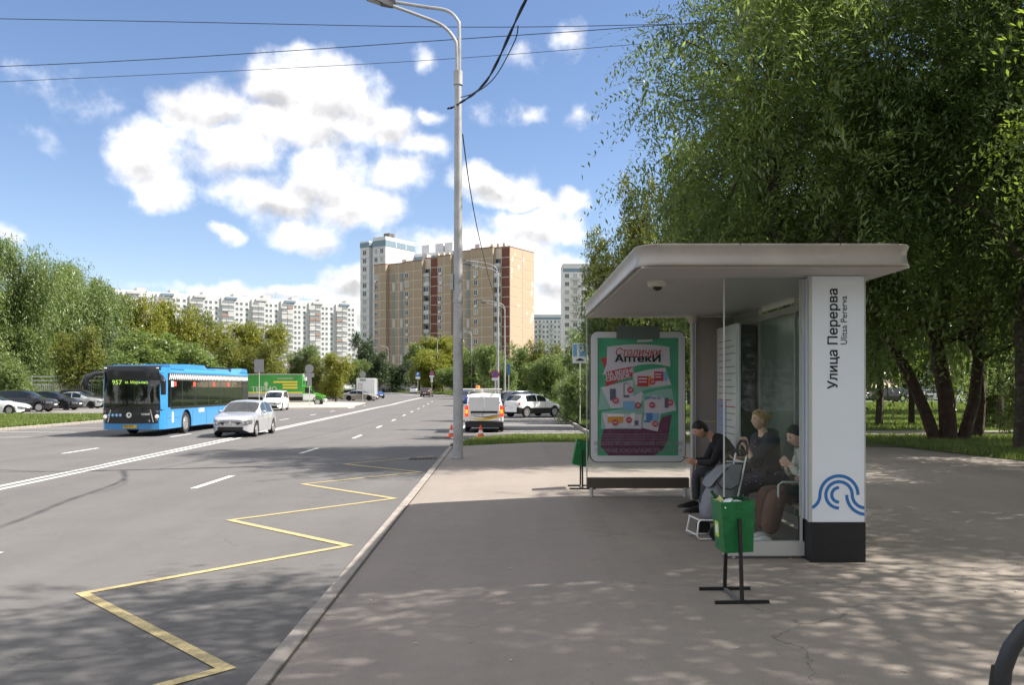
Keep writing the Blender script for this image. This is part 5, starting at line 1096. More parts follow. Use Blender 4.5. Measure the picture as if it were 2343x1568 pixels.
for y_, x_ in ((.72, .85), (6.6, .85)):
    for sg in (-1, 1):
        a, r2 = wheel_mesh(.40, .24, 'alloy', 8); o = link('wheel', a, tr, (sg*x_, y_, .40), (0, 0, 0 if sg > 0 else math.pi)); link('rim', r2, o); MB().prism([(y_+.55*math.cos(a_), .44+.55*math.sin(a_)) for a_ in np.linspace(0, math.pi, 10)]+[(y_+.46*math.cos(a_), .44+.46*math.sin(a_)) for a_ in np.linspace(math.pi, 0, 10)], sg*.93-.06, sg*.93+.06, 'x').build('mudguard', m_black, tr)
TX = -1.172; rt = (R(90), 0, R(-90))
text('ТЕРМО', .8, m_tgl, tr, (TX, 6.5, 1.74), rt, name='lettering', bold=.02); text('грузовичкоф', .32, m_tgl, tr, (TX, 4.1, 3.0), rt, name='lettering', bold=.006)
for i, L_ in enumerate((2.6, 1.6, 1.6)): MB().box(-1.175, -1.15, 2.9, 2.9+L_, 2.6-.32*i-.1, 2.6-.32*i+.1).build('yellow_banner', m_ty, tr, smooth=0)
tag(MB().sphere((-1.15, 6.3, 2.35), (.03, .2, .28), 12, 8).build('round_figure_mark', m_tgl, tr))

# ================================================================ blue bus
b_blue = mat('bus_blue', (.04,.225,.50), .3, 0, .5, coat=.5); b_blk = mat('bus_black', (.012,.013,.016), .3, coat=.3); g_bus = glassmat('bus_glass', (.30,.36,.34), .06, .35, (.02,.025,.025)); g_busf = glassmat('bus_windscreen', (.5,.56,.54), .05, .12, (.05,.06,.06))
m_zig = mat('bus_zigzag_white', (.72,.73,.74), .5); m_seat = mat('bus_seat', (.03,.06,.14), .8); m_inw = mat('bus_interior', (.33,.34,.34), .7)
BL, BW = 12.0, 2.55
bus = thing('city_bus', 'bright blue and black city bus showing route 957 driving towards the camera', 'bus', (X(300, 35.4), 35.4, road_z(-16, 35.4)), R(.6))
h = BW/2
def bp(nm, m, f, sm=35, par=None): b = MB(); f(b); return b.build(nm, m, par or bus, smooth=sm)
def front_plan(inset=0):   # rounded nose
    return [(-h, .45), (-h+.03, .2), (-h+.14, .06), (-h+.35, .0), (-.5, -.04), (.5, -.04), (h-.35, 0), (h-.14, .06), (h-.03, .2), (h, .45)]
wl_c = (2.75, 8.75); WR = .48
def lower(b):
    # side skirts with wheel arches, drawn as side polygons between the wheels, and a nose block
    fp = front_plan(); b.loft([[(x, y, .30) for x, y in fp]+[(h, 2.15, .30), (-h, 2.15, .30)], [(x, y, 1.12) for x, y in fp]+[(h, 2.15, 1.12), (-h, 2.15, 1.12)]])
    for y0, y1 in ((3.35, 8.15), (9.35, BL)): b.box(-h, h, y0, y1, .30, 1.12)
    for c in wl_c:
        for sg in (-1, 1):
            arc = [(c-.6, 1.12)]+[(c+.6*math.cos(a), .50+.57*math.sin(a)) for a in np.linspace(math.pi, 0, 14)]+[(c+.6, 1.12), (c+.6, 1.22), (c-.6, 1.22)]
            b.prism(arc, sg*h-(.03 if sg > 0 else 0), sg*h+(.0 if sg > 0 else .03), 'x')
    b.prism([(2.0,1.12),(2.5,1.34),(2.95,1.38),(3.2,1.3),(3.45,1.12)], h-.06, h, 'x'); b.prism([(2.0,1.12),(2.5,1.34),(2.95,1.38),(3.2,1.3),(3.45,1.12)], -h, -h+.06, 'x')
bp('lower_body', b_blue, lower); bp('wheel_well', m_well, lambda b: [b.box(-h+.35, h-.35, c-.6, c+.6, .3, 1.2) for c in wl_c])
bp('floor', mat('bus_floor', (.12,.12,.12), .8), lambda b: b.box(-h+.03, h-.03, .1, BL-.1, 1.125, 1.14), 0)
fpb = front_plan()
bp('roof', b_blue, lambda b: b.loft([[(x*.999, max(y, 0)+.02, 2.66) for x, y in fpb]+[(h, BL, 2.66), (-h, BL, 2.66)], [(x, max(y, .0)+.04, 2.74) for x, y in fpb]+[(h, BL, 2.74), (-h, BL, 2.74)], [(x*.93, max(y, 0)+.12, 2.86) for x, y in fpb]+[(h*.93, BL-.05, 2.86), (-h*.93, BL-.05, 2.86)]]))
# black side bands with window openings
def band(b):
    for sg in (-1, 1):
        xa, xb = (h-.05, h+.004) if sg > 0 else (-h-.004, -h+.05)
        b.box(xa, xb, .62, BL-.02, 2.34, 2.66); b.box(xa, xb, 1.0, BL-.02, 1.12, 1.22); b.box(xa, xb, 10.9, BL-.02, 1.22, 2.34)
        for y in (.95, 2.25, 3.9, 5.6, 7.3, 9.0): b.box(xa, xb, y-.04, y+.04, 1.12, 2.34)
bp('side_band', b_blk, band, 0)
ys = [1.0, 2.25, 3.9, 5.6, 7.3, 9.0, 10.9]
for i in range(6):
    for sg in (-1, 1): bp('side_window', g_bus, lambda b: b.box(sg*h-.012, sg*h+.002, ys[i]+.04, ys[i+1]-.04, 1.22, 2.34), 0)
# blue front corner posts
for sg in (-1, 1): bp('corner_pillar', b_blue, lambda b: b.loft([[(sg*h, .95, 1.12), (sg*h, .28, 1.12), (sg*(h-.10), .10, 1.12), (sg*(h-.16), .16, 1.12), (sg*(h-.06), .95, 1.12)], [(sg*h, .62, 2.0), (sg*h, .24, 2.0), (sg*(h-.12), .08, 2.0), (sg*(h-.18), .14, 2.0), (sg*(h-.06), .62, 2.0)], [(sg*h, .95, 2.9), (sg*h, .34, 2.9), (sg*(h-.10), .16, 2.9), (sg*(h-.3), .3, 2.9), (sg*(h-.1), .95, 2.9)]]))
bp('front_window', g_bus, lambda b: [b.box(sg*h-.012, sg*h+.002, .62, .92, 1.2, 2.34) for sg in (-1, 1)], 0)
fw = [(-h+.12, .06), (-h+.35, -.01), (-.5, -.05), (.5, -.05), (h-.35, -.01), (h-.12, .06)]
bp('windscreen', g_busf, lambda b: b.loft([[(x, y+.0, 1.2) for x, y in fw], [(x, y-.01, 1.8) for x, y in fw], [(x*.99, y+.05, 2.36) for x, y in fw]], closed=False), 60)
bp('front_top_panel', b_blk, lambda b: b.loft([[(x*.99, y+.04, 2.36) for x, y in fw]+[(h-.2, .4, 2.36), (-h+.2, .4, 2.36)], [(x*.99, y+.0, 2.72) for x, y in fw]+[(h-.2, .4, 2.72), (-h+.2, .4, 2.72)], [(x*.97, y+.06, 2.93) for x, y in fw]+[(h-.2, .5, 2.93), (-h+.2, .5, 2.93)], [(x*.94, y+.2, 2.97) for x, y in fw]+[(h-.2, .6, 2.97), (-h+.2, .6, 2.97)]]))
bp('front_fascia', b_blk, lambda b: b.loft([[(x*.93, y-.018, .56) for x, y in fw]+[(h-.3, .2, .56), (-h+.3, .2, .56)], [(x*1.02, y-.022, .95) for x, y in fw]+[(h-.3, .2, .95), (-h+.3, .2, .95)], [(x*1.0, y-.01, 1.22) for x, y in fw]+[(h-.3, .2, 1.22), (-h+.3, .2, 1.22)]]))
bp('destination_display', mat('display_black', (.006,.006,.006), .4), lambda b: b.box(-1.0, .95, .04, .1, 2.14, 2.36), 0)
m_led = mat('led_green', (.3,.5,.05), .5, emis=(.62,1.0,.18), es=.3)
text('957', .27, m_led, bus, (-.56, -.06, 2.25), name='route_number', bold=.0); text('м. Марьино', .17, m_led, bus, (.25, -.075, 2.26), name='route_destination', bold=.0)
text('163040', .12, m_zig, bus, (.62, -.085, .93), name='fleet_number', bold=.003); text('5', .12, m_zig, bus, (.78, -.075, .66), name='fleet_number', bold=.003)
bp('round_emblem', m_zig, lambda b: b.lathe([(.115, -.082), (.105, -.076)], 20, (-.06, 0, .90), 'y')); bp('round_emblem', b_blk, lambda b: b.lathe([(.045, -.086), (.045, -.08)], 16, (-.05, 0, .91), 'y'), 0)
for i in range(4): bp('info_sticker', mat('sticker_blue', (.12,.33,.62), .5), lambda b: b.lathe([(.068, -.078), (.06, -.07)], 18, (-.88+i*.155, 0, .90), 'y')); bp('sticker_symbol', m_zig, lambda b: b.box(-.9+i*.155, -.86+i*.155, -.083, -.078, .87, .94), 0)
o = bp('number_plate', mat('plate_yellow', (.62,.42,.03), .5), lambda b: b.box(-.30, .26, -.075, -.05, .36, .49), 0); text('РО 917', .12, m_dark, o, (-.08, -.078, .425), name='plate_number', bold=.003)
for sg in (-1, 1):
    bp('light_trim', m_chrome, lambda b: b.prism([(sg*.86, 1.15), (sg*.90, 1.15), (sg*1.02, .56), (sg*.98, .56)], -.06, -.03, 'y') if False else b.add([(sg*.80, -.062, 1.13), (sg*.84, -.06, 1.13), (sg*.96, -.045, .60), (sg*.92, -.05, .60)], [(0, 1, 2, 3)]), 0)
    for z_, r_, m_ in ((1.03, .05, m_headl), (.84, .07, m_ledw), (.68, .05, m_headl)): bp('headlight', m_, lambda b: b.lathe([(r_*1.25, -.035), (r_, -.055), (r_*.5, -.06)], 16, (sg*(1.075-.05*(1.03-z_)), .03, z_), 'y'))
    bp('wiper', m_black, lambda b: b.tube([(sg*.75, -.10, 1.16), (sg*.1-.1, -.10, 1.42)], .014, 5))
    bp('marker_lamp', m_ledw, lambda b: b.rbox(sg*1.08-.05, sg*1.08+.05, .0, .06, 2.84, 2.88, .006))
for sg in (-1, 1):
    t_ = MB(); a, r2 = wheel_mesh(WR, .3, 'alloy', 10)
    for c in wl_c: o = link('wheel', a, bus, (sg*(h-.17), c, WR), (0, 0, 0 if sg > 0 else math.pi)); link('rim', r2, o)
# mirrors: big curved arms
bp('mirror', b_blk, lambda b: b.tube([(-h+.1, .05, 2.66), (-h-.15, -.15, 2.62), (-h-.42, -.3, 2.45), (-h-.5, -.3, 2.2), (-h-.46, -.28, 1.95)], [.07, .10, .14, .15, .08], 16), 80)
bp('mirror', b_blk, lambda b: b.tube([(h-.1, .0, 2.6), (h+.06, -.14, 2.5), (h+.14, -.22, 2.3), (h+.14, -.2, 1.75)], [.05, .07, .12, .10], 10))
# zigzag ornament
def zig(b):
    for sg in (-1, 1):
        n = 52; X_ = sg*(h+.006)
        for i in range(n):
            y0 = .8+i*(11.1/n); y1 = y0+11.1/n; p = [(y0, 2.41), ((y0+y1)/2, 2.61), (y1, 2.41)]
            for (ya, za), (yb, zb_) in zip(p[:-1], p[1:]):
                b.add([(X_, ya-.036, za-.02), (X_, ya+.036, za-.02), (X_, yb+.036, zb_+.02), (X_, yb-.036, zb_+.02)], [(0, 1, 2, 3)])
tag(bp('zigzag_ornament', m_zig, zig, 0), kind='stuff')
for y in (1.25, 3.55, 6.2, 8.4): bp('window_sticker', mat('sticker_red', (.65,.07,.05), .5), lambda b: b.box(h+.003, h+.008, y, y+.3, 2.1, 2.3), 0)
bp('window_sticker', m_zig, lambda b: b.box(h+.003, h+.007, .98, 1.25, 2.08, 2.32), 0)
bp('side_emblem', m_zig, lambda b: b.prism([(1.05,.55),(1.25,.55),(1.25,.95),(1.15,1.02),(1.05,.95)], h+.003, h+.008, 'x'), 0); bp('side_emblem', b_blue, lambda b: b.prism([(1.1,.6),(1.2,.6),(1.15,.9)], h+.009, h+.012, 'x'), 0)
text('163040', .26, m_zig, bus, (h+.006, 4.6, .98), (R(90), 0, R(90)), name='fleet_number', bold=.006)
for y0, y1 in ((.5, 1.9), (3.5, 5.2), (5.3, 6.9), (7.0, 8.1)): bp('panel_seam', b_blk, lambda b: b.box(h+.001, h+.004, y0, y0+.015, .32, 1.0), 0)
bp('panel_seam', b_blk, lambda b: b.box(h+.001, h+.004, .5, 2.0, .74, .75), 0)
# roof pods
bp('roof_pod', b_blue, lambda b: b.prism([(.9,2.84),(.95,3.02),(1.7,3.04),(2.6,2.84)], -h+.1, h-.03, 'x'), 0); bp('roof_pod', b_blue, lambda b: b.prism([(3.1,2.84),(3.35,3.10),(5.6,3.10),(6.2,2.84)], -.9, h-.2, 'x'), 0)
bp('roof_pod', b_blue, lambda b: b.prism([(7.0,2.84),(7.1,2.98),(9.0,2.98),(9.2,2.84)], -.9, h-.15, 'x'), 0); bp('roof_pod', b_blue, lambda b: b.prism([(10.6,2.84),(11.0,3.06),(11.8,3.04),(11.95,2.84)], -h+.1, h-.03, 'x'), 0)
bp('roof_unit', m_black, lambda b: b.box(-.8, .8, 9.3, 10.5, 2.84, 3.08).box(-.9, .9, 2.7, 3.0, 2.85, 2.95), 0)
bp('rear_wall', b_blk, lambda b: b.box(-h+.02, h-.02, BL-.05, BL+.02, .35, 2.8), 0); bp('ceiling', m_inw, lambda b: b.box(-h+.08, h-.08, .3, BL-.1, 2.6, 2.64), 0)
seat = MB().rbox(-.22, .22, 0, .42, .0, .1, .03).rbox(-.22, .22, .38, .46, .08, .65, .03).mesh('seat', m_seat)
for y in (1.9, 3.6, 4.5, 5.4, 6.3, 7.2, 8.1, 9.0, 9.9):
    for x in (-.95, .95): link('seat', seat, bus, (x, y, 1.5)); 
rail = MB().tube([(0, 0, 1.14), (0, 0, 2.6)], .018, 6).mesh('grab_pole', mat('grab_yellow', (.5,.42,.06), .4))
for y in (1.6, 3.2, 5.0, 6.8, 8.6): link('grab_pole', rail, bus, (.55, y, 0)); link('grab_pole', rail, bus, (-.55, y, 0))
bp('dashboard', m_black, lambda b: b.rbox(.2, 1.15, .15, .7, 1.14, 1.45, .05)); bp('steering_wheel', m_black, lambda b: b.tube([(.72+.22*math.cos(a), .78+.1*math.sin(a), 1.62+.2*math.sin(a)) for a in np.linspace(0, 2*math.pi, 17)], .016, 6))
# cones
def cone(px, Y, label):
    x = X(px, Y); t = thing('traffic_cone', label, 'traffic cone', (x, Y, road_z(x, Y)+.005), 0, 'orange traffic cones by the delivery van'); m_c = mat('cone_orange', (.72,.10,.03), .5)
    MB().rbox(-.19, .19, -.19, .19, 0, .035, .02).build('base', m_c, t); MB().lathe([(.135, .03), (.028, .50), (.02, .505)], 18).build('shell', m_c, t); MB().lathe([(.1065, .165), (.078, .29)], 18).build('white_band', m_sw, t)
cone(1100, 34.8, 'orange cone directly behind the delivery van'); cone(1033, 35.2, 'orange cone left of the big lamp post, the nearer one'); cone(1041, 37.6, 'orange cone half hidden by the big lamp post')
# ================================================================ bus shelter
m_alu = mat('shelter_aluminium', (.35,.32,.295), .42, .3, var=.10, vs=2.2); m_soff = mat('soffit_panel', (.52,.50,.49), .6, .05); m_pill = mat('pillar_white', (.76,.82,.92), .35, coat=.3); m_plinth = mat('plinth_black', (.012,.013,.016), .6, bump=.15, bs=60)
m_wallp = mat('steel_back_panel', (.30,.27,.25), .5, .2, var=.08, vs=1.5); m_pane = glassmat('shelter_glass', (.93,.965,.95), .0, .02, (.25,.30,.27), .02, .35); m_beam = mat('bench_beam', (.10,.085,.07), .55, .2)
m_frame = mat('case_frame', (.62,.64,.66), .4, .1); m_pap = mat('paper', (.68,.68,.68), .6); m_blueink = mat('poster_blue', (.08,.20,.45), .5); m_logo = mat('logo_blue', (.03,.17,.48), .45)
sh = thing('bus_shelter', 'bus stop shelter with thin curved roof, glass walls and white name pillar', 'bus shelter', (0, 0, 0))
def sp(nm, m, f, sm=35, par=None): b = MB(); f(b); return b.build(nm, m, par or sh, smooth=sm)
# roof: plan with rounded corners, concave fascia profile
def rr_plan(x0, x1, y0, y1, r, n=7):
    o = []
    for cx, cy, a0 in ((x1-r, y1-r, 0), (x0+r, y1-r, 90), (x0+r, y0+r, 180), (x1-r, y0+r, 270)):
        for i in range(n): a = R(a0+90*i/(n-1)); o.append((cx+r*math.cos(a), cy+r*math.sin(a)))
    return o
RX0, RX1, RY0, RY1 = 1.13, 3.66, 7.66, 13.45
prof = [(.03, 2.797), (.004, 2.797), (.0, 2.804), (.006, 2.83), (.016, 2.865), (.020, 2.90), (.016, 2.935), (.006, 2.968), (.0, 2.985), (.004, 2.992), (.05, 2.996), (.4, 2.999)]
sp('roof', m_alu, lambda b: b.loft([[(x, y, z) for x, y in rr_plan(RX0+d, RX1-d, RY0+d, RY1-d, max(.05, .24-d*.5))] for d, z in prof]), 50)
ys_ = [RY0+.05, 8.48, 10.05, 11.62, RY1-.14]
for i in range(4): sp('soffit_panel', m_soff, lambda b: b.box(RX0+.05, RX1-.05, ys_[i]+(.03 if i == 0 else .006), ys_[i+1]-.006, 2.782, 2.797), 0)
sp('soffit_edge', m_dark, lambda b: b.box(RX0+.2, RX1-.2, RY0+.22, RY1-.2, 2.7955, 2.7965), 0)
for x in (2.05, 2.95): sp('roof_seam', m_dark, lambda b: b.box(x, x+.006, RY0-.001, RY0+.01, 2.975, 2.995), 0)
# pillar
PX0, PX1, PY0, PY1 = 2.905, 3.415, 8.25, 8.62
sp('pillar', m_pill, lambda b: b.box(PX0, PX1, PY0, PY1, .39, 2.775), 0); sp('plinth', m_plinth, lambda b: b.box(PX0-.012, PX1+.004, PY0-.012, PY1, -.02, .388), 0)
sp('corner_trim', m_lsteel, lambda b: b.box(PX0-.03, PX0-.002, PY0-.004, PY0+.05, .39, 2.78).box(PX1-.004, PX1+.006, PY0-.006, PY0+.02, .39, 2.775), 0)
text('Улица Перерва', .132, m_dark, sh, (PX0+.205, PY0-.003, 2.17), (R(90), R(-90), 0), name='stop_name', ext=.001, bold=.0022, xs=1.0)
text('Ulitsa Pererva', .088, m_dark, sh, (PX0+.31, PY0-.003, 2.345), (R(90), R(-90), 0), name='stop_name_latin', ext=.001, xs=.95)
def ribbon(b, pts, w_, y):
    V = []; F = []
    for i, p in enumerate(pts):
        a = Vector((*pts[max(0, i-1)], 0)); c = Vector((*pts[min(len(pts)-1, i+1)], 0)); d = (c-a).normalized(); n_ = Vector((-d.y, d.x, 0))
        for s in (-1, 1): q = Vector((*p, 0))+n_*w_/2*s; V.append((q.x, y, q.y))
    for i in range(len(pts)-1): F.append((2*i, 2*i+1, 2*i+3, 2*i+2))
    b.add(V, F)
def arc(cx, cz, r, a0, a1, n=22): return [(cx+r*math.cos(R(a0+(a1-a0)*i/n)), cz+r*math.sin(R(a0+(a1-a0)*i/n))) for i in range(n+1)]
cx_, cz_ = PX0+.255, .665; yl = PY0-.003
sc_ = .51/363.                                          # metres per traced logo unit
def lp(x, y): return (PX0+(x-1115)*sc_, .39+(890-y)*sc_)
lw_ = 22*sc_
def larc(cx, cy, r, a0, a1, n=20): return [lp(cx+r*math.cos(R(a0+(a1-a0)*i/n)), cy-r*math.sin(R(a0+(a1-a0)*i/n))) for i in range(n+1)]
sp('wave_logo', m_logo, lambda b: ribbon(b, larc(1300, 702, 131, 0, 180)+larc(1072, 702, 97, 0, -64), lw_, yl), 0)
sp('wave_logo', m_logo, lambda b: ribbon(b, larc(1300, 702, 91, 270, 90, 16)+larc(1300, 702, 91, 90, 8, 12)+larc(1483, 700, 92, 184, 268), lw_, yl), 0)
sp('wave_logo', m_logo, lambda b: ribbon(b, larc(1300, 702, 50, 90, 270), lw_, yl), 0)
sp('wave_logo', m_logo, lambda b: ribbon(b, larc(1487, 702, 134, 180, 266), lw_, yl), 0)
# near glass wall
sp('glass_pane', m_pane, lambda b: b.box(2.11, PX0-.03, 8.455, 8.467, .17, 2.78), 0); sp('pane_edge', m_lsteel, lambda b: b.box(2.098, 2.111, 8.452, 8.470, .17, 2.78).box(2.865, 2.875, 8.43, 8.49, .17, 2.78), 0)
sp('pane_rail', m_lsteel, lambda b: b.box(2.1, 2.89, 8.42, 8.50, .03, .17), 0); sp('foot', m_lsteel, lambda b: b.tube([(2.2, 8.46, -.02), (2.2, 8.46, .05)], .02, 8))
# back wall of glass along the park side
BX = 3.40
m_paneb = glassmat('back_glass', (.80,.88,.84), .05, .22, (.40,.50,.44), .18)  # milky green body colour: dust, plus the street's bright reflection painted in
for i, (a, c) in enumerate(((8.66, 10.2), (10.22, 11.7))): sp('glass_pane', m_paneb, lambda b: b.box(BX, BX+.012, a, c, .17, 2.6), 0)
sp('back_rail', m_alu, lambda b: b.box(BX-.02, BX+.035, 8.63, 13.3, 2.6, 2.68).box(BX-.03, BX+.045, 8.63, 13.3, .05, .17), 0)
for y in (8.64, 10.21, 11.71): sp('mullion', m_alu, lambda b: b.box(BX-.015, BX+.03, y-.02, y+.02, .0, 2.78), 0)
sp('back_panel', m_wallp, lambda b: b.box(BX-.01, BX+.02, 11.73, 13.25, .05, 2.78), 0)
# end wall: glass, post, steel panel
sp('glass_pane', m_pane, lambda b: b.box(1.17, 2.70, 13.24, 13.252, .38, 2.74), 0); sp('pane_edge', m_lsteel, lambda b: b.box(1.155, 1.17, 13.23, 13.26, .3, 2.78), 0)
sp('end_beam', m_beam, lambda b: b.box(1.16, 2.74, 13.18, 13.30, .13, .29), 0); sp('foot', m_lsteel, lambda b: b.tube([(1.23, 13.2, -.02), (1.23, 13.2, .14)], .032, 10).tube([(2.68, 13.2, -.02), (2.68, 13.2, .14)], .032, 10))
sp('post', m_lsteel, lambda b: b.tube([(2.735, 12.92, 0), (2.735, 12.92, 2.72)], .035, 12)); sp('post_cap', mat('cap_cream', (.55,.52,.42), .6), lambda b: b.lathe([(.05, 2.66), (.085, 2.75), (.09, 2.785)], 16, (2.735, 12.92, 0)))
sp('steel_panel', m_wallp, lambda b: b.box(2.80, 3.38, 12.98, 13.06, .05, 1.17), 0); sp('steel_panel', m_wallp, lambda b: b.box(2.80, 3.38, 12.98, 13.06, 1.18, 2.77), 0)
# bench along the back
sp('bench_seat', mat('bench_wood', (.20,.15,.11), .6, var=.2, vs=8), lambda b: b.rbox(2.98, 3.34, 8.75, 12.8, .42, .46, .01)); 
for y in (9.1, 10.6, 12.1): sp('bench_leg', m_lsteel, lambda b: b.box(3.12, 3.20, y-.03, y+.03, 0, .42), 0)
sp('armrest', m_lsteel, lambda b: b.tube([(2.82, 9.02, .44), (2.82, 9.02, .66), (2.86, 9.02, .69), (3.3, 9.02, .69), (3.34, 9.02, .66), (3.34, 9.02, .44)], .014, 6))
# surveillance dome
dm = thing('camera_dome', 'small white dome camera under the shelter ceiling', 'camera', (1.49, 8.74, 2.782)); MB().lathe([(.10, 0), (.10, -.045), (.085, -.055), (.05, -.056)], 20).build('housing', mat('dome_white', (.62,.60,.54), .5), dm); MB().lathe([(.05, -.055), (.042, -.08), (.01, -.095)], 16).build('lens', m_black, dm)
# advertising light box with pharmacy poster
ad = thing('advertising_case', 'white framed advertising case with the green pharmacy poster', 'poster case', (0, 0, 0))
AX0, AX1, AZ0, AZ1, AY = 1.195, 2.665, .54, 2.56, 13.06
def ap(nm, m, f, sm=35, par=None): b = MB(); f(b); return b.build(nm, m, par or ad, smooth=sm)
rr2 = lambda x0, x1, z0, z1, r: rr_plan(x0, x1, z0, z1, r)
def ring_frame(b, o_, i_, y0, y1):
    n = len(o_); b.add([(x, y0, z) for x, z in o_]+[(x, y0, z) for x, z in i_]+[(x, y1, z) for x, z in o_]+[(x, y1, z) for x, z in i_], [(j, (j+1) % n, n+(j+1) % n, n+j) for j in range(n)]+[(j, (j+1) % n, 2*n+(j+1) % n, 2*n+j) for j in range(n)]+[(n+j, n+(j+1) % n, 3*n+(j+1) % n, 3*n+j) for j in range(n)])
ap('case_back', m_black, lambda b: b.prism(rr2(AX0, AX1, AZ0, AZ1, .12), AY+.012, AY+.13, 'y')); ap('frame', m_frame, lambda b: ring_frame(b, rr2(AX0+.012, AX1-.012, AZ0+.012, AZ1-.012, .11), rr2(1.312, 2.552, .645, 2.455, .006), AY, AY+.02), 0)
po = thing('poster', 'green pharmacy sale poster with red ribbon inside the advertising case', 'poster', (0, 0, 0))
m_pg = mat('poster_green', (.05,.30,.16), .55, vs=1.8, col2=(.10,.40,.25)); m_ppl = mat('poster_plum', (.13,.045,.09), .55, var=.3, vs=9); m_pw = mat('poster_white', (.58,.56,.62), .5); m_ptl = mat('poster_teal', (.27,.46,.40), .5); m_prd = mat('poster_red', (.48,.05,.07), .5); m_por = mat('poster_orange', (.62,.28,.05), .5)
PZ = lambda v: 2.455-(v-215)/(1192-215)*1.81         # traced poster units
PXx = lambda u: 1.312+(u-235)/(905-235)*1.24
yy0 = AY+.0105
MB().box(1.312, 2.552, AY+.0105, AY+.0115, .645, 2.455).build('poster_sheet', m_pg, po, smooth=0)
lay = [0]
def shape(nm, m, pts, par=po):
    lay[0] += 1; y = AY+.010-lay[0]*.00035; b = MB(); V = [(PXx(u), y, PZ(v)) for u, v in pts]; b.add(V, [tuple(range(len(V)))]); return b.build(nm, m, par, smooth=0)
def curve(a, b_, bow, n=8): return [(a[0]+(b_[0]-a[0])*i/n, a[1]+(b_[1]-a[1])*i/n-bow*math.sin(math.pi*i/n)) for i in range(n)]
shape('basket', m_ppl, [(285,975),(450,950),(500,960),(740,940),(775,870),(850,850),(820,1050),(780,1140),(700,1192),(330,1192),(262,1120),(265,1040)])
shape('sail', m_ptl, [(262,620),(240,815),(345,800),(560,770)]); shape('sail', m_pw, [(265,625)]+[(345,800)]+curve((345,800),(620,770),-6)+[(620,690),(540,560)])
shape('sail', m_prd, [(262,388),(318,372),(300,480)])
shape('sail', m_pw, curve((315,290),(830,290),22)+curve((830,290),(838,455),0,3)+[(838,455)]+curve((838,455),(545,445),18)+[(278,522),(310,430)])
shape('ribbon', m_prd, [(303,515)]+curve((303,500),(545,448),2)+[(545,530),(420,570),(303,620)])
shape('sail', m_ptl, [(530,700)]+[(525,510)]+curve((525,510),(835,460),12)+[(848,610),(620,650)]); shape('sail', m_pw, [(545,600),(527,512)]+curve((527,512),(833,462),10)+[(845,600),(700,622)])
shape('sail', m_ptl, curve((600,690),(885,635),16)+[(885,820),(740,850),(620,840)]); shape('sail', m_pw, [(625,845),(622,740),(700,690),(875,740),(885,815),(745,845)])
shape('sail', m_ptl, [(268,830),(620,780),(600,970),(262,970)]); shape('sail', m_pw, [(285,900),(270,840),(600,850),(595,968)]+curve((595,968),(262,970),8)); shape('sail', m_pw, [(605,962),(620,850),(760,840),(735,992)])
shape('tape', m_pw, [(563,233),(690,228),(690,246),(563,252)])
def ptxt(s, u, v, size, m, bold=0, xs=1, rot=0, shear=0, nm='lettering'):
    lay[0] += 1; return text(s, size, m, po, (PXx(u), AY+.009-lay[0]*.00035, PZ(v)), (R(90), R(-rot), 0), .0002, nm, 'CENTER', xs, bold, shear)
m_pdk = mat('poster_black', (.01,.03,.03), .5)
ptxt('Столички', 565, 335, .16, m_prd, .001, .95, 0, .25); ptxt('АптекИ', 570, 390, .15, m_pdk, .006, 1.32); ptxt('СЕТЬ СОЦИАЛЬНЫХ АПТЕК', 575, 370, .03, m_prd, .001, 1.15)
ptxt('НА ВОЛНЕ', 420, 505, .086, m_pw, .004, 1.0, 10); ptxt('СКИДОК', 405, 547, .086, m_pw, .004, 1.0, 10)
def box2(u0, v0, u1, v1, m, nm='product_box'): shape(nm, m, [(u0, v0), (u1, v0), (u1, v1), (u0, v1)])
m_slate = mat('poster_slate', (.10,.12,.18), .5); m_pbl = mat('poster_lightblue', (.20,.42,.62), .5)
for a in [(565,533,655,618,m_prd),(655,533,680,610,m_por),(703,495,780,573,m_prd),(780,495,813,570,m_pbl),(337,637,385,733,m_slate),(450,590,496,708,m_slate),(458,596,496,690,m_pw),(445,742,545,812,m_pbl),(790,715,822,795,m_slate),(318,868,445,918,m_por),(318,845,452,868,m_sw),(510,840,545,940,m_sw),(540,900,572,940,m_slate),(637,838,740,900,m_blueink),(690,838,740,900,m_pbl),(620,898,672,915,m_blueink)]: box2(*a)
for a in [(572,548,645,560),(575,575,640,585),(710,512,765,522),(712,535,760,545)]: box2(*a, m_pw, 'product_print')
ptxt('МАГНЕ В6', 690, 715, .05, m_blueink, .001)
for u, v, s in [(690,578,'20'),(505,647,'20'),(382,735,'20'),(568,775,'20'),(685,772,'200'),(834,752,'30'),(378,918,'200'),(494,896,'130'),(711,928,'20')]:
    shape('price_disc', m_prd, [(u+25*math.cos(R(a)), v+25*math.sin(R(a))) for a in range(0, 360, 20)]); ptxt(s, u, v, .055 if len(s) < 3 else .04, m_pw, .001, nm='price')
for k in range(3): ptxt('ОРГАНИЗАТОР АКЦИИ И СРОКИ ПРОВЕДЕНИЯ УТОЧНЯЙТЕ В АПТЕКАХ СЕТИ', 565, 1016+k*21, .031, mat('poster_smallprint', (.30,.26,.28), .6), 0, .95, nm='small_print')
ptxt('ИМЕЮТСЯ ПРОТИВОПОКАЗАНИЯ НЕОБХОДИМА', 570, 1092, .085, MATS['poster_smallprint'], 0, .66, nm='warning_print'); ptxt('ПОЛУЧЕНИЕ КОНСУЛЬТАЦИИ СПЕЦИАЛИСТА', 570, 1150, .085, MATS['poster_smallprint'], 0, .68, nm='warning_print')
ap('blank_rectangle', mat('blank_rectangle', (.13,.16,.145), .6), lambda b: b.box(1.60, 2.26, AY-.012, AY-.004, 2.44, 2.635), 0)  # blank grey-green rectangle laid over the top of the frame
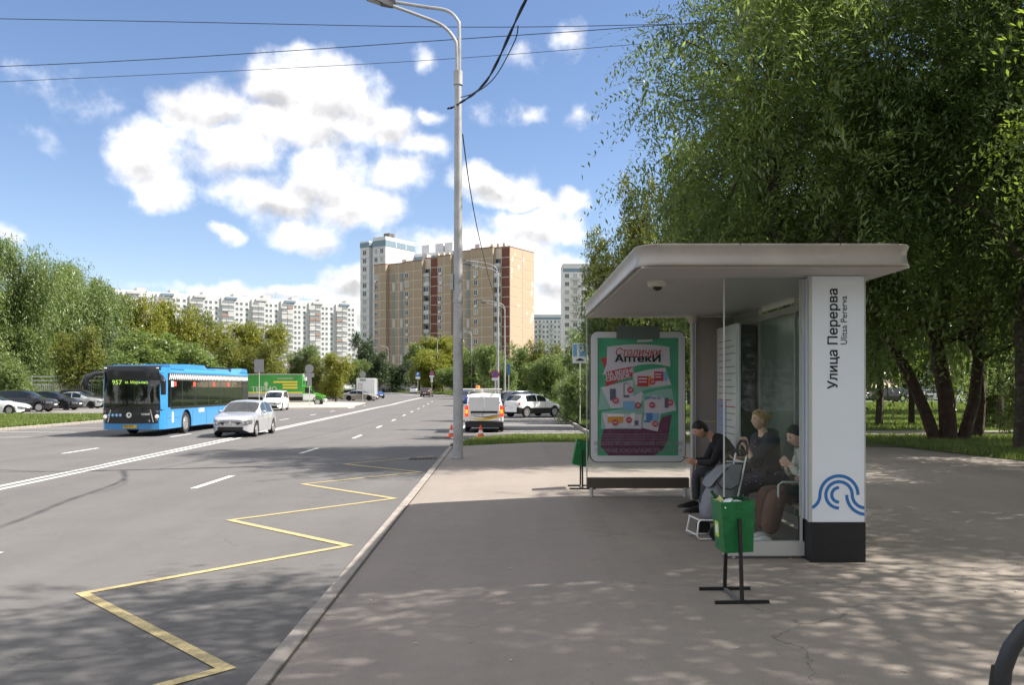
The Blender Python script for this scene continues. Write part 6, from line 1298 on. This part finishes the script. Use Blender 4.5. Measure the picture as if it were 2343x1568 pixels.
# timetable case on the park side wall
tt = thing('timetable_case', 'white timetable case with route sheets on the shelter back wall', 'timetable', (0, 0, 0))
TX0 = 3.12
MB().rbox(TX0+.02, BX-.03, 11.72, 13.0, .75, 2.56, .02).build('case_body', m_black, tt); MB().add([(TX0, y, z) for y, z in rr_plan(11.70, 13.02, .72, 2.585, .06)]+[(TX0+.02, y, z) for y, z in rr_plan(11.70, 13.02, .72, 2.585, .06)], [tuple(range(28)), tuple(range(28, 56))]+[(j, (j+1) % 28, 28+(j+1) % 28, 28+j) for j in range(28)]).build('frame', m_frame, tt, smooth=0)
MB().box(TX0-.006, TX0-.002, 11.82, 12.90, .80, 2.46).build('sheet', m_pap, tt, smooth=0); MB().box(TX0-.010, TX0-.007, 12.36, 12.88, .82, 1.5).build('blue_sheet', mat('sheet_blue', (.35,.42,.62), .6), tt, smooth=0)
for k in range(16): MB().box(TX0-.012, TX0-.0075, 11.9 if k % 3 else 12.1, 12.8, 2.36-k*.095, 2.375-k*.095).build('timetable_line', mat('ink_grey', (.32,.30,.30), .6) if k not in (9, 10) else m_prd, tt, smooth=0)

# ================================================================ litter bins
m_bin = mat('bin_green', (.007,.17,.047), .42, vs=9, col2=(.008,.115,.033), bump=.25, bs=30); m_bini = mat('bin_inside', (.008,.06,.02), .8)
def litter_bin(x, y, z, rz, tilt, label, lean=0):
    t = thing('litter_bin', label, 'litter bin', (x, y, z), rz, 'green litter bins at the bus stop')
    for s in (-1, 1):
        MB().box(-.215, .215, s*.225-.0125, s*.225+.0125, 0, .025).build('foot_bar', m_black, t, smooth=0); MB().loft([[(sx*.013+.0, s*.225+sy*.013-s*0, .025) for sx, sy in ((-1,-1),(1,-1),(1,1),(-1,1))], [(sx*.013-.03*0, s*.165+sy*.013, .655) for sx, sy in ((-1,-1),(1,-1),(1,1),(-1,1))]]).build('upright', m_black, t, smooth=0)
    MB().box(-.013, .013, -.2125, .2125, .004, .022).build('cross_bar', mat('bin_bar', (.12,.12,.12), .6), t, smooth=0)
    o = link('bin_body', None, t, (0, 0, .62), (0, tilt, 0)); bpy.data.objects.remove(o)
    M4 = Matrix.Translation((0, 0, .60)) @ Matrix.Rotation(tilt, 4, 'Y')
    b = MB(); W_, D_ = .135, .145; wb, db = .115, .125; zt_, zb_ = .19, -.22; th = .006
    ot = [(-W_,-D_,zt_),(W_,-D_,zt_),(W_,D_,zt_),(-W_,D_,zt_)]; ob = [(-wb,-db,zb_),(wb,-db,zb_),(wb,db,zb_),(-wb,db,zb_)]
    it = [(-W_+th,-D_+th,zt_),(W_-th,-D_+th,zt_),(W_-th,D_-th,zt_),(-W_+th,D_-th,zt_)]; ib = [(-wb+th,-db+th,zb_+.01),(wb-th,-db+th,zb_+.01),(wb-th,db-th,zb_+.01),(-wb+th,db-th,zb_+.01)]
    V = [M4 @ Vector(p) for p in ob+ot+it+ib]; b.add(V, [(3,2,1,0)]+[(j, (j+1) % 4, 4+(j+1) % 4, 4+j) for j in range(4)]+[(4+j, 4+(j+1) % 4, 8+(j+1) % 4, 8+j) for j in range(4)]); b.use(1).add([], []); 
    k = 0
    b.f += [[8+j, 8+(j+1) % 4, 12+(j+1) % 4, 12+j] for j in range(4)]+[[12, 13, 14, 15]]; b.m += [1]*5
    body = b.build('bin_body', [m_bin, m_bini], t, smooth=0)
    MB().lathe([(.009, -.004), (.006, -.008)], 10, (0, 0, 0), 'y').build('bolt', m_chrome, t).matrix_local = M4 @ Matrix.Translation((-.10, -D_+.003, .145))
    return t, M4
bt, BM4 = litter_bin(1.79, 6.90, pave_z(1.79, 6.9), R(3), R(-2.5), 'green litter bin on black legs standing in front of the shelter glass, rubbish on top')
MB().box(-.0025, 0, -.1, .0, -.13, .0, BM4 @ Matrix.Translation((-.124, .08, .02))).build('sticker', mat('sticker_yellow', (.45,.55,.08), .5), bt, smooth=0); MB().box(-.004, -.003, -.08, -.02, -.10, -.03, BM4 @ Matrix.Translation((-.124, .08, .02))).build('sticker_label', m_sw, bt, smooth=0)
bo = thing('glass_bottle', 'dark green bottle neck with yellowish cap label poking out of the near bin', 'bottle', (1.66, 6.93, .78)); MB().tube([(.11, 0, -.13), (.02, 0, -.0), (-.01, 0, .035), (-.04, 0, .075)], [.034, .033, .014, .012], 10).build('bottle_body', mat('bottle_green', (.01,.05,.01), .1), bo); MB().tube([(.03, 0, -.015), (.005, 0, .02)], [.036, .03], 10).build('label', mat('label_yellow', (.55,.55,.25), .6), bo)
ru = MB(); rq = random.Random(8)
for i in range(3): ru.sphere((0+i*.05, rq.uniform(-.03, .03), rq.uniform(-.01, .01)), (.05, .06, .022), 9, 6, Matrix.Rotation(rq.uniform(-.6, .6), 4, 'Y'))
tag(ru.build('crumpled_wrapper', mat('wrapper', (.55,.6,.62), .25, .3, var=.3, vs=40), None, (1.74, 6.90, .765)), 'shiny crumpled wrappers lying on top of the near green bin', 'wrapper')
litter_bin(1.17, 14.35, 0, R(0), R(14), 'tilted green litter bin standing behind the advertising case')

# ================================================================ people
def skin_mesh(name, J, E, m, sub=2, parent=None, root=0, faces=None):
    """J: list of (x,y,z,r[,r2]); E: edges. Grown with the Skin modifier, then baked"""
    me = bpy.data.meshes.new(name); me.from_pydata([j[:3] for j in J], E, []); o = bpy.data.objects.new(name, me); COL.objects.link(o)
    md = o.modifiers.new('s', 'SKIN'); md.use_smooth_shade = True
    for i, j in enumerate(J): sv = me.skin_vertices[0].data[i]; sv.radius = (j[3], j[4] if len(j) > 4 else j[3]); sv.use_root = (i == root)
    s2 = o.modifiers.new('u', 'SUBSURF'); s2.levels = sub; s2.render_levels = sub
    dg = bpy.context.evaluated_depsgraph_get(); dg.update(); nm = bpy.data.meshes.new_from_object(o.evaluated_get(dg)); bpy.data.objects.remove(o)
    nm.materials.clear(); nm.materials.append(m); nm.shade_smooth(); return link(name, nm, parent)
m_skin = mat('skin', (.58,.33,.23), .5, var=.06, vs=12); m_skin2 = mat('skin_pale', (.68,.43,.33), .5, var=.05, vs=12)
def head_mesh(b, c, yaw, pitch, s=1.0):
    """face looks along local -y before yaw/pitch"""
    M4 = Matrix.Rotation(yaw, 4, 'Z') @ Matrix.Rotation(pitch, 4, 'X'); n, m = 28, 20; rings = []
    for i in range(m+1):
        t = math.pi*min(max(i/m, .01), .99); zz_ = -math.cos(t); q = []
        for j in range(n):
            a = 2*math.pi*j/n; x = math.sin(t)*math.sin(a); y = -math.sin(t)*math.cos(a); f = max(0, -y)
            X_, Y_, Z_ = x*.076, y*.095, zz_*.118
            if zz_ < -.1: k = 1-.30*(-.1-zz_)*1.1; X_ *= k; Y_ = Y_*(1-.22*(-.1-zz_)) - .012*f*(-.1-zz_)
            w1 = math.exp(-((x/.16)**2+((zz_+.12)/.20)**2)); Y_ -= .022*w1*f                 # nose
            Y_ += .010*math.exp(-(((abs(x)-.36)/.2)**2+((zz_-.10)/.13)**2))*f                 # eye sockets
            Y_ -= .006*math.exp(-((x/.3)**2+((zz_+.48)/.08)**2))*f; Y_ -= .006*math.exp(-((x/.6)**2+((zz_-.27)/.08)**2))*f
            q.append(Vector((X_, Y_, Z_))*s)
        rings.append([M4 @ p + Vector(c) for p in q])
    b.loft(rings)
    for sg in (-1, 1): b.sphere(M4 @ (Vector((sg*.078, .008, -.008))*s)+Vector(c), (.010*s, .020*s, .031*s), 8, 6, M4)
    return M4
def eyes(parent, c, M4, s=1.0):
    for sg in (-1, 1):
        e = MB(); e.sphere(M4 @ (Vector((sg*.030, -.079, .012))*s)+Vector(c), (.012*s, .008*s, .006*s), 8, 5, M4); e.build('eye', mat('eye_dark', (.03,.02,.02), .3), parent)
        e = MB(); e.sphere(M4 @ (Vector((sg*.031, -.086, .032))*s)+Vector(c), (.018*s, .005*s, .004*s), 8, 4, M4); e.build('eyebrow', mat('brow', (.06,.035,.02), .8), parent)
    e = MB(); e.sphere(M4 @ (Vector((0, -.089, -.052))*s)+Vector(c), (.019*s, .0035*s, .0045*s), 8, 4, M4); e.build('mouth', mat('lips', (.38,.12,.10), .5), parent)
def hand(b, wrist, direction, palm_n, curl=.6, s=1.0, thumb=1, spread=.12):
    d = Vector(direction).normalized(); n_ = Vector(palm_n); n_ = (n_-d*n_.dot(d)).normalized(); a = d.cross(n_)*thumb; w_ = Vector(wrist)
    b.loft([[w_+a*x*s+n_*z*s+d*y*s for x, z in ((-.026,-.013),(.026,-.013),(.028,.013),(-.028,.013))] for y in (-.01,)]+[[w_+a*x*s+n_*z*s+d*y*s for x, z in ((-.036,-.014),(.036,-.014),(.036,.013),(-.036,.013))] for y in (.03, .075)])
    for i, (o_, L) in enumerate(((.030,.070),(.010,.080),(-.011,.074),(-.031,.058))):
        p = w_+a*o_*s+d*.07*s; dd = (d+a*(o_*spread*12)).normalized(); q = [p-dd*.015*s]; ang = 0
        for k, f in enumerate((.45, .3, .25)):
            ang += curl*(.6 if k == 0 else 1.0); v = dd*math.cos(ang)+n_*math.sin(ang); q.append(q[-1]+v*L*f*s+(dd*.015*s if k == 0 else Vector((0, 0, 0))))
        b.tube(q, [.0095*s, .009*s, .008*s, .006*s], 7)
    q = [w_+a*.022*s+d*.012*s, w_+a*.045*s+d*.035*s+n_*.012*s, w_+a*.05*s+d*.062*s+n_*.026*s, w_+a*.04*s+d*.085*s+n_*.034*s]; b.tube(q, [.013*s, .0115*s, .0095*s, .007*s], 7)
def shoe(parent, heel, yaw, m, L=.27, h=.09):
    M4 = Matrix.Translation(heel) @ Matrix.Rotation(yaw, 4, 'Z'); b = MB(); st = [(-.03,.030,.07),(0,.038,h),(.07,.040,h),(.13,.042,.07),(.19,.046,.052),(L-.03,.036,.042),(L,.016,.03)]
    b.loft([[M4 @ Vector(p) for p in ((-w_, -y, 0), (w_, -y, 0), (w_, -y, z*.6), (w_*.6, -y, z), (-w_*.6, -y, z), (-w_, -y, z*.6))] for y, w_, z in st]); return b.build('shoe', m, parent, smooth=60)
def person_seated(label, hips, chest, neck, head, yaw, pitch, kneeL, kneeR, footL, footR, elL, wrL, elR, wrR, skin, top, legs, shoes, sh_w=.18, bulk=1., hs=1., shoe_yaw=None, sleeves='long', palm=((0,0,1),(0,0,1)), hdir=None, curl=(.6,.6), dress=None, wide=1.):
    t = thing('person', label, 'person', (0, 0, 0)); H = Vector(hips); Cc = Vector(chest); Nk = Vector(neck); Hd = Vector(head)
    sd = Vector((math.cos(yaw), math.sin(yaw), 0))       # shoulder axis: faces -y before yaw
    sd = Matrix.Rotation(yaw, 3, 'Z') @ Vector((1, 0, 0))
    sL, sR = Cc+sd*sh_w*-1+Vector((0,0,.07)), Cc+sd*sh_w+Vector((0,0,.07)); hL, hR = H-sd*.09, H+sd*.09
    J = [(*H, .12), (*H.lerp(Cc, .5), .115), (*Cc, .12, .10), (*Nk, .052), (*(Nk.lerp(Hd, .6)), .050), (*sL, .055), (*elL, .040), (*wrL, .026), (*sR, .055), (*elR, .040), (*wrR, .026), (*hL, .085), (*kneeL, .058), (*footL[:2], footL[2]+.10, .037), (*hR, .085), (*kneeR, .058), (*footR[:2], footR[2]+.10, .037)]
    E = [(0,1),(1,2),(2,3),(3,4),(2,5),(5,6),(6,7),(2,8),(8,9),(9,10),(0,11),(11,12),(12,13),(0,14),(14,15),(15,16)]
    body = skin_mesh('body', J, E, skin, 2, t)
    b = MB(); M4 = head_mesh(b, Hd, yaw, pitch, hs)
    for k, (w_, e_) in enumerate(((wrL, elL), (wrR, elR))):
        d = hdir[k] if hdir else (Vector(w_)-Vector(e_)); hand(b, Vector(w_), d, palm[k], curl[k], 1.0, 1 if k else -1)
    bm = bmesh.new(); bm.from_mesh(body.data); hm = b.mesh('h', skin, 50); bm.from_mesh(hm); bm.to_mesh(body.data); bm.free(); body.data.shade_smooth()
    eyes(t, Hd, M4, hs)
    B = bulk; J2 = [(*(H+Vector((0,0,.03))), .15*B, .135*B), (*H.lerp(Cc, .5), .142*B, .135*B), (*Cc, .15*B, .12*B), (*(Nk-Vector((0,0,.0))), .075), (*sL, .075*B), (*(Vector(sL).lerp(Vector(elL), .5)), .066*B), (*elL, .058*B), (*sR, .075*B), (*(Vector(sR).lerp(Vector(elR), .5)), .066*B), (*elR, .058*B)]
    E2 = [(0,1),(1,2),(2,3),(2,4),(4,5),(5,6),(2,7),(7,8),(8,9)]
    if sleeves == 'long': J2 += [(*(Vector(elL).lerp(Vector(wrL), .9)), .042*B), (*(Vector(elR).lerp(Vector(wrR), .9)), .042*B)]; E2 += [(6,10),(9,11)]
    elif sleeves == 'blouse': J2 += [(*(Vector(elL).lerp(Vector(wrL), .5)), .056), (*(Vector(elL).lerp(Vector(wrL), .88)), .040), (*(Vector(elR).lerp(Vector(wrR), .5)), .056), (*(Vector(elR).lerp(Vector(wrR), .88)), .040)]; E2 += [(6,10),(10,11),(9,12),(12,13)]
    else: J2 += [(*(Vector(elL).lerp(Vector(wrL), .25)), .052*B), (*(Vector(elR).lerp(Vector(wrR), .25)), .052*B)]; E2 += [(6,10),(9,11)]
    skin_mesh('jacket' if sleeves != 'blouse' else 'blouse', J2, E2, top, 2, t)
    J3 = [(*H, .14*B, .125*B)]; E3 = []
    for h_, k_, f_ in ((hL, kneeL, footL), (hR, kneeR, footR)):
        i = len(J3); kk = Vector(k_); ff = Vector(f_)+Vector((0,0,.10)); J3 += [(*h_, .105*B), (*h_.lerp(kk, .6), .088*B), (*kk, .076*wide), (*kk.lerp(ff, .55), .066*wide), (*ff, .062*wide)]; E3 += [(0,i),(i,i+1),(i+1,i+2),(i+2,i+3),(i+3,i+4)]
    skin_mesh('trousers' if not dress else 'dress', J3, E3, legs, 2, t)
    for f_ in (footL, footR): shoe(t, Vector(f_), shoe_yaw if shoe_yaw is not None else yaw, shoes)
    return t, M4
def cap_hair(parent, c, M4, s, m, nm='hair', back=0, low=-.02, r=1.06):
    b = MB(); n, k = 24, 12; rings = []
    for i in range(k+1):
        q = []
        for j in range(n):
            a = 2*math.pi*j/n; fr = -math.cos(a); lim = low if fr < 0 else 0       # front hairline higher
            zmin = float(np.interp(math.cos(a), [-1, -.45, -.2, .05, .35, .7, 1], [-.62, -.52, -.12, .12, .30, .52, .56]))+.035*math.sin(j*2.7+low*9)
            t1 = math.acos(max(-1, min(1, -zmin))); t = t1+(math.pi-.02-t1)*i/k; zz_ = -math.cos(t)
            x = math.sin(t)*math.sin(a); y = -math.sin(t)*math.cos(a); wob = 1+.018*math.sin(9*a+i)+.015*math.sin(17*a+2.3*i)+.03*(i/k if i < k/2 else .5)
            q.append(M4 @ (Vector((x*.081*r*wob, y*.101*r*wob+back, zz_*.122*r))*s)+Vector(c))
        rings.append(q)
    b.loft(rings, True, True); return b.build(nm, m, parent, smooth=60)
m_coat = mat('cloth_black', (.016,.016,.019), .85, bump=1.0, bs=11); m_trg = mat('cloth_grey', (.055,.06,.07), .9, bump=1.0, bs=10); m_shoe = mat('shoe_black', (.012,.012,.012), .5)
m_hairk = mat('hair_black', (.010,.008,.008), .5, bump=.5, bs=90); m_hairb = mat('hair_blond', (.50,.32,.13), .55, bump=.8, bs=70, col2=(.27,.16,.06), vs=45)
# man, leaning over his phone; everyone faces the road (-x), so yaw = -90 deg
YW = R(-90)
man, HM = person_seated('man in black jacket and grey trousers bent over his phone on the bench', (3.14, 11.75, .52), (2.86, 11.68, .90), (2.72, 11.66, 1.04), (2.57, 11.64, 1.12), YW, R(33),
   (2.58, 11.95, .50), (2.66, 11.48, .52), (2.60, 12.05, 0), (2.58, 11.55, 0), (2.72, 11.95, .66), (2.50, 11.74, .68), (2.68, 11.38, .68), (2.50, 11.60, .68), m_skin, m_coat, m_trg, m_shoe, bulk=1.08, palm=((0,-1,.5),(0,1,.5)), hdir=(Vector((-1,-.2,.05)), Vector((-1,.2,.05))), shoe_yaw=YW+.15)
cap_hair(man, (2.57, 11.64, 1.12), HM, 1.0, m_hairk)
ph = thing('mobile_phone', 'thin phone held in both hands by the man in black', 'phone', (2.41, 11.66, .725)); MB().rbox(-.07, .07, -.037, .037, -.004, .004, .003, Matrix.Rotation(R(12), 4, 'Y')).build('phone_body', m_black, ph); MB().box(-.06, .06, -.032, .032, .0045, .005, Matrix.Rotation(R(12), 4, 'Y')).build('screen', mat('phone_screen', (.3,.33,.38), .15), ph, smooth=0)
MB().lathe([(.034, -.012), (.034, .012)], 14, axis='x').build('wrist_watch', m_chrome, man, (2.54, 11.585, .68))
# blond woman
wo, HW = person_seated('blond woman in dark jacket and dotted dress holding a phone, sitting in the middle', (3.16, 10.42, .56), (3.08, 10.38, 1.00), (3.05, 10.36, 1.16), (3.00, 10.34, 1.30), YW+.25, R(-2),
   (2.68, 10.62, .50), (2.70, 10.22, .50), (2.70, 10.7, 0), (2.72, 10.2, 0), (3.02, 10.68, .80), (2.80, 10.5, .82), (2.86, 10.12, .82), (2.80, 10.20, 1.00), m_skin2, mat('jacket_navy', (.024,.026,.040), .8, bump=1.0, bs=11), None or mat('dress_dark', (.05,.036,.058), .85, bump=.9, bs=10), m_shoe, bulk=1.16, sleeves='short', palm=((0,0,1),(-.2,.3,.4)), hdir=(Vector((-1,-.1,0)), Vector((-.25,.0,1))), curl=(.5,1.0), dress=1, wide=1.9, sh_w=.19)
cap_hair(wo, (3.00, 10.34, 1.30), HW, 1.03, m_hairb); MB().sphere((3.17, 10.40, 1.13), (.075, .15, .065), 12, 8).build('hood', MATS['jacket_navy'], wo); MB().sphere((3.11, 10.37, 1.33), (.05, .05, .05), 10, 7).build('hair_bun', m_hairb, wo)
sg_ = MB(); sg_.tube([HW @ Vector((x*.075, -.045, .112-.02*abs(x)))+Vector((3.0, 10.34, 1.30)) for x in (-1, -.6, -.2, .2, .6, 1)], .009, 6); tag(sg_.build('sunglasses', m_black, None), 'dark sunglasses pushed up on the blond woman\'s hair', 'sunglasses')
ph2 = thing('mobile_phone', 'phone held low in one hand by the blond woman', 'phone', (2.70, 10.47, .87)); MB().rbox(-.07, .07, -.036, .036, -.004, .004, .003, Matrix.Rotation(R(10), 4, 'Y')).build('phone_body', m_black, ph2); MB().box(-.055, .055, -.03, .03, .0045, .005, Matrix.Rotation(R(10), 4, 'Y')).build('screen', MATS['phone_screen'], ph2, smooth=0)
def dots(parent, target, m, n, seed, r=.007, zr=(0, 2), nm='printed_dots'):
    rr_ = random.Random(seed); me = target.data; pol = [p for p in me.polygons if zr[0] < p.center.z < zr[1]]; b = MB()
    if not pol: return
    for p in rr_.choices(pol, weights=[q.area for q in pol], k=n):
        N_ = p.normal; c = p.center+N_*.0025; a = N_.orthogonal().normalized(); d = N_.cross(a); b.add([c+(a*math.cos(k*1.047)+d*math.sin(k*1.047))*r for k in range(6)], [(0,1,2,3,4,5)])
    tag(b.build(nm, m, parent, smooth=0), kind='stuff')
def child(t, nm): return [o for o in t.children if o.name.startswith(nm)][0]
dots(wo, child(wo, 'dress'), mat('dot_white', (.6,.6,.6), .8), 260, 3, .0075)
# blouse front of the dress
b = MB(); skin_mesh('dress_front', [(2.98, 10.38, .70, .12), (2.96, 10.37, .92, .115), (3.0, 10.36, 1.08, .06)], [(0,1),(1,2)], MATS['dress_dark'], 2, wo); dots(wo, child(wo, 'dress_front'), MATS['dot_white'], 60, 4, .006)
# young woman
yw, HY = person_seated('dark haired young woman in dotted white blouse and brown trousers sitting behind the near glass', (3.22, 9.28, .53), (3.19, 9.22, .90), (3.18, 9.20, 1.05), (3.06, 9.18, 1.17), YW+.12, R(20),
   (2.80, 9.42, .54), (2.82, 9.10, .54), (2.80, 9.45, 0), (2.76, 9.18, 0), (3.10, 9.42, .72), (2.98, 9.26, .86), (3.08, 9.00, .74), (2.98, 9.16, .86), m_skin2, mat('blouse_cream', (.52,.50,.45), .85, bump=.2, bs=20), mat('trousers_brown', (.135,.072,.058), .85, bump=1.0, bs=9), m_sw, bulk=.92, sleeves='blouse', palm=((0,-1,.2),(0,1,.2)), hdir=(Vector((-.6,-.2,.6)), Vector((-.6,.2,.6))), curl=(1.0,1.0), wide=1.65, sh_w=.15)
cap_hair(yw, (3.06, 9.18, 1.17), HY, 1.0, m_hairk); MB().sphere((3.20, 9.20, 1.20), (.055, .05, .05), 10, 7).build('hair_bun', m_hairk, yw)
for o in [o for o in yw.children if o.name.startswith('blouse')]: dots(yw, o, mat('dot_brown', (.10,.07,.06), .8), 420, 5, .0065)
MB().lathe([(.012, -.004), (.012, .004)], 10, axis='y').build('earring', m_chrome, yw, (3.07, 9.088, 1.125))
hb = thing('handbag', 'small black handbag on the lap of the young woman', 'handbag', (2.98, 9.02, .60)); MB().rbox(-.1, .1, -.03, .03, -.05, .06, .02).build('bag_body', m_black, hb); MB().tube([(-.08, 0, .06), (-.04, 0, .16), (.06, 0, .16), (.09, 0, .06)], .006, 6).build('bag_strap', m_black, hb)
# driver in the bus
dx_, dy_ = bus.location.x+.72, bus.location.y+1.2; dz_ = bus.location.z
dr, HD = person_seated('bus driver in dark clothes at the wheel behind the windscreen', (dx_, dy_, dz_+1.62), (dx_, dy_-.05, dz_+1.98), (dx_, dy_-.05, dz_+2.12), (dx_, dy_-.08, dz_+2.24), 0, 0, (dx_-.12, dy_-.42, dz_+1.6), (dx_+.12, dy_-.42, dz_+1.6), (dx_-.12, dy_-.5, dz_+1.15), (dx_+.12, dy_-.5, dz_+1.15), (dx_-.25, dy_-.2, dz_+1.75), (dx_-.16, dy_-.4, dz_+1.72), (dx_+.25, dy_-.2, dz_+1.75), (dx_+.16, dy_-.4, dz_+1.72), m_skin, m_coat, m_coat, m_shoe)
cap_hair(dr, (dx_, dy_-.08, dz_+2.24), HD, 1.0, m_hairk); tag(MB().rbox(-.25, .25, -.05, .45, -.12, .0, .04).rbox(-.25, .25, .3, .42, 0, .6, .04).build('driver_seat', m_seat, bus, (.72, 1.15, 1.56)))
# standing pedestrians far away
def walker(px, Y, label, m_t, m_l, rz=0, zb=None):
    t = thing('person', label, 'person', (X(px, Y), Y, base_z(Y)+.14 if zb is None else zb), rz)
    J = [(0,0,.95,.13,.10),(0,0,1.2,.13,.10),(0,0,1.4,.12,.09),(0,0,1.52,.05),(0,0,1.66,.095,.10),(-.2,0,1.4,.05),(-.25,.02,1.12,.04),(-.24,-.06,.88,.035),(.2,0,1.4,.05),(.25,.02,1.12,.04),(.24,-.1,.9,.035),(-.09,0,.9,.08),(-.1,-.1,.5,.06),(-.1,.05,.1,.045),(-.1,-.08,.04,.04),(.09,0,.9,.08),(.1,.06,.5,.06),(.1,.22,.12,.045),(.1,.1,.05,.04)]
    E = [(0,1),(1,2),(2,3),(3,4),(2,5),(5,6),(6,7),(2,8),(8,9),(9,10),(0,11),(11,12),(12,13),(13,14),(0,15),(15,16),(16,17),(17,18)]
    skin_mesh('body', J, E, m_skin, 1, t); J2 = [(j[0], j[1], j[2], j[3]*1.18, (j[4] if len(j) > 4 else j[3])*1.2) for j in J]
    skin_mesh('jacket', [J2[i] for i in (0,1,2,5,6,8,9)], [(0,1),(1,2),(2,3),(3,4),(2,5),(5,6)], m_t, 1, t); skin_mesh('trousers', [J2[i] for i in (0,11,12,13,15,16,17)], [(0,1),(1,2),(2,3),(0,4),(4,5),(5,6)], m_l, 1, t)
    MB().sphere((0, .01, 1.70), (.10, .11, .10), 10, 8).build('hair', m_hairk, t)
walker(1102, 118, 'person in pale shirt standing on the far lawn right of the lamp post', m_sw, m_trg, .4); walker(1013, 178, 'person in dark clothes walking beside the far lamp post', m_coat, m_coat, 1.2)
# ================================================================ shopping trolley
m_bag = mat('trolley_fabric', (.185,.195,.225), .85, var=.12, vs=10, bump=.5, bs=14); m_tube = mat('trolley_tube', (.72,.73,.74), .3, .2)
tl = thing('shopping_trolley', 'grey fabric shopping trolley with white tube frame in front of the seated people', 'shopping trolley', (2.26, 9.62, 0), R(8))
def tp(nm, m, f, sm=45): b = MB(); f(b); return b.build(nm, m, tl, smooth=sm)
# leans: up the handle moves to +x
Lx = lambda z: .02+.27*z
def bagf(b):
    rings = []
    for z, hw_, hd in ((.20,.10,.11),(.24,.15,.15),(.34,.175,.165),(.46,.17,.165),(.58,.155,.155),(.68,.13,.14),(.74,.115,.13),(.78,.10,.11)):
        q = []
        for j in range(20):
            a = 2*math.pi*j/20; k = 1+.05*math.sin(7*a+z*20); ex = lambda v: math.copysign(abs(v)**.6, v)
            q.append((Lx(z)-.06+ex(math.cos(a))*hw_*k, ex(math.sin(a))*hd*k, z))
        rings.append(q)
    b.loft(rings)
tp('bag', m_bag, bagf, 70)
tp('flap', m_bag, lambda b: b.loft([[(Lx(.82)+.03, y, .825) for y in (-.13, -.05, .05, .13)], [(Lx(.8)-.12, y, .80) for y in (-.14, -.05, .05, .14)], [(Lx(.62)-.215, y, .66) for y in (-.165, -.05, .05, .165)], [(Lx(.55)-.235, y, .575 if abs(y) < .1 else .60) for y in (-.15, -.05, .05, .15)]], closed=False), 60)
tp('flap', m_bag, lambda b: b.loft([[(Lx(z)+dx, -.178, z) for z, dx in ((.58,-.19),(.56,-.03),(.62,.05))], [(Lx(z)+dx, -.150, z) for z, dx in ((.72,-.14),(.70,0),(.72,.05))], [(Lx(z)+dx, -.128, z) for z, dx in ((.83,-.07),(.835,0),(.83,.06))]], closed=False), 60)
tp('piping', m_black, lambda b: b.tube([(Lx(.62)-.20, -.17, .65), (Lx(.58)-.15, -.185, .585), (Lx(.57)-.03, -.185, .56), (Lx(.62)+.05, -.182, .61), (Lx(.75)+.06, -.155, .74)], .006, 6))
for y in (-.15, .15): tp('frame_tube', m_tube, lambda b: b.tube([(Lx(.10)+.10, y, .10), (Lx(.5)+.09, y, .5), (Lx(.95)+.07, y, .95)], .011, 8))
tp('handle', m_black, lambda b: b.tube([(Lx(.95)+.07, -.15, .94), (Lx(1.03)+.06, -.13, 1.03), (Lx(1.09)+.05, -.06, 1.085), (Lx(1.09)+.05, .06, 1.085), (Lx(1.03)+.06, .13, 1.03), (Lx(.95)+.07, .15, .94)], .016, 8))
tp('handle', m_black, lambda b: b.tube([(Lx(.80)-.16, -.14, .83), (Lx(.9)-.14, -.14, .95), (Lx(1.0)-.07, -.14, 1.0), (Lx(1.0)+.03, -.14, .98), (Lx(.95)+.07, -.15, .92)], .013, 7))
tp('cross_tube', m_tube, lambda b: b.tube([(Lx(.86)+.07, -.15, .86), (Lx(.86)+.07, .15, .86)], .009, 7).tube([(Lx(.86)-.16, -.14, .87), (Lx(.86)+.07, -.15, .86)], .008, 6))
tp('stand', m_tube, lambda b: b.tube([(.10, -.17, .215), (-.20, -.17, .225), (-.225, -.17, .20), (-.24, -.17, .05), (-.215, -.17, .015), (.0, -.17, .01)], .011, 8).tube([(-.24, -.17, .06), (-.24, .17, .06)], .010, 7).tube([(-.20, .17, .225), (-.24, .17, .05), (-.20, .17, .015), (0, .17, .01)], .011, 8).tube([(-.21, -.17, .225), (-.21, .17, .225)], .01, 7))
for y in (-.205, .205): 
    tp('wheel', m_rub, lambda b: b.lathe([(.062, -.014), (.082, -.018), (.086, 0), (.082, .018), (.062, .014)], 20, (-.03, y, .088), 'y')); tp('wheel_hub', m_dkrim, lambda b: [b.lathe([(.064, -.006), (.064, .006), (.054, .0)], 16, (-.03, y, .088), 'y'), b.lathe([(.018, -.016), (.018, .016)], 10, (-.03, y, .088), 'y')]+[b.box(-.006, .006, -.006, .006, .01, .06, Matrix.Translation((-.03, y, .088)) @ Matrix.Rotation(k*math.pi/3, 4, 'Y')) for k in range(6)])
# ================================================================ handlebar in the corner
hbk = thing('scooter_handlebar', 'black curved handlebar tube in the bottom right corner of the photo', 'handlebar', (1.2, 2.6, .9))
def cr(px, py, Y): return (X(px, Y)-1.2, Y-2.6, Z(py, Y)-.9)
MB().tube([cr(2290, 1640, 2.2), cr(2291, 1580, 2.2), cr(2296, 1530, 2.2), cr(2313, 1485, 2.2), cr(2342, 1446, 2.2), cr(2385, 1410, 2.2), cr(2440, 1390, 2.2)], .0215, 16).build('bar', mat('bar_black', (.014,.017,.022), .38), hbk, smooth=60); MB().tube([cr(2283, 1640, 2.21), cr(2284, 1580, 2.21), cr(2291, 1529, 2.21)], .0235, 14).build('grip', m_black, hbk, smooth=60)
MB().tube([cr(2290, 1640, 2.2), (cr(2290, 1640, 2.2)[0]+.02, .15, -.86)], .02, 12).build('stem', MATS['bar_black'], hbk)
